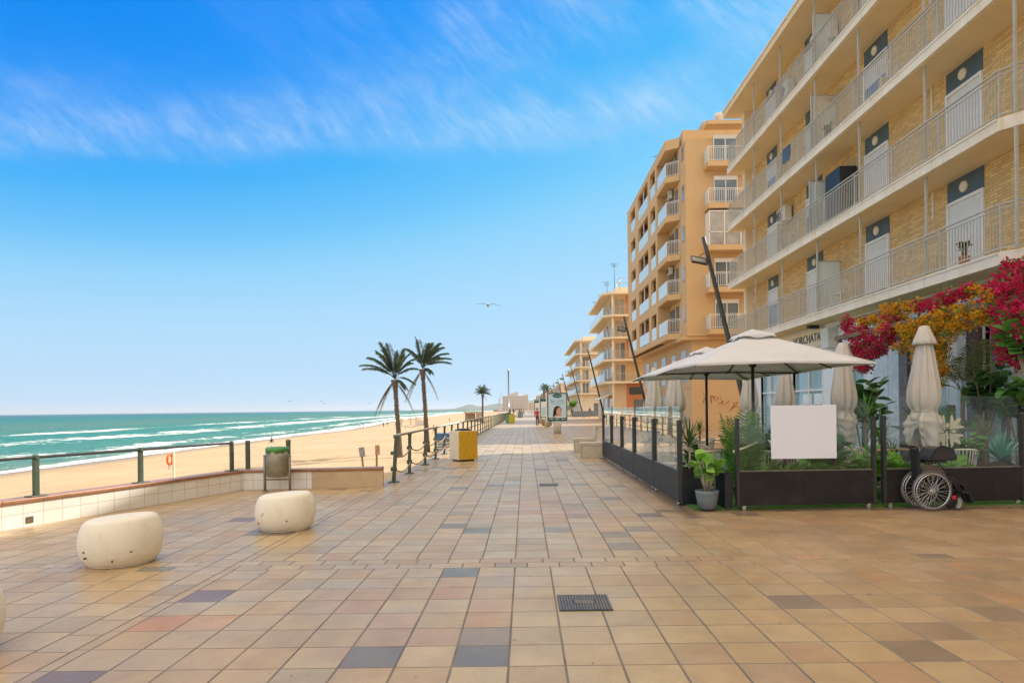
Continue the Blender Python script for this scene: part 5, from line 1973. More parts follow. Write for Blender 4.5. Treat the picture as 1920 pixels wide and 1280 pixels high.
def closed_parasol(label, x, y, top=2.94, seed=0, rmax=0.25, low=0.86):
    root = thing('parasol', label, 'parasol', (x, y, 0.02), 0, 'closed beige parasols tied round their poles')
    rnd = random.Random(seed)
    ph = [rnd.uniform(0, 6.28) for _ in range(6)]
    s = top / 2.94

    def rad(r, z, a):
        zz = z / s
        f = 0.0
        amp = 0.11 if zz > 1.52 else (0.08 if zz > 1.4 else 0.17)
        f = amp * math.sin(8 * a + ph[0] + 0.8 * math.sin(zz * 2.0)) + 0.45 * amp * math.sin(13 * a + ph[1] + zz * 1.5) + 0.06 * math.sin(3 * a + ph[2] + zz)
        if zz < 1.42:
            f += min(1, (1.42 - zz) / 0.12) * (0.13 * math.sin(3 * a + ph[3] + zz * 5) + 0.10 * math.sin(5 * a + ph[4] - zz * 7) + 0.06 * math.sin(zz * 42 + 2 * a))
        return max(0.02, r * (1 + f))
    prof = [(0.10, 2.66), (0.13, 2.5), (0.165, 2.25), (0.205, 2.0), (0.222, 1.88), (0.232, 1.76), (0.230, 1.66), (0.215, 1.58), (0.190, 1.52), (0.176, 1.48), (0.182, 1.45), (0.205, 1.40), (0.232, 1.32), (0.236, 1.24), (0.22, 1.16), (0.222, 1.08), (0.205, 1.0), (0.20, 0.93), (0.19, low)]
    k = rmax / 0.25
    mb = MB()
    full = []
    for (a, b) in zip(prof, prof[1:]):
        for t in range(3):
            full.append((a[0] + (b[0] - a[0]) * t / 3, a[1] + (b[1] - a[1]) * t / 3))
    full.append(prof[-1])
    mb.lathe([(r * k, z * s) for r, z in full], 84, (0, 0, 0), 0, rad, cap=False)
    # uneven lower edge
    for i, v in enumerate(mb.v):
        zz = v[2] / s
        if zz < 1.3:
            a = math.atan2(v[1], v[0])
            w = (1.3 - zz) / 0.45
            mb.v[i] = (v[0], v[1], v[2] + s * w * (0.22 * math.sin(2 * a + ph[3]) + 0.15 * math.sin(3 * a + ph[4]) + 0.06 * math.sin(7 * a + ph[5])))
    c_ = mb.build('canopy', M['canvas_beige'], root, world=False)
    so = c_.modifiers.new('cloth', 'SOLIDIFY')
    so.thickness = 0.004
    mb = MB()
    mb.lathe([(0.055, 2.94 * s), (0.075, 2.925 * s), (0.12, 2.80 * s), (0.165, 2.69 * s), (0.185, 2.62 * s)], 48, (0, 0, 0), 0, lambda r, z, a: r * (1 + (0.06 * math.sin(8 * a + ph[5]) if z < 2.9 * s else 0)), cap=False)
    v_ = mb.build('vent_cap', M['canvas_beige'], c_, world=False)
    so = v_.modifiers.new('cloth', 'SOLIDIFY')
    so.thickness = 0.004
    mb = MB()
    mb.tube([(0.184 * k * math.cos(t * math.pi / 12), 0.184 * k * math.sin(t * math.pi / 12), 1.48 * s + 0.012 * math.sin(t)) for t in range(24)], 0.012, 6, closed=True)
    mb.build('tie_strap', M['canvas_beige'], c_, world=False)
    mb = MB()
    mb.tube([(0, 0, 0.05), (0, 0, 2.96 * s)], 0.03, 12)
    mb.build('pole', M['dark_metal'], root, world=False)
    mb = MB()
    mb.box((0, 0, 0.03), (0.55, 0.55, 0.06))
    mb.build('base', M['dark_metal'], root, bevel=0.01, world=False)
    return root


closed_parasol('closed beige parasol, the largest and nearest, behind the folded wheelchair', 6.87, 11.0, 2.94, 1, 0.25)
closed_parasol('closed beige parasol just right of the white board', 6.75, 13.6, 2.92, 2, 0.25)
closed_parasol('closed beige parasol above the middle of the white board', 6.7, 16.5, 2.92, 3, 0.25, 0.95)
closed_parasol('closed beige parasol just left of the white board, right of the near black pole', 6.65, 19.0, 2.92, 4, 0.25, 0.95)
closed_parasol('closed beige parasol near the side windbreaks, the left of two under the far open parasol', 4.25, 21.0, 2.9, 5, 0.30, 0.9)
closed_parasol('closed beige parasol near the side windbreaks, the right of two under the far open parasol', 4.25, 18.1, 2.9, 6, 0.27, 0.9)

# ------------------------------------------------------------------ terrace chairs and tables
def make_chair(label):
    root = thing('terrace_chair', label, 'chair', (0, 0, 0.02), 0, 'cream slatted chairs on the terrace')
    mb = MB()
    mb.box((0, 0, 0.44), (0.46, 0.44, 0.035))
    mb.build('seat', M['chair_white'], root, bevel=0.012, world=False)
    mb = MB()
    arc = [(0.25 * math.cos(a), 0.02 + 0.24 * math.sin(a), 0) for a in [math.pi * (0.02 + 0.96 * i / 14) for i in range(15)]]
    mb.tube([(p[0] * 1.08, p[1] * 1.08, 0.80 - 0.12 * (1 - math.sin(math.pi * i / 14)) ** 1.5) for i, p in enumerate(arc)], 0.018, 8)
    for i in range(1, 14):
        p = arc[i]
        zt = 0.80 - 0.12 * (1 - math.sin(math.pi * i / 14)) ** 1.5
        mb.bar((p[0] * 0.9, p[1] * 0.9, 0.45), (p[0] * 1.08, p[1] * 1.08, zt), 0.02, 0.012)
    mb.build('backrest', M['chair_white'], root, world=False)
    for (sx_, sy_) in ((-1, -1), (1, -1), (1, 1), (-1, 1)):
        mb = MB()
        mb.tube([(sx_ * 0.2, sy_ * 0.18, 0.43), (sx_ * 0.235, sy_ * 0.215, 0.0)], [0.019, 0.014], 8)
        mb.build('leg', M['chair_white'], root, world=False)
    return root


def make_table(label):
    root = thing('terrace_table', label, 'table', (0, 0, 0.02), 0, 'wooden tables on the terrace')
    mb = MB()
    mb.box((0, 0, 0.735), (0.8, 0.8, 0.03))
    mb.build('tabletop', M['table_wood'], root, bevel=0.008, world=False)
    mb = MB()
    mb.tube([(0, 0, 0.02), (0, 0, 0.72)], 0.035, 12)
    mb.box((0, 0, 0.712), (0.4, 0.4, 0.014))
    mb.build('leg', M['chair_white'], root, world=False)
    mb = MB()
    mb.box((0, 0, 0.012), (0.5, 0.08, 0.024))
    mb.box((0, 0, 0.0125), (0.08, 0.5, 0.025))
    mb.build('base', M['chair_white'], root, world=False)
    return root


tables = [(3.55, 12.6, 'pale wooden table nearest the potted fig'), (5.1, 13.3, 'pale wooden table behind the white board'), (3.6, 15.9, 'pale wooden table under the far open parasol'),
          (6.9, 12.5, 'pale wooden table behind the folded wheelchair'), (5.3, 16.4, 'pale wooden table in the middle of the terrace'), (8.3, 12.4, 'pale wooden table beside the agave')]
chairs = [(3.30, 11.75, 180, 'cream slatted chair right behind the potted fig'), (4.25, 12.3, -80, 'cream slatted chair right of the table nearest the fig'), (2.95, 13.2, 60, 'cream slatted chair by the corner windbreak'),
          (3.65, 13.45, 10, 'cream slatted chair beyond the table nearest the fig'), (4.35, 11.55, 165, 'cream slatted chair left of the white board'), (5.25, 12.35, 175, 'cream slatted chair hidden behind the white board'),
          (5.9, 13.4, -95, 'cream slatted chair right of the white board'), (5.95, 11.7, 170, 'cream slatted chair seen over the gap between the front windbreaks'), (6.3, 12.2, 95, 'cream slatted chair left of the nearest closed parasol'),
          (7.75, 11.45, 170, 'cream slatted chair to the right of the wheelchair'), (3.7, 15.0, 185, 'cream slatted chair under the far open parasol, back to the viewer'), (4.4, 15.9, -90, 'cream slatted chair right of the far table'),
          (3.6, 16.7, 0, 'cream slatted chair beyond the far table'), (5.3, 15.5, 180, 'cream slatted chair at the middle table, back to the viewer'), (4.55, 16.4, 90, 'cream slatted chair left of the middle table')]
T0 = make_table(tables[0][2])
for i, (x, y, lab) in enumerate(tables):
    if i == 0:
        T0.location = (x, y, 0.02)
    else:
        dup(T0, (x, y, 0.02), R(7 * i), lab)
C0 = make_chair(chairs[0][3])
for i, (x, y, rz, lab) in enumerate(chairs):
    if i == 0:
        C0.location = (x, y, 0.02)
        C0.rotation_euler.z = R(rz)
    else:
        dup(C0, (x, y, 0.02), R(rz), lab)
# plastic chair on the first balcony
dup(C0, (10.2, 20.6, FL[0] + 0.272), R(200), 'white plastic chair standing on the lowest balcony of the near building', 'chairs on balconies')

dup(C0, (10.25, 17.9, FL[2] + 0.272), R(160), 'white plastic chair on the third balcony, by its open dark door', 'chairs on balconies')
dup(C0, (10.3, 24.9, FL[1] + 0.272), R(120), 'white plastic chair on the second balcony near its far end', 'chairs on balconies')
for i, (y, fi, w, mm, lab) in enumerate(((18.0, 3, 0.7, 'cloth_white', 'white towel drying over the top balcony railing'), (23.6, 2, 0.6, 'cloth_blue', 'blue towel drying over the third balcony railing'))):
    mb = MB()
    xr, zr = XB + 0.07, FL[fi] + 0.27 + 1.0
    for j in range(6):
        mb.b(xr - 0.036 - 0.006 * (j % 2), xr - 0.030 - 0.006 * (j % 2), y + w * j / 6, y + w * (j + 1) / 6 - 0.001, zr - 0.55 + 0.02 * (j % 3), zr + 0.02)
    mb.b(xr - 0.036, xr + 0.036, y, y + w, zr + 0.0205, zr + 0.026)
    mb.b(xr + 0.030, xr + 0.036, y, y + w, zr - 0.4, zr + 0.02)
    tag(mb.build('towel', M[mm]), lab, 'towel')

# ------------------------------------------------------------------ plants
def leaf_blade(mb, base, d, L, w, droop, m=0, n=5, up=Vector((0, 0, 1)), fold=0.25):
    """one long tapering leaf, bending down towards its tip"""
    d = Vector(d).normalized()
    p = Vector(base)
    vs = []
    for i in range(n + 1):
        t = i / n
        side = d.cross(up)
        if side.length < 0.05:
            side = Vector((1, 0, 0))
        side.normalize()
        nn = side.cross(d).normalized()
        ww = w * (0.35 + 2.2 * t) * (1 - t) if t < 0.3 else w * 1.02 * (1 - t) ** 0.7
        ww = max(ww, w * 0.02)
        vs += [p + side * ww + nn * ww * fold, p.copy(), p - side * ww + nn * ww * fold]
        d = (d + Vector((0, 0, -droop / n))).normalized()
        p = p + d * (L / n)
    fs = []
    for i in range(n):
        o = i * 3
        fs += [(o, o + 1, o + 4, o + 3), (o + 1, o + 2, o + 5, o + 4)]
    mb.add(vs, fs, m, True)


def oval_leaf(mb, base, d, L, w, m=0, curl=0.3, roll=0.0):
    d = Vector(d).normalized()
    up = Vector((0, 0, 1))
    side = d.cross(up)
    if side.length < 0.05:
        side = Vector((1, 0, 0))
    side.normalize()
    nn = side.cross(d).normalized()
    side, nn = side * math.cos(roll) + nn * math.sin(roll), nn * math.cos(roll) - side * math.sin(roll)
    vs = []
    n = 5
    for i in range(n + 1):
        t = i / n
        ww = w * math.sin(math.pi * min(1, 0.04 + t * 0.94)) ** 0.75
        c = Vector(base) + d * (L * t) + nn * (-curl * L * t * t * 0.5)
        vs += [c + side * ww + nn * ww * 0.25, c, c - side * ww + nn * ww * 0.25]
    fs = []
    for i in range(n):
        o = i * 3
        fs += [(o, o + 1, o + 4, o + 3), (o + 1, o + 2, o + 5, o + 4)]
    mb.add(vs, fs, m, True)


def frond(mb, base, d, L, droop, nl=18, ll=0.3, lw=0.02, m=0, rnd=None, ms=None, leafdrop=0.5, stemr=0.008, n=10):
    """feather leaf: arching stem with leaflets on both sides"""
    d = Vector(d).normalized()
    p = Vector(base)
    pts, dirs = [p.copy()], [d.copy()]
    for i in range(n):
        d = (d + Vector((0, 0, -droop / n * (0.4 + 1.2 * i / n)))).normalized()
        p = p + d * (L / n)
        pts.append(p.copy())
        dirs.append(d.copy())
    mb.tube(pts, [stemr * (1 - 0.8 * i / n) for i in range(n + 1)], 5, m if ms is None else ms, cap=False)
    for i in range(nl):
        t = 0.14 + 0.86 * (i + 0.5) / nl
        k = min(n - 1, int(t * n))
        f = t * n - k
        q = pts[k].lerp(pts[k + 1], f)
        dd = dirs[k].lerp(dirs[k + 1], f).normalized()
        side = dd.cross(Vector((0, 0, 1)))
        if side.length < 0.05:
            side = Vector((1, 0, 0))
        side.normalize()
        l_ = ll * (0.55 + 0.9 * math.sin(math.pi * min(1, t * 0.85 + 0.1))) * (rnd.uniform(0.85, 1.12) if rnd else 1)
        for sg in (-1, 1):
            v = (side * sg * 0.8 + dd * 0.75 + Vector((0, 0, 0.15 - leafdrop * 0.5))).normalized()
            tip = q + v * l_ + Vector((0, 0, -leafdrop * l_ * 0.35))
            midp = q + v * l_ * 0.5
            w_ = dd * lw
            mb.add([q - w_ * 0.5, q + w_ * 0.5, midp + w_, tip, midp - w_], [(0, 1, 2, 3, 4)], m)


def rosette(name, label, cat, x, y, z0, stem, n, L, w, mt, droop=0.6, el=(0.15, 1.35), seed=0, stemr=0.035, stem_m='stem_pale', group=None):
    rnd = random.Random(seed)
    root = thing(name, label, cat, (x, y, z0), 0, group)
    mb = MB()
    for i in range(n):
        a = i * 2.399 + rnd.uniform(-0.2, 0.2)
        e = el[0] + (el[1] - el[0]) * ((i + 0.5) / n) + rnd.uniform(-0.12, 0.12)
        dd = (math.cos(a) * math.cos(e), math.sin(a) * math.cos(e), math.sin(e))
        leaf_blade(mb, (dd[0] * 0.02, dd[1] * 0.02, stem + rnd.uniform(-0.08, 0.03) * (1 if stem else 0)), dd, L * rnd.uniform(0.75, 1.1), w * rnd.uniform(0.85, 1.1), droop * rnd.uniform(0.6, 1.3))
    mb.build('foliage', M[mt], root, world=False)
    if stem:
        mb = MB()
        mb.tube([(0, 0, 0), (0.01, 0.01, stem * 0.5), (0, 0, stem)], [stemr * 1.15, stemr, stemr * 0.9], 8)
        mb.build('stem', M[stem_m], root, world=False)
    return root


def fern(name, label, cat, x, y, z0, n, L, mt, seed=0, droop=1.3, el=(0.5, 1.35), ll=0.13, lw=0.014, nl=20, group=None, stem=0.0):
    rnd = random.Random(seed)
    root = thing(name, label, cat, (x, y, z0), 0, group)
    mb = MB()
    for i in range(n):
        a = i * 2.399 + rnd.uniform(-0.3, 0.3)
        e = rnd.uniform(*el)
        frond(mb, (0.02 * math.cos(a), 0.02 * math.sin(a), stem), (math.cos(a) * math.cos(e), math.sin(a) * math.cos(e), math.sin(e)), L * rnd.uniform(0.7, 1.1), droop * rnd.uniform(0.7, 1.2), nl, ll, lw, 0, rnd)
    mb.build('foliage', M[mt], root, world=False)
    if stem:
        mb = MB()
        mb.tube([(0, 0, 0), (0.02, 0, stem)], [0.05, 0.04], 8)
        mb.build('stem', M['twig'], root, world=False)
    return root


def broadleaf(name, label, cat, x, y, z0, h, r, nst, nleaf, L, w, mt, seed=0, stem_m='twig', group=None, trunk=0.0):
    rnd = random.Random(seed)
    root = thing(name, label, cat, (x, y, z0), 0, group)
    st, lf = MB(), MB()
    if trunk:
        st.tube([(0, 0, 0), (0.03, 0.02, trunk * 0.5), (0, 0, trunk)], [0.045, 0.04, 0.035], 8)
    for s in range(nst):
        a = s * 2.399 + rnd.uniform(-0.4, 0.4)
        top = Vector((math.cos(a) * r * rnd.uniform(0.3, 1.0), math.sin(a) * r * rnd.uniform(0.3, 1.0), trunk + (h - trunk) * rnd.uniform(0.6, 1.0)))
        base = Vector((math.cos(a) * 0.03, math.sin(a) * 0.03, trunk * 0.95))
        mid = base.lerp(top, 0.5) + Vector((0, 0, 0.08 * h))
        st.tube([base, mid, top], [0.014, 0.011, 0.006], 6)
        for k in range(nleaf):
            t = 0.35 + 0.65 * (k + 0.5) / nleaf
            p = base.lerp(mid, t * 2) if t < 0.5 else mid.lerp(top, t * 2 - 1)
            b = rnd.uniform(0, 6.28)
            e = rnd.uniform(-0.2, 1.0)
            oval_leaf(lf, p, (math.cos(b) * math.cos(e), math.sin(b) * math.cos(e), math.sin(e)), L * rnd.uniform(0.7, 1.15), w * rnd.uniform(0.8, 1.15), 0, rnd.uniform(0.1, 0.6), rnd.uniform(-0.6, 0.6))
    st.build('stem', M[stem_m], root, world=False)
    lf.build('foliage', M[mt], root, world=False)
    return root


# potted fig in front of the opening
pot = thing('flower_pot', 'smooth grey round pot on the turf between the two black planters', 'flower pot', (2.83, 10.02, 0.0))
mb = MB()
mb.lathe([(0.10, 0.022), (0.125, 0.03), (0.155, 0.14), (0.178, 0.27), (0.183, 0.315), (0.172, 0.318), (0.168, 0.29)], 32, cap=False)
mb.lathe([(0.001, 0.022), (0.10, 0.022)], 32, cap=False)
mb.build('pot_body', M['pot'], pot, world=False)
mb = MB()
mb.lathe([(0.169, 0.285), (0.10, 0.295), (0.002, 0.30)], 24, cap=False)
mb.build('soil', M['soil'], pot, world=False)
mb = MB()
for s in (-1, 1):
    for a in range(2):
        mb.sphere((s * 0.05 + 0.02 * a, -0.171, 0.302), (0.028, 0.012, 0.008), 8, 5)
broadleaf('fig_plant', 'leafy green fig growing in the grey pot', 'potted plant', 2.83, 10.02, 0.30, 0.60, 0.26, 9, 6, 0.17, 0.075, 'leaf_bright', 21, 'stem_pale')

for i, (y, fi, lab) in enumerate(((14.6, 0, 'small potted plant on the lowest balcony by its nearest door'), (21.0, 2, 'small potted plant on the third balcony'))):
    r_ = broadleaf('balcony_plant', lab, 'potted plant', 10.05, y, FL[fi] + 0.272, 0.62, 0.16, 7, 6, 0.13, 0.05, 'leaf_mid', 120 + i, 'twig', None, 0.2)
    mb = MB()
    mb.lathe([(0.09, 0.0), (0.12, 0.2), (0.13, 0.2), (0.13, 0.23), (0.02, 0.22)], 16)
    mb.build('pot', M['terracotta'], r_, world=False)
# black planters either side of the gap, with plants
for (x, y, w, d, h, lab) in ((2.76, 10.72, 0.38, 0.38, 0.58, 'tall black planter box at the corner of the windbreaks, with the slim palm'), (3.18, 10.30, 0.12, 0.5, 0.55, 'narrow black planter box beside the front windbreak')):
    root = thing('planter', lab, 'planter', (x, y, 0.02))
    mb = MB()
    mb.b(-w / 2, w / 2, -d / 2, -d / 2 + 0.03, 0, h)
    mb.b(-w / 2, w / 2, d / 2 - 0.03, d / 2, 0, h)
    mb.b(-w / 2, -w / 2 + 0.03, -d / 2 + 0.03, d / 2 - 0.03, 0, h)
    mb.b(w / 2 - 0.03, w / 2, -d / 2 + 0.03, d / 2 - 0.03, 0, h)
    mb.build('planter_body', M['planter'], root, world=False)
    mb = MB()
    mb.b(-w / 2 + 0.03, w / 2 - 0.03, -d / 2 + 0.03, d / 2 - 0.03, 0.01, h - 0.05)
    mb.build('soil', M['soil'], root, world=False)
rosette('yucca', 'slim yucca with a pale stem in the corner black planter', 'plant', 2.74, 10.72, 0.55, 0.48, 46, 0.50, 0.022, 'leaf_dark', 0.5, (0.05, 1.4), 4, 0.02)
broadleaf('leafy_shrub', 'small leafy shrub at the foot of the slim yucca', 'plant', 2.80, 10.80, 0.55, 0.38, 0.16, 6, 6, 0.12, 0.05, 'leaf_dark', 5)
fern('areca_palm', 'feathery palm behind the left end of the front windbreak', 'plant', 3.80, 11.15, 0.02, 15, 1.5, 'leaf_mid', 6, 0.5, (1.15, 1.5), 0.28, 0.016, 22)
for i, (x, y, n, L, mt, lab) in enumerate(((4.2, 10.95, 14, 0.55, 'leaf_bright', 'bright fern below the left part of the white board'), (4.7, 10.95, 13, 0.5, 'leaf_mid', 'mid green fern below the right part of the white board'),
                                          (6.15, 11.35, 14, 0.85, 'leaf_bright', 'arching bright fern behind the wheelchair backrest'), (6.7, 11.1, 11, 0.55, 'leaf_mid', 'low fern under the nearest closed parasol'))):
    fern('fern', lab, 'plant', x, y, 0.18, n, L, mt, 30 + i, 1.3, (0.3, 1.3), 0.14, 0.016, 20)
for i, (x, y, z, n, L, mt, lab) in enumerate(((4.05, 10.85, 0.30, 18, 0.42, 'leaf_mid', 'bushy mid green fern at the foot of the feathery palm'), (4.45, 10.9, 0.32, 20, 0.5, 'leaf_bright', 'thick bright fern under the middle of the white board'),
                                                 (4.95, 10.9, 0.32, 20, 0.45, 'leaf_bright', 'thick bright fern at the right corner of the white board'), (5.4, 10.9, 0.32, 16, 0.42, 'leaf_mid', 'low fern right of the broad leaved shrub'),
                                                 (5.95, 11.05, 0.34, 18, 0.55, 'leaf_bright', 'bright fern at the post left of the wheelchair'), (6.45, 11.0, 0.34, 18, 0.48, 'leaf_bright', 'bright fern above the wheelchair bag'),
                                                 (6.95, 11.0, 0.34, 16, 0.45, 'leaf_mid', 'fern below the cream ornament'), (7.4, 11.05, 0.34, 18, 0.48, 'leaf_bright', 'bright fern between the grass clump and the agave'))):
    fern('fern', lab, 'plant', x, y, z, n, L, mt, 80 + i, 1.2, (0.35, 1.35), 0.13, 0.018, 18)
for i, (x, y, h, lab, mt) in enumerate(((4.95, 12.5, 1.15, 'leafy bush behind the feathery palm', 'leaf_mid'), (7.9, 11.6, 1.25, 'leafy bush behind the cream ornament', 'leaf_mid'), (5.5, 11.6, 1.0, 'leafy bush behind the right edge of the white board', 'leaf_bright'))):
    broadleaf('leafy_bush', lab, 'plant', x, y, 0.02, h, 0.4, 12, 9, 0.2, 0.065, mt, 95 + i)
broadleaf('banana_shrub', 'broad leaved green shrub right of the white board', 'plant', 5.2, 11.0, 0.1, 0.95, 0.34, 9, 7, 0.32, 0.085, 'leaf_mid', 41)
broadleaf('leafy_shrub', 'low leafy shrub between the white board and the closed parasol', 'plant', 5.85, 11.0, 0.1, 0.8, 0.3, 8, 6, 0.22, 0.07, 'leaf_bright', 42)
rosette('grass_clump', 'upright yellow green grass clump right of the wheelchair', 'plant', 7.2, 10.75, 0.1, 0.0, 46, 0.62, 0.012, 'leaf_bright', 0.25, (0.95, 1.5), 43)
rosette('agave', 'large blue green agave at the right end of the terrace', 'plant', 8.32, 11.2, 0.62, 0.0, 34, 0.58, 0.05, 'leaf_blue', 0.2, (0.05, 1.4), 44)
root = thing('planter', 'low black planter box under the agaves', 'planter', (8.25, 11.15, 0.02))
mb = MB()
mb.prism([(-0.32, -0.22), (0.32, -0.22), (0.34, 0.22), (-0.34, 0.22)], 0, 0.44)
mb.prism([(-0.34, -0.24), (0.34, -0.24), (0.36, 0.24), (-0.36, 0.24)], 0.441, 0.47)
mb.build('planter_body', M['planter'], root, world=False)
mb = MB()
mb.sphere((0.03, 0.02, 0.46), (0.28, 0.18, 0.14), 14, 8)
mb.build('soil', M['soil'], root, world=False)
rosette('agave', 'drooping pale variegated agave below the blue green one', 'plant', 8.1, 11.0, 0.42, 0.0, 22, 0.42, 0.025, 'leaf_olive', 1.0, (-0.1, 0.8), 45)
rosette('yucca', 'tall spiky yucca standing behind the agave', 'plant', 8.75, 12.2, 0.02, 0.95, 60, 0.55, 0.02, 'leaf_olive', 0.4, (0.1, 1.45), 46, 0.06, 'twig')
for k, (x, y, st, n, L, lab, mt) in enumerate(((7.55, 14.2, 1.35, 54, 0.65, 'tall dracaena right of the white board, topmost of the green cluster', 'leaf_mid'), (7.2, 13.0, 0.95, 50, 0.6, 'spiky dracaena between the two nearest closed parasols', 'leaf_mid'),
                                              (7.0, 12.3, 0.55, 46, 0.55, 'shorter dark dracaena left of the nearest closed parasol', 'leaf_dark'), (8.6, 13.9, 1.1, 50, 0.6, 'dark dracaena right of the nearest closed parasol', 'leaf_dark'), (9.3, 14.6, 1.25, 46, 0.6, 'dark dracaena before the brown pillar', 'leaf_dark'))):
    rosette('dracaena', lab, 'plant', x, y, 0.02, st, n, L, 0.026, mt, 0.6, (-0.2, 1.4), 50 + k, 0.035, 'twig')
broadleaf('fiddle_leaf_shrub', 'dense dark shrub under the left crimson bougainvillea', 'plant', 7.9, 15.0, 0.02, 2.25, 0.6, 16, 10, 0.30, 0.11, 'leaf_dark', 60, 'twig', None, 0.5)
broadleaf('fiddle_leaf_shrub', 'dark big leaved shrub before the brown pillar', 'plant', 9.5, 13.2, 0.02, 2.35, 0.45, 12, 9, 0.28, 0.11, 'leaf_dark', 61, 'twig', None, 0.9)
broadleaf('fiddle_leaf_shrub', 'dark big leaved shrub right of the arched window palm', 'plant', 9.6, 12.5, 0.02, 2.2, 0.4, 11, 9, 0.28, 0.11, 'leaf_mid', 62, 'twig', None, 0.9)
broadleaf('fiddle_leaf_tree', 'fig tree with a bare trunk and round leaves at the right edge of the picture', 'tree', 8.95, 11.4, 0.02, 3.05, 0.42, 13, 9, 0.27, 0.12, 'leaf_mid', 63, 'stem_pale', None, 2.1)
fern('kentia_palm', 'brown tipped arching palm before the arched window', 'plant', 9.55, 14.0, 0.02, 11, 1.5, 'leaf_olive', 64, 1.2, (0.5, 1.3), 0.30, 0.018, 20, None, 1.9)
fern('areca_palm', 'feathery dark palm beside the nearest closed parasol', 'plant', 8.2, 12.9, 0.02, 12, 1.1, 'leaf_dark', 65, 0.9, (0.8, 1.4), 0.24, 0.016, 18, None, 0.6)
broadleaf('climbing_plant', 'slim dark climber by the white shop door', 'plant', 7.9, 19.2, 0.02, 2.6, 0.14, 12, 8, 0.14, 0.05, 'leaf_dark', 66)
rosette('dracaena', 'small spiky plant beyond the far tables near the plain tan wall', 'plant', 5.3, 19.5, 0.02, 0.9, 36, 0.4, 0.02, 'leaf_dark', 0.6, (0.0, 1.4), 67, 0.03, 'twig')
broadleaf('leafy_shrub', 'leafy green shrub beside the far side windbreak', 'plant', 3.1, 16.0, 0.02, 0.95, 0.3, 8, 7, 0.18, 0.07, 'leaf_mid', 68)
broadleaf('leafy_shrub', 'dark low hedge plant behind the white board', 'plant', 6.0, 14.6, 0.02, 1.1, 0.5, 10, 8, 0.2, 0.07, 'leaf_dark', 69)

# a crooked yellow stick leaning across the feathery palm
mb = MB()
mb.tube([at(1376, 846, 10.4), at(1395, 840, 10.6), at(1420, 828, 10.9)], [0.022, 0.02, 0.016], 8)
o = mb.build('bamboo_stick', M['ornament'])
tag(o, 'short pale bamboo stick lying across the feathery palm behind the front glass', 'stick')

# cream ornament of four fleurs-de-lis
orn = thing('ornament_screen', 'cream cut-out ornament of leaf shapes behind the front glass right of the closed parasol', 'ornament', (7.35, 11.25, 0.0))
mb = MB()
cx, cz = 7.42, 1.14


def petal(ang, r0, r1, w, bend=0.0):
    pts = []
    n = 10
    for i in range(n + 1):
        t = i / n
        rr = r0 + (r1 - r0) * t
        ww = w * math.sin(math.pi * (0.06 + 0.9 * t)) ** 0.8
        pts.append((rr, ww + bend * t * t))
    back = []
    for i in range(n, -1, -1):
        t = i / n
        rr = r0 + (r1 - r0) * t
        ww = -w * math.sin(math.pi * (0.06 + 0.9 * t)) ** 0.8
        back.append((rr, ww + bend * t * t))
    allp = pts + back
    ca, sa = math.cos(ang), math.sin(ang)
    mb.plate([(p[0] * ca - p[1] * sa, p[0] * sa + p[1] * ca) for p in allp], Matrix.Translation((cx, 11.25 + 0.0015 * len(mb.v) / 100, cz)) @ Matrix.Rotation(R(90), 4, 'X'), 0.006)


for q in range(4):
    a = math.pi / 4 + q * math.pi / 2
    petal(a, 0.05, 0.32, 0.045)
    petal(a + 0.30, 0.10, 0.29, 0.034, 0.07)
    petal(a - 0.30, 0.10, 0.29, 0.034, -0.07)
    petal(q * math.pi / 2, 0.06, 0.15, 0.03)
mb.build('cut_out', M['ornament'], orn)
mb = MB()
mb.tube([(cx, 11.27, 0.02), (cx, 11.27, cz)], 0.012, 8)
mb.build('stake', M['ornament'], orn)

# ------------------------------------------------------------------ pergola and bougainvillea
pg = thing('pergola', 'dark timber pergola beams under the lowest balcony, carrying the bougainvillea', 'pergola', (9.3, 15, 0))
for (x, z) in ((9.05, 3.55), (9.45, 4.05)):
    mb = MB()
    mb.bar((x, 10.6, z), (x, 18.6, z), 0.09, 0.12)
    mb.build('beam', M['olive_wood'], pg)
for y in (10.8, 18.4):
    mb = MB()
    mb.b(9.0, 9.1, y - 0.05, y + 0.05, 0.02, 3.488)
    mb.build('post', M['olive_wood'], pg)


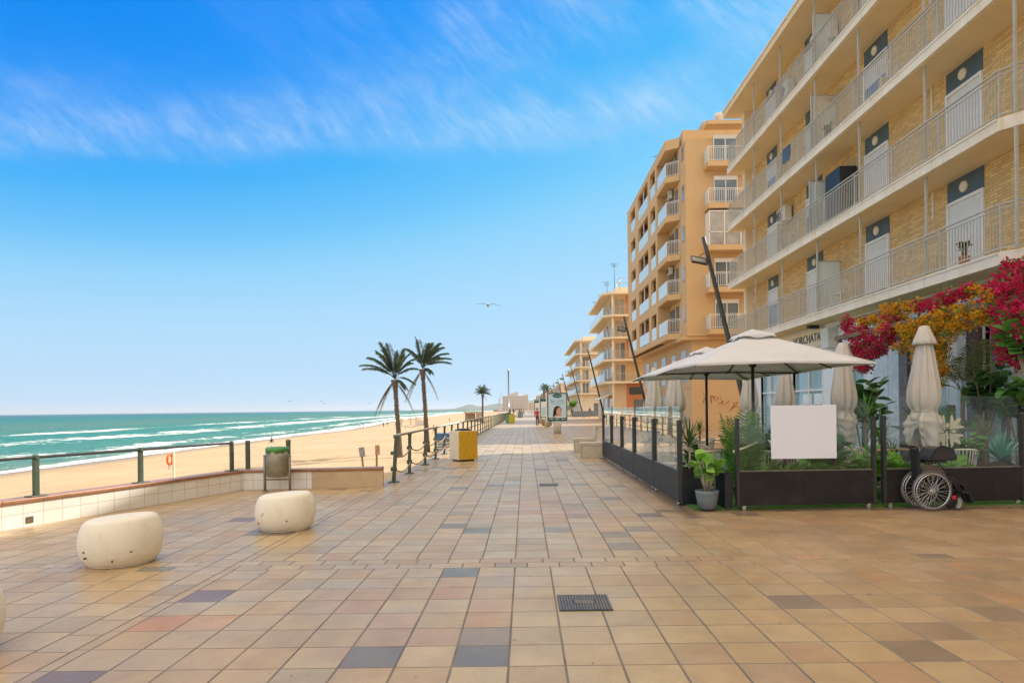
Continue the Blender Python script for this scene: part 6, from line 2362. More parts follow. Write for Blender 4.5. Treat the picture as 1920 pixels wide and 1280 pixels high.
def bougainvillea(label, clumps, mt, seed, nf=420, leaves=0.24):
    rnd = random.Random(seed)
    c0 = clumps[0]
    root = thing('bougainvillea', label, 'climbing plant', (c0[0], c0[1], 0))
    fl, lf, st = MB(), MB(), MB()
    for (x, y, z, rx, ry, rz) in clumps:
        vol = rx * ry * rz
        n = int(2.0 * nf * (vol / 0.03) ** 0.62)
        prev = None
        subs = [(x + rnd.gauss(0, 0.5) * rx, y + rnd.gauss(0, 0.5) * ry, z + rnd.gauss(0, 0.5) * rz) for _ in range(max(6, n // 48))]
        for i in range(n):
            s = rnd.choice(subs)
            c = Vector((s[0] + rnd.gauss(0, 0.055), s[1] + rnd.gauss(0, 0.075), s[2] + rnd.gauss(0, 0.06)))
            d = Vector((rnd.uniform(-1, 0.5), rnd.uniform(-1, 1), rnd.uniform(-0.8, 1))).normalized()
            tgt = lf if rnd.random() < leaves else fl
            L = rnd.uniform(0.022, 0.066)
            if tgt is fl:
                # three papery bracts
                for k in range(3):
                    e = (d + Vector((rnd.uniform(-0.9, 0.9), rnd.uniform(-0.9, 0.9), rnd.uniform(-0.9, 0.9)))).normalized()
                    s_ = e.cross(Vector((rnd.random(), rnd.random(), 1))).normalized()
                    fl.add([c, c + e * L * 0.55 + s_ * L * 0.42, c + e * L * 1.1, c + e * L * 0.55 - s_ * L * 0.42], [(0, 1, 2, 3)])
            else:
                s_ = d.cross(Vector((rnd.random(), rnd.random(), 1))).normalized()
                lf.add([c, c + d * L * 0.7 + s_ * L * 0.5, c + d * L * 1.6, c + d * L * 0.7 - s_ * L * 0.5], [(0, 1, 2, 3)])
        for k in range(3):
            p0 = Vector((x + rx * 0.6, y + rnd.uniform(-ry, ry), z + rz))
            p1 = Vector((x + rnd.uniform(-rx, rx), y + rnd.uniform(-ry, ry), z - rz * rnd.uniform(0.2, 1.0)))
            st.tube([p0, p0.lerp(p1, 0.5) + Vector((0, rnd.uniform(-0.1, 0.1), 0.08)), p1], [0.012, 0.009, 0.005], 5)
    fl.build('flowers', M[mt], root)
    lf.build('foliage', M['leaf_mid'], root)
    st.build('stem', M['twig'], root)
    return root


def cl_(px, py, Y, X=None, r=(0.25, 0.3, 0.25)):
    """clump on the pergola plane, at lateral X"""
    if X is not None:
        u = (px - 985)
        Y = X * 1200 / u
    p = at(px, py, Y)
    return (p.x, p.y, p.z) + r


bougainvillea('crimson bougainvillea hanging at the left end of the pergola', [cl_(1588, 610, 0, 9.2, (.18, .35, .16)), cl_(1610, 625, 0, 9.2, (.25, .45, .25)), cl_(1640, 640, 0, 9.15, (.28, .5, .3)), cl_(1632, 668, 0, 9.1, (.22, .35, .22)),
                                                                              cl_(1670, 622, 0, 9.1, (.25, .4, .25)), cl_(1618, 690, 0, 9.1, (.15, .2, .18)), cl_(1612, 655, 0, 9.1, (.2, .3, .25))], 'magenta', 1, 520)
bougainvillea('amber yellow bougainvillea spread along the middle of the pergola', [cl_(1640, 598, 0, 9.3, (.16, .3, .14)), cl_(1680, 588, 0, 9.25, (.2, .4, .18)), cl_(1715, 575, 0, 9.3, (.2, .35, .15)), cl_(1705, 622, 0, 9.1, (.24, .4, .25)),
                                                                                   cl_(1745, 610, 0, 9.05, (.25, .4, .26)), cl_(1770, 600, 0, 9.05, (.22, .4, .24)), cl_(1815, 585, 0, 9.1, (.25, .4, .24)), cl_(1850, 592, 0, 9.1, (.2, .35, .18)),
                                                                                   cl_(1762, 655, 0, 9.1, (.16, .22, .35)), cl_(1762, 700, 0, 9.15, (.12, .16, .25)), cl_(1740, 640, 0, 9.1, (.2, .25, .3)), cl_(1840, 545, 0, 9.35, (.14, .3, .10)), cl_(1700, 640, 0, 9.1, (.2, .3, .2)), cl_(1725, 650, 0, 9.05, (.2, .3, .22)), cl_(1790, 625, 0, 9.05, (.2, .3, .18)), cl_(1862, 560, 0, 9.0, (.14, .25, .12)), cl_(1665, 612, 0, 9.05, (.14, .25, .12))], 'yellow', 2, 430)
bougainvillea('pink bougainvillea trailing along the upper pergola beam', [cl_(1735, 570, 0, 9.25, (.16, .35, .14)), cl_(1775, 562, 0, 9.25, (.2, .4, .16)), cl_(1812, 552, 0, 9.3, (.18, .35, .14)), cl_(1757, 582, 0, 9.1, (.12, .2, .16))], 'magenta', 3, 420)
bougainvillea('crimson bougainvillea massed at the right end of the pergola', [cl_(1880, 545, 0, 9.15, (.3, .4, .3)), cl_(1912, 560, 0, 9.0, (.3, .45, .4)), cl_(1905, 515, 0, 9.45, (.2, .35, .2)), cl_(1890, 585, 0, 9.05, (.25, .35, .3)),
                                                                            cl_(1885, 620, 0, 9.05, (.18, .25, .25)), cl_(1930, 600, 0, 8.95, (.3, .4, .4)), cl_(1888, 655, 0, 9.0, (.16, .22, .2)), cl_(1908, 672, 0, 8.95, (.14, .2, .14)), cl_(1912, 498, 0, 9.65, (.1, .22, .1))], 'magenta', 4, 520)

# ------------------------------------------------------------------ folded wheelchair
wc = thing('wheelchair', 'folded black wheelchair parked in front of the glass windbreak', 'wheelchair', (6.16, 9.72, 0.0))
WR = 0.305


def wheel(cx, cy, tilt):
    t_ = MB()
    t_.tube([(cx + WR * 0.955 * math.cos(a * math.pi / 24), cy, WR + WR * 0.955 * math.sin(a * math.pi / 24)) for a in range(48)], 0.0145, 10, closed=True)
    w_ = t_.build('wheel', M['rubber'], wc, world=False)
    r_ = MB()
    for rr, q in ((0.885, 0.009), ):
        r_.tube([(cx + WR * rr * math.cos(a * math.pi / 24), cy, WR + WR * rr * math.sin(a * math.pi / 24)) for a in range(48)], q, 8, closed=True)
    r_.build('rim', M['chrome'], w_, world=False)
    h_ = MB()
    h_.tube([(cx + WR * 0.83 * math.cos(a * math.pi / 24), cy - 0.035, WR + WR * 0.83 * math.sin(a * math.pi / 24)) for a in range(48)], 0.007, 8, closed=True)
    for k in range(6):
        a = k * math.pi / 3 + 0.2
        h_.tube([(cx + WR * 0.83 * math.cos(a), cy - 0.035, WR + WR * 0.83 * math.sin(a)), (cx + WR * 0.885 * math.cos(a), cy - 0.005, WR + WR * 0.885 * math.sin(a))], 0.004, 6)
    h_.build('push_rim', M['chrome'], w_, world=False)
    s_ = MB()
    for k in range(32):
        a = k * math.pi / 16
        o_ = 0.35 if k % 2 else -0.35
        s_.tube([(cx + 0.026 * math.cos(a + o_ * 3), cy + (0.018 if k % 2 else -0.018), WR + 0.026 * math.sin(a + o_ * 3)), (cx + WR * 0.87 * math.cos(a), cy, WR + WR * 0.87 * math.sin(a))], 0.0036, 4, cap=False)
    s_.build('spokes', M['chrome'], w_, world=False)
    b_ = MB()
    b_.tube([(cx, cy - 0.035, WR), (cx, cy + 0.035, WR)], 0.028, 14)
    b_.build('hub', M['chrome'], w_, world=False)


wheel(0.0, 0.0, 0)
wheel(0.0, 0.29, 0)
for yy in (0.05, 0.24):
    mb = MB()
    k = 0.013
    mb.tube([(-0.33, yy, 0.985), (-0.20, yy, 0.965), (-0.17, yy, 0.93), (-0.145, yy, 0.5), (-0.14, yy, 0.22)], k, 8)
    mb.tube([(-0.145, yy, 0.5), (0.30, yy, 0.5), (0.36, yy, 0.42), (0.46, yy, 0.2)], k, 8)
    mb.tube([(-0.14, yy, 0.30), (0.33, yy, 0.24)], k, 8)
    mb.tube([(0.33, yy, 0.5), (0.33, yy, 0.22)], k, 8)
    mb.tube([(0.13, yy, 0.73), (0.26, yy, 0.58), (0.27, yy, 0.5)], 0.008, 6)
    mb.tube([(0.08, yy, 0.72), (0.20, yy, 0.60), (0.21, yy, 0.52)], 0.008, 6)
    mb.build('side_frame', M['black_plastic'], wc, world=False)
    mb = MB()
    mb.tube([(-0.345, yy, 0.99), (-0.23, yy, 0.972)], 0.019, 10)
    mb.build('push_handle', M['black_plastic'], wc, world=False)
    mb = MB()
    mb.box((0.09, yy, 0.735), (0.34, 0.055, 0.035), 0, ry=R(-2))
    mb.build('armrest', M['black_plastic'], wc, bevel=0.012, world=False)
    # caster turned sideways with its fork
    cy_ = yy
    mb = MB()
    mb.tube([(0.43, cy_ + 0.098 * math.cos(a * math.pi / 14), 0.11 + 0.098 * math.sin(a * math.pi / 14)) for a in range(28)], 0.012, 8, closed=True)
    ca = mb.build('caster', M['rubber'], wc, world=False)
    mb = MB()
    mb.tube([(0.43 - 0.012, cy_, 0.11), (0.43 + 0.012, cy_, 0.11)], 0.085, 16)
    mb.build('caster_disc', M['ac_white'], ca, world=False)
    mb = MB()
    mb.bar((0.405, cy_, 0.10), (0.405, cy_, 0.245), 0.012, 0.03)
    mb.bar((0.455, cy_, 0.10), (0.455, cy_, 0.245), 0.012, 0.03)
    mb.box((0.43, cy_, 0.248), (0.07, 0.04, 0.014))
    mb.build('caster_fork', M['black_plastic'], ca, world=False)
    # folded leg rest
    mb = MB()
    mb.tube([(0.34, yy, 0.50), (0.42, yy, 0.42), (0.50, yy, 0.25), (0.56, yy, 0.12)], 0.012, 8)
    lg = mb.build('leg_rest', M['black_plastic'], wc, world=False)
    mb = MB()
    mb.box((0.585, yy + 0.02, 0.19), (0.03, 0.14, 0.17), 0.35, ry=R(-24))
    mb.box((0.50, yy, 0.35), (0.026, 0.10, 0.10), 0.1, ry=R(-20))
    mb.build('footplate', M['black_plastic'], lg, bevel=0.01, world=False)
mb = MB()
mb.box((-0.165, 0.145, 0.72), (0.03, 0.18, 0.44), 0, ry=R(-4))
mb.build('backrest', M['black_fabric'], wc, bevel=0.012, world=False)
mb = MB()
mb.prism([(-0.12, 0.51), (0.25, 0.51), (0.21, 0.60), (0.08, 0.69), (-0.12, 0.69)], 0.03, 0.042)
mb.v = [(p[0], p[2], p[1]) for p in mb.v]
mb.f = [f[::-1] for f in mb.f]
mb.build('side_guard', M['brown_panel'], wc, bevel=0.004, world=False)
mb = MB()
mb.box((0.08, 0.145, 0.52), (0.42, 0.17, 0.05))
mb.tube([(-0.1, 0.06, 0.28), (0.25, 0.23, 0.48)], 0.011, 6)
mb.tube([(-0.1, 0.23, 0.28), (0.25, 0.06, 0.48)], 0.011, 6)
mb.tube([(0.0, 0.0, WR), (0.0, 0.29, WR)], 0.012, 8)
mb.build('seat', M['black_fabric'], wc, bevel=0.008, world=False)
mb = MB()
mb.box((0.335, -0.0, 0.20), (0.06, 0.02, 0.06), 0, ry=R(20))
mb.build('reflector', M['red'], wc, bevel=0.01, world=False)
mb = MB()
mb.bar((0.29, 0.03, 0.10), (0.29, 0.03, 0.26), 0.03)
mb.sphere((0.32, 0.05, 0.12), (0.09, 0.02, 0.09), 14, 8)
mb.build('brake', M['black_plastic'], wc, world=False)
# bag lying on the arms
mb = MB()
mb.prism([(-0.10, 0.755), (0.34, 0.76), (0.36, 0.80), (0.30, 0.955), (0.10, 0.97), (0.0, 0.94), (-0.08, 0.82)], 0.02, 0.34)
mb.v = [(p[0] + 6.16 + 0.06, p[2] + 9.72, p[1]) for p in mb.v]
mb.f = [f[::-1] for f in mb.f]
bag = thing('bag', 'shiny black bag lying on the armrests of the wheelchair', 'bag', (6.25, 9.9, 0.75))
mb.build('bag_body', M['bag_leather'], bag, bevel=0.035, seg=4)
mb = MB()
mb.tube([(6.14, 9.72, 0.80), (6.20, 9.70, 0.93), (6.32, 9.70, 0.985), (6.44, 9.71, 0.95)], 0.012, 8)
mb.build('strap', M['black_fabric'], bag)

# ------------------------------------------------------------------ date palms on the beach
def beach_z(x, y):
    sx = shore_x(y)
    d = x - sx
    return BEACH_TOP + (SEA_Z - BEACH_TOP) * (1 - min(1, max(0, d) / (-3.2 - sx))) ** 1.2


def plume(mb, p0, p1, p2, nl, ll, lw, rnd, stemr=0.035, drop=0.7, wind=0.0):
    p0, p1, p2 = Vector(p0), Vector(p1), Vector(p2)
    n = 12
    pts = [p0 * (1 - t) ** 2 + p1 * (2 * t * (1 - t)) + p2 * t * t for t in [i / n for i in range(n + 1)]]
    mb.tube(pts, [stemr * (1 - 0.8 * i / n) for i in range(n + 1)], 5, 0, cap=False)
    for i in range(nl):
        t = 0.16 + 0.84 * (i + 0.5) / nl
        k = min(n - 1, int(t * n))
        q = pts[k].lerp(pts[k + 1], t * n - k)
        dd = (pts[k + 1] - pts[k]).normalized()
        side = dd.cross(Vector((0, 0, 1)))
        if side.length < 0.05:
            side = Vector((0, 1, 0))
        side.normalize()
        upv = side.cross(dd).normalized()
        l_ = ll * (0.45 + 0.75 * math.sin(math.pi * min(1, t * 0.8 + 0.15))) * rnd.uniform(0.75, 1.2)
        for sg in (-1, 1):
            v = (side * sg * rnd.uniform(0.45, 0.75) + dd * rnd.uniform(0.8, 1.1) + upv * rnd.uniform(0.0, 0.5) * (1 - drop) + Vector((wind, 0, -0.3 * drop))).normalized()
            tip = q + v * l_ + Vector((0, 0, -0.25 * drop * l_))
            mid = q + v * l_ * 0.5
            w_ = upv * lw + dd * lw * 0.6
            mb.add([q - w_ * 0.4, q + w_ * 0.4, mid + w_, tip, mid - w_], [(0, 1, 2, 3, 4)], 0)


def date_palm(label, px, pyc, Y, lean_px, L, n, seed, r=0.22, base_px=None, hang=2, wind=0.3, tips=None):
    rnd = random.Random(seed)
    crown = at(px, pyc, Y)
    bx = at(base_px if base_px else px + lean_px, 800, Y).x
    bz = beach_z(bx, Y) - 0.1
    root = thing('date_palm', label, 'palm tree', (bx, Y, bz))
    T_ = MB()
    k = 22
    pts = []
    for i in range(k + 1):
        t = i / k
        pts.append((bx + (crown.x - bx) * (t ** 1.3), Y, bz + (crown.z - bz) * t))
    T_.tube(pts, [r * (1.25 - 0.45 * min(1, t * 2)) * (1 + 0.07 * (i % 2)) if (t := i / k) < 0.9 else r * (0.9 + 1.2 * (t - 0.9) * 6) for i in range(k + 1)], 14)
    rr = random.Random(seed + 9)
    for i in range(230):
        t = rr.random()
        j = min(k - 1, int(t * k))
        f = t * k - j
        p = Vector(pts[j]).lerp(Vector(pts[j + 1]), f)
        a = rr.uniform(0, 6.28)
        d_ = Vector((math.cos(a), math.sin(a), 0))
        T_.box(tuple(p + d_ * r * 0.92), (0.09, 0.12, 0.07), a)
    T_.build('trunk', M['bark'], root)
    F_ = MB()
    for (tx, ty) in tips or ():
        e_ = at(tx, ty, Y)
        dep = rnd.uniform(-0.45, 0.45) * L
        mx_ = (e_.x - crown.x)
        mz_ = (e_.z - crown.z)
        c1 = (crown.x + mx_ * 0.45, Y + dep * 0.4, crown.z + 0.1 + mz_ * 0.55 + 0.30 * abs(mx_) * 0.6 + 0.25)
        plume(F_, (crown.x, Y, crown.z + 0.1), c1, (e_.x, Y + dep, e_.z), 46, L * 0.17, L * 0.009, rnd, 0.035, 0.8, wind * 0.12)
    for i in range(0 if tips else n):
        a = i * 2.399 + rnd.uniform(-0.25, 0.25)
        e = 0.12 + 1.25 * ((i + 0.5) / n) ** 0.85 + rnd.uniform(-0.1, 0.1)
        dd = Vector((math.cos(a) * math.cos(e), math.sin(a) * math.cos(e) * 0.85, math.sin(e)))
        dd = (dd + Vector((wind * 0.25, 0, 0.1))).normalized()
        frond(F_, tuple(crown + Vector((0, 0, 0.1))), dd, L * rnd.uniform(0.75, 1.08), rnd.uniform(0.7, 1.3), 44, L * 0.15, L * 0.010, 0, rnd, None, 0.75, 0.035)
    F_.build('crown', M['palm_leaf'], root)
    if hang:
        D_ = MB()
        for i in range(hang):
            a = rnd.uniform(2.4, 3.9) if i < hang - 1 else rnd.uniform(-0.6, 0.6)
            dd = Vector((math.cos(a) * 0.55, math.sin(a) * 0.2, -0.55))
            frond(D_, tuple(crown), dd, L * rnd.uniform(0.7, 1.05), 1.0, 26, L * 0.07, L * 0.010, 0, rnd, None, 1.6, 0.03)
        for i in range(16):
            a = rnd.uniform(0, 6.28)
            leaf_blade(D_, crown, (math.cos(a) * 0.5, math.sin(a) * 0.5, -0.6), L * 0.22, 0.05, 0.8)
        D_.build('dry_fronds', M['palm_dead'], root)
    return root


date_palm('date palm on the sand with a wide crown, left of the pair, dead fronds hanging', 740, 712, 65, 9, 4.3, 21, 11, 0.25, 749, 4, 0.4, [(680, 684), (690, 692), (708, 659), (716, 664), (722, 646), (733, 648), (750, 652), (758, 668), (767, 661), (776, 672), (780, 690), (774, 716), (762, 727), (742, 660), (728, 655), (700, 672), (770, 680), (745, 668)])
date_palm('date palm on the sand, right of the pair and slightly taller', 792, 692, 72, 12, 4.4, 19, 12, 0.25, 801, 3, 1.0, [(779, 634), (786, 640), (797, 642), (806, 642), (813, 646), (827, 646), (831, 652), (837, 661), (845, 673), (840, 678), (775, 662), (768, 656), (811, 700), (820, 668), (795, 655), (805, 660)])
date_palm('small solitary date palm behind the beach kiosk', 905, 739, 215, 0, 3.4, 34, 13, 0.35, 905, 1, 0.0)
date_palm('tiny far palm in the row beneath the distant lamp posts, left', 1020, 730.5, 240, 0, 2.6, 16, 14, 0.3, 1021, 0, 0.0)
date_palm('tiny far palm in the row beneath the distant lamp posts, right', 1025, 733, 230, 0, 2.6, 16, 15, 0.3, 1026, 0, 0.0)

# ------------------------------------------------------------------ things on the beach
def sign_post(label, px, pyt, pyb, Y, w, h, m, lean=0.0):
    p = at(px, pyt, Y)
    z0 = beach_z(p.x, Y) - 0.1
    root = thing('warning_sign', label, 'sign', (p.x, Y, z0))
    mb = MB()
    mb.bar((p.x - lean, Y, z0), (p.x, Y, p.z), 0.09, 0.07, up=(0, 1, 0))
    mb.build('sign_post', M['wood'], root)
    mb = MB()
    mb.box((p.x + 0.06, Y - 0.06, p.z - h / 2), (w, 0.03, h), 0, ry=R(-8) if lean else 0)
    mb.build('sign_face', M[m], root, bevel=0.006)


sign_post('grey sign on a slanting wooden post in the sand beyond the wall', 677, 838, 880, 34, 0.30, 0.50, 'sign_grey', -0.25)
sign_post('tan sign on an upright wooden post in the sand beside the grey one', 706, 834, 880, 34, 0.24, 0.50, 'sign_rust')

p = at(322, 847, 44)
z0 = beach_z(p.x, 44) - 0.1
root = thing('lifebuoy_post', 'wooden post on the sand holding an orange lifebuoy', 'lifebuoy post', (p.x, 44, z0))
mb = MB()
mb.bar((p.x + 0.12, 44, z0), (p.x + 0.12, 44, p.z), 0.12)
mb.build('post', M['ornament'], root)
mb = MB()
mb.tube([(p.x - 0.05 + 0.015 * math.cos(a * math.pi / 10), 43.85 + 0.3 * math.cos(a * math.pi / 10), p.z - 0.5 + 0.34 * math.sin(a * math.pi / 10)) for a in range(20)], 0.075, 8, closed=True)
mb.build('lifebuoy', M['orange'], root)
mb = MB()
mb.tube([(p.x - 0.14, 43.8, p.z - 0.8), (p.x - 0.10, 43.8, p.z - 1.2), (p.x - 0.02, 43.85, p.z - 0.9)], 0.03, 6)
mb.build('rope', M['ornament'], root)

# blue play tower beyond the railing
p = at(828, 812, 72)
zb = beach_z(p.x, 72)
root = thing('beach_cabin', 'blue topped cabin standing on the sand behind the rail, beside the recycling bin', 'cabin', (p.x, 72, zb))
mb = MB()
mb.b(p.x - 0.55, p.x + 1.2, 71.5, 73, zb + 1.3, p.z)
mb.build('canopy', M['blue_paint'], root)
mb = MB()
mb.b(p.x - 0.45, p.x + 1.1, 71.6, 72.9, zb - 0.1, zb + 1.298)
for k in range(4):
    mb.b(p.x - 0.46, p.x + 1.11, 71.57, 71.6, zb + 0.2 + k * 0.3, zb + 0.32 + k * 0.3, 1)
mb.build('wall', [M['cloth_white'], M['grey_blue']], root)

# beach bar kiosk
p = at(888, 785.5, 250)
root = thing('beach_kiosk', 'wooden beach bar kiosk with a flat brown roof on the sand', 'kiosk', (p.x, 250, beach_z(p.x, 250)))
zz = beach_z(p.x, 250)
mb = MB()
for x in (-3.2, -1.0, 1.2, 3.2):
    for y in (0, 4):
        mb.b(p.x + x - 0.15, p.x + x + 0.15, 250 + y, 250.3 + y, zz - 0.2, zz + 3.4)
mb.build('post', M['wood'], root)
mb = MB()
mb.b(p.x - 3.6, p.x + 3.6, 249.4, 255, zz + 3.402, zz + 3.95)
mb.build('roof', M['thatch'], root)
mb = MB()
mb.b(p.x - 3.1, p.x + 3.1, 250.32, 250.5, zz - 0.2, zz + 1.2)
mb.b(p.x - 3.1, p.x + 0.4, 252, 254, zz - 0.2, zz + 3.3)
mb.build('counter', M['cloth_tan'], root)
mb = MB()
mb.b(p.x + 1.0, p.x + 2.9, 252, 254, zz - 0.2, zz + 3.3)
mb.build('wall', M['cloth_white'], root)

# thatched shades, loungers and canvas screens
rnd = random.Random(5)
for i, (px, py, Y) in enumerate(((753, 786, 205), (770, 784, 215), (781, 783, 225))):
    p = at(px, py, Y)
    zz = beach_z(p.x, Y)
    root = thing('thatched_parasol', ['thatched beach shade nearest the left palm trunk', 'thatched beach shade between the two palm trunks', 'thatched beach shade behind the right palm trunk'][i], 'parasol', (p.x, Y, zz))
    mb = MB()
    mb.tube([(p.x, Y, zz - 0.1), (p.x, Y, zz + 2.5)], 0.09, 6)
    mb.build('pole', M['wood'], root)
    mb = MB()
    mb.lathe([(1.5, 1.95), (1.45, 2.02), (0.1, 2.75)], 12, (p.x, Y, zz))
    mb.build('canopy', M['thatch'], root)
for i, (px, py, Y, m) in enumerate(((760, 793, 190, 'cloth_tan'), (768, 793, 192, 'cloth_white'), (776, 792, 195, 'cloth_tan'))):
    p = at(px, py, Y)
    zz = beach_z(p.x, Y)
    root = thing('sunbed', ['tan sunbed nearest the left palm trunk', 'white sunbed in the middle of the three between the palm trunks', 'tan sunbed nearest the right palm trunk'][i], 'sunbed', (p.x, Y, zz))
    mb = MB()
    mb.b(p.x - 0.5, p.x + 0.5, Y, Y + 1.9, zz + 0.3, zz + 0.42)
    mb.build('mattress', M[m], root)
    mb = MB()
    for a in (-0.4, 0.4):
        for b in (0.2, 1.7):
            mb.b(p.x + a - 0.04, p.x + a + 0.04, Y + b, Y + b + 0.08, zz - 0.1, zz + 0.298)
    mb.build('leg', M['wood'], root)
p = at(788, 790, 200)
zz = beach_z(p.x, 200)
root = thing('canvas_screen', 'pale canvas screen on posts by the right palm trunk', 'screen', (p.x, 200, zz))
mb = MB()
for k in range(5):
    mb.b(p.x - 1.5 + k * 0.8, p.x - 1.42 + k * 0.8, 200, 200.08, zz - 0.1, zz + 2.0)
mb.build('post', M['wood'], root)
mb = MB()
for k in range(4):
    mb.b(p.x - 1.41 + k * 0.8, p.x - 0.71 + k * 0.8, 200.02, 200.06, zz + 0.2, zz + 1.9)
mb.build('canvas', M['cloth_white'], root)

# cafe barriers and bushes far right beyond the poster stand
for i, (x, y, L) in enumerate(((8.2, 112, 3.0), (11.9, 118, 2.4))):
    root = thing('canvas_barrier', ['grey blue canvas cafe barrier right of the poster stand', 'short grey blue canvas cafe barrier beside the man in black'][i], 'barrier', (x, y, 0))
    mb = MB()
    mb.b(x, x + L, y, y + 0.05, 0.1, 1.1)
    mb.build('canvas', M['grey_blue'], root)
    mb = MB()
    for k in range(4):
        mb.b(x + L * k / 3 - 0.03, x + L * k / 3 + 0.03, y + 0.051, y + 0.1, 0, 1.15)
    mb.build('post', M['dark_metal'], root)
broadleaf('street_shrub', 'round yellow green shrub behind the poster stand', 'shrub', 9.0, 122, 0, 3.2, 1.0, 14, 14, 0.45, 0.2, 'leaf_bright', 77, 'twig', None, 1.2)

# ------------------------------------------------------------------ people
def person(name_label, x, y, z, rz, h, shirt, trousers, pose='walk', hair='hair', seed=0, shoes='black_plastic', group=None, sit=False):
    s = h / 1.7
    rnd = random.Random(seed)
    st = 0.20 if pose == 'walk' else 0.02
    J = {'pelvis': ((0, 0, .93), .135), 'waist': ((0, 0, 1.08), .115), 'chest': ((0, .0, 1.28), .145), 'neckb': ((0, -.01, 1.42), .075), 'neck': ((0, 0, 1.475), .05), 'chin': ((0, .015, 1.53), .065), 'head': ((0, .015, 1.61), .088), 'crown': ((0, 0, 1.675), .05)}
    for sg, n_ in ((-1, 'l'), (1, 'r')):
        f = st * sg
        J['sh' + n_] = ((sg * .165, 0, 1.375), .06)
        J['el' + n_] = ((sg * .215, -.03 - f * .5, 1.11), .042)
        J['wr' + n_] = ((sg * .215, .07 - f * 1.1, .89), .028)
        J['pa' + n_] = ((sg * .212, .10 - f * 1.2, .82), .030)
        J['hp' + n_] = ((sg * .085, 0, .86), .095)
        J['kn' + n_] = ((sg * .09, .04 + f * .6, .48), .062)
        J['an' + n_] = ((sg * .09, -.01 + f * 1.1, .085), .042)
        J['to' + n_] = ((sg * .10, .13 + f * 1.1, .035), .035)
    E = [('pelvis', 'waist'), ('waist', 'chest'), ('chest', 'neckb'), ('neckb', 'neck'), ('neck', 'chin'), ('chin', 'head'), ('head', 'crown')]
    for n_ in 'lr':
        E += [('chest', 'sh' + n_), ('sh' + n_, 'el' + n_), ('el' + n_, 'wr' + n_), ('wr' + n_, 'pa' + n_), ('pelvis', 'hp' + n_), ('hp' + n_, 'kn' + n_), ('kn' + n_, 'an' + n_), ('an' + n_, 'to' + n_)]
    names = list(J)
    me = bpy.data.meshes.new('person_body')
    me.from_pydata([J[n][0] for n in names], [(names.index(a), names.index(b)) for a, b in E], [])
    ob = bpy.data.objects.new('person_tmp', me)
    COL.objects.link(ob)
    ob.modifiers.new('skin', 'SKIN')
    for i, n in enumerate(names):
        sv = me.skin_vertices[0].data[i]
        k = J[n][1]
        sv.radius = (k, k * (0.72 if n in ('chest', 'waist', 'pelvis') else 1.0))
        sv.use_root = (n == 'pelvis')
    su = ob.modifiers.new('sub', 'SUBSURF')
    su.levels = 2
    bpy.context.view_layer.update()
    dg = bpy.context.evaluated_depsgraph_get()
    m2 = bpy.data.meshes.new_from_object(ob.evaluated_get(dg))
    bpy.data.objects.remove(ob)
    mb = MB()
    mb.v = [tuple(v.co) for v in m2.vertices]
    for p in m2.polygons:
        c = p.center
        mi = 0
        if c.z < 0.07:
            mi = 3
        elif c.z < 0.95 and abs(c.x) < 0.175:
            mi = 2
        elif c.z < 1.45 and c.z > 0.9 and (abs(c.x) < 0.26):
            mi = 1 if (abs(c.x) < 0.18 or c.z > 0.98) else 0
        mb.f.append(tuple(p.vertices))
        mb.mi.append(mi)
        mb.sm.append(True)
    # fingers, thumb, nose, ears
    for sg in (-1, 1):
        f = st * sg
        px_, py_, pz_ = sg * .212, .10 - f * 1.2, .82
        for k in range(4):
            yk = py_ - 0.03 + 0.02 * k
            L = (0.065, 0.078, 0.082, 0.072)[k]
            mb.tube([(px_, yk, pz_ - 0.015), (px_ - sg * 0.006, yk + 0.004, pz_ - 0.015 - L * 0.55), (px_ - sg * 0.02, yk + 0.008, pz_ - 0.015 - L)], [0.0095, 0.0085, 0.007], 6, 0)
        mb.tube([(px_ - sg * 0.012, py_ + 0.03, pz_ + 0.02), (px_ - sg * 0.02, py_ + 0.055, pz_ - 0.01), (px_ - sg * 0.02, py_ + 0.06, pz_ - 0.04)], [0.011, 0.01, 0.008], 6, 0)
        mb.sphere((sg * .083, 0.0, 1.60), (.012, .02, .03), 8, 6, 0)
        mb.sphere((sg * .032, .093, 1.615), (.012, .008, .008), 8, 6, 4)
    mb.sphere((0, .105, 1.59), (.014, .02, .024), 8, 6, 0)
    mb.sphere((0, .092, 1.55), (.024, .01, .007), 8, 6, 4)
    mb.v = [(p[0] * s, p[1] * s, p[2] * s) for p in mb.v]
    root = thing('person', name_label, 'person', (x, y, z), rz, group)
    mb.build('body', [M['skin'], M[shirt], M[trousers], M[shoes], M['hair']], root, world=False)
    hb = MB()
    hb.sphere((0, -.012, 1.635), (.098, .105, .085), 14, 10)
    hb.sphere((0, -.05, 1.58), (.085, .065, .08), 12, 8)
    hb.v = [(p[0] * s, p[1] * s, p[2] * s) for p in hb.v]
    hb.build('hair', M[hair], root, world=False)
    return root


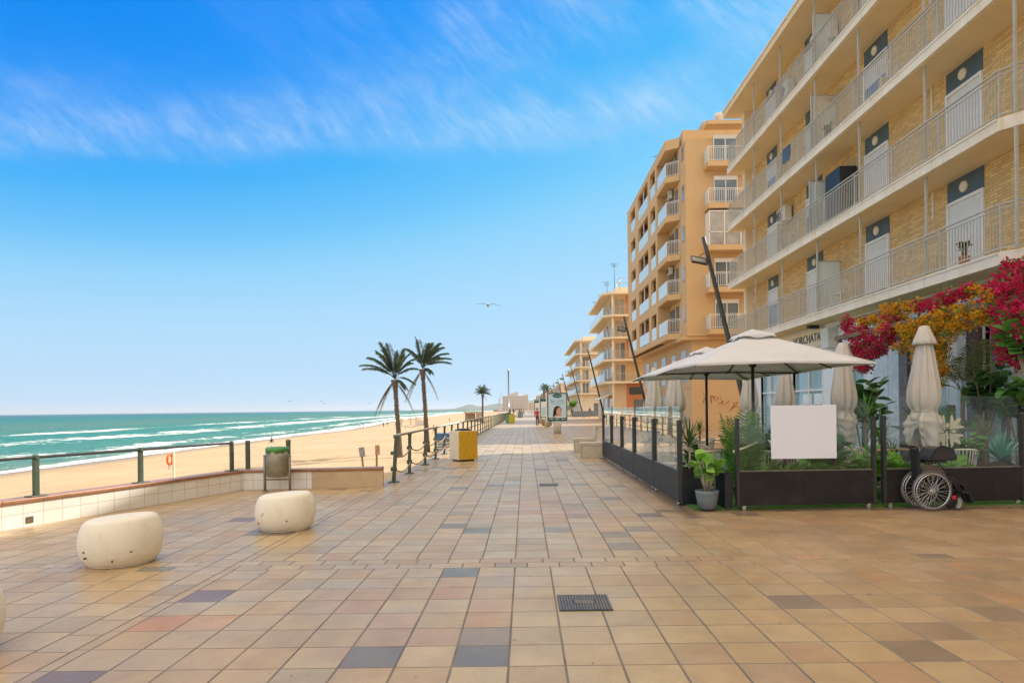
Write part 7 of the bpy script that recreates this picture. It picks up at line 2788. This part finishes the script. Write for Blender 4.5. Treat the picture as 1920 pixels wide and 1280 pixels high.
person('person in a red top and dark trousers standing left of the poster stands', 1.12, 60.5, 0, R(200), 1.66, 'cloth_red', 'cloth_maroon', 'stand', seed=1)
person('person dressed all in black standing before the cream block at right', 12.0, 119, 0, R(160), 1.75, 'cloth_black', 'cloth_black', 'walk', seed=2)
for i, (px, Y, a, b, lab) in enumerate(((956, 140, 'cloth_black', 'cloth_black', 'far walker in black just right of the green bin'), (963, 150, 'cloth_maroon', 'cloth_blue', 'far walker in dark red beside the tall mast'),
                                        (969, 128, 'cloth_white', 'cloth_white', 'far walker in white left of the small teal bin'), (974.5, 122, 'cloth_black', 'cloth_maroon', 'far walker in black behind the small teal bin'),
                                        (978.5, 150, 'cloth_red', 'cloth_black', 'far walker in red right of the small teal bin'), (982, 170, 'cloth_tan', 'cloth_black', 'farthest walker in tan at the end of the crowd'))):
    q = at(px, 780, Y)
    person(lab, q.x, Y, 0, R(30 * i), 1.7, a, b, 'walk', seed=10 + i, group='walkers far along the promenade')
for i, (px, Y, a, b, lab) in enumerate(((509, 88, 'cloth_black', 'cloth_white', 'person in a black jacket on the beach, seen above the litter bin'), (675, 205, 'cloth_white', 'cloth_black', 'beach walker in white near the waterline'),
                                        (681, 205, 'cloth_black', 'cloth_black', 'beach walker in black beside the one in white'), (719, 205, 'cloth_blue', 'cloth_black', 'beach walker in blue left of the palm trunk, near the water'),
                                        (726.5, 210, 'cloth_black', 'cloth_tan', 'beach walker in black close to the left palm trunk'), (813, 135, 'cloth_tan', 'cloth_maroon', 'person in tan on the sand right of the palms'),
                                        (843, 260, 'cloth_maroon', 'cloth_black', 'person in dark red on the far sand left of the kiosk'))):
    q = at(px, 800, Y)
    person(lab, q.x, Y, beach_z(q.x, Y), R(70 + 40 * i), 1.72, a, b, 'walk', seed=20 + i, group='people on the beach')

# ------------------------------------------------------------------ gulls and kites
def gull(label, px, py, Y, span, roll, yaw, m='feather'):
    c = at(px, py, Y)
    root = thing('gull', label, 'bird', c, yaw)
    mb = MB()
    s = span / 2
    mb.tube([(0, -0.30 * s, 0), (0, -0.2 * s, 0.0), (0, 0, 0), (0, 0.22 * s, 0.01), (0, 0.34 * s, 0.0), (0, 0.40 * s, -0.01)], [0.01 * s, 0.06 * s, 0.09 * s, 0.075 * s, 0.055 * s, 0.015 * s], 10)
    cr, sr = math.cos(roll), math.sin(roll)
    for sg in (-1, 1):
        rib = [(0.05, 0.02, 0.14), (0.30, 0.13, 0.15), (0.50, 0.15, 0.13), (0.78, 0.10, 0.09), (1.0, 0.02, 0.02)]
        vs = []
        for (t, zz, ch) in rib:
            x_, z_ = sg * t * s, zz * s
            x_, z_ = x_ * cr - z_ * sr, x_ * sr + z_ * cr
            y_ = 0.10 * s - 0.15 * s * max(0, t - 0.45)
            vs += [(x_, y_, z_ + 0.012 * s), (x_, y_ - ch * s, z_ + 0.005 * s), (x_, y_, z_ - 0.012 * s), (x_, y_ - ch * s, z_ - 0.002 * s)]
        fs = []
        for i in range(len(rib) - 1):
            o_ = i * 4
            fs += [(o_, o_ + 1, o_ + 5, o_ + 4), (o_ + 2, o_ + 6, o_ + 7, o_ + 3), (o_, o_ + 4, o_ + 6, o_ + 2), (o_ + 1, o_ + 3, o_ + 7, o_ + 5)]
        mb.add(vs, fs, 0)
        o_ = len(mb.v)
    mb.build('body', M[m], root, world=False)
    bk = MB()
    bk.tube([(0, 0.39 * s, -0.01), (0, 0.47 * s, -0.02)], [0.018 * s, 0.004 * s], 6)
    bk.build('beak', M['yellow'], root, world=False)
    tl = MB()
    tl.prism([(-0.04 * s, -0.27 * s), (0.04 * s, -0.27 * s), (0.09 * s, -0.45 * s), (-0.09 * s, -0.45 * s)], -0.006 * s, 0.006 * s)
    tl.build('tail', M['feather_grey'], root, world=False)
    return root


gull('gull gliding with spread wings over the middle of the promenade', 915, 573, 32, 1.28, R(3), R(185), 'feather_grey')
gull('gull gliding near the top of the tan tower', 1229, 294, 40, 0.62, R(8), R(120), 'feather_grey')
for i, (px, py, Y) in enumerate(((543.5, 753.5, 700), (602, 753, 800), (607.5, 757.5, 800), (695, 757, 750))):
    c = at(px, py, Y)
    root = thing('surf_kite', ['curved kite over the sea, leftmost of the four', 'curved kite over the sea, upper of the middle two', 'curved kite over the sea, lower of the middle two', 'curved kite over the sea, rightmost of the four'][i], 'kite', c, 0.3 * i)
    mb = MB()
    arc = [(2.1 * math.cos(a * math.pi / 10), 1.8 * math.sin(a * math.pi / 10)) for a in range(11)]
    inn = [(1.9 * math.cos(a * math.pi / 10) , 1.25 * math.sin(a * math.pi / 10)) for a in range(11)]
    mb.plate(arc + inn[::-1], Matrix.Rotation(R(70), 4, 'X'), 0.15)
    mb.build('kite_canopy', M[('grey_blue', 'feather_grey', 'grey_blue', 'feather_grey')[i]], root, world=False)

# ------------------------------------------------------------------ sea haze
mh = bpy.data.materials.new('pale_sea_haze')
mh.use_nodes = True
H_ = NT(mh.node_tree)
H_.n.clear()
ho = H_.node('ShaderNodeOutputMaterial')
hv = H_.node('ShaderNodeVolumePrincipled')
hv.inputs['Color'].default_value = (0.82, 0.9, 1.0, 1)
hv.inputs['Density'].default_value = 0.00008
hv.inputs['Anisotropy'].default_value = 0.2
H_.l.new(hv.outputs[0], ho.inputs['Volume'])
mb = MB()
mb.b(-30000, 9000, -1500, 30000, -6.0, 130.0)
hz = mb.build('haze', mh)
hz['kind'] = 'stuff'
hz['label'] = 'pale sea haze over the far shore'
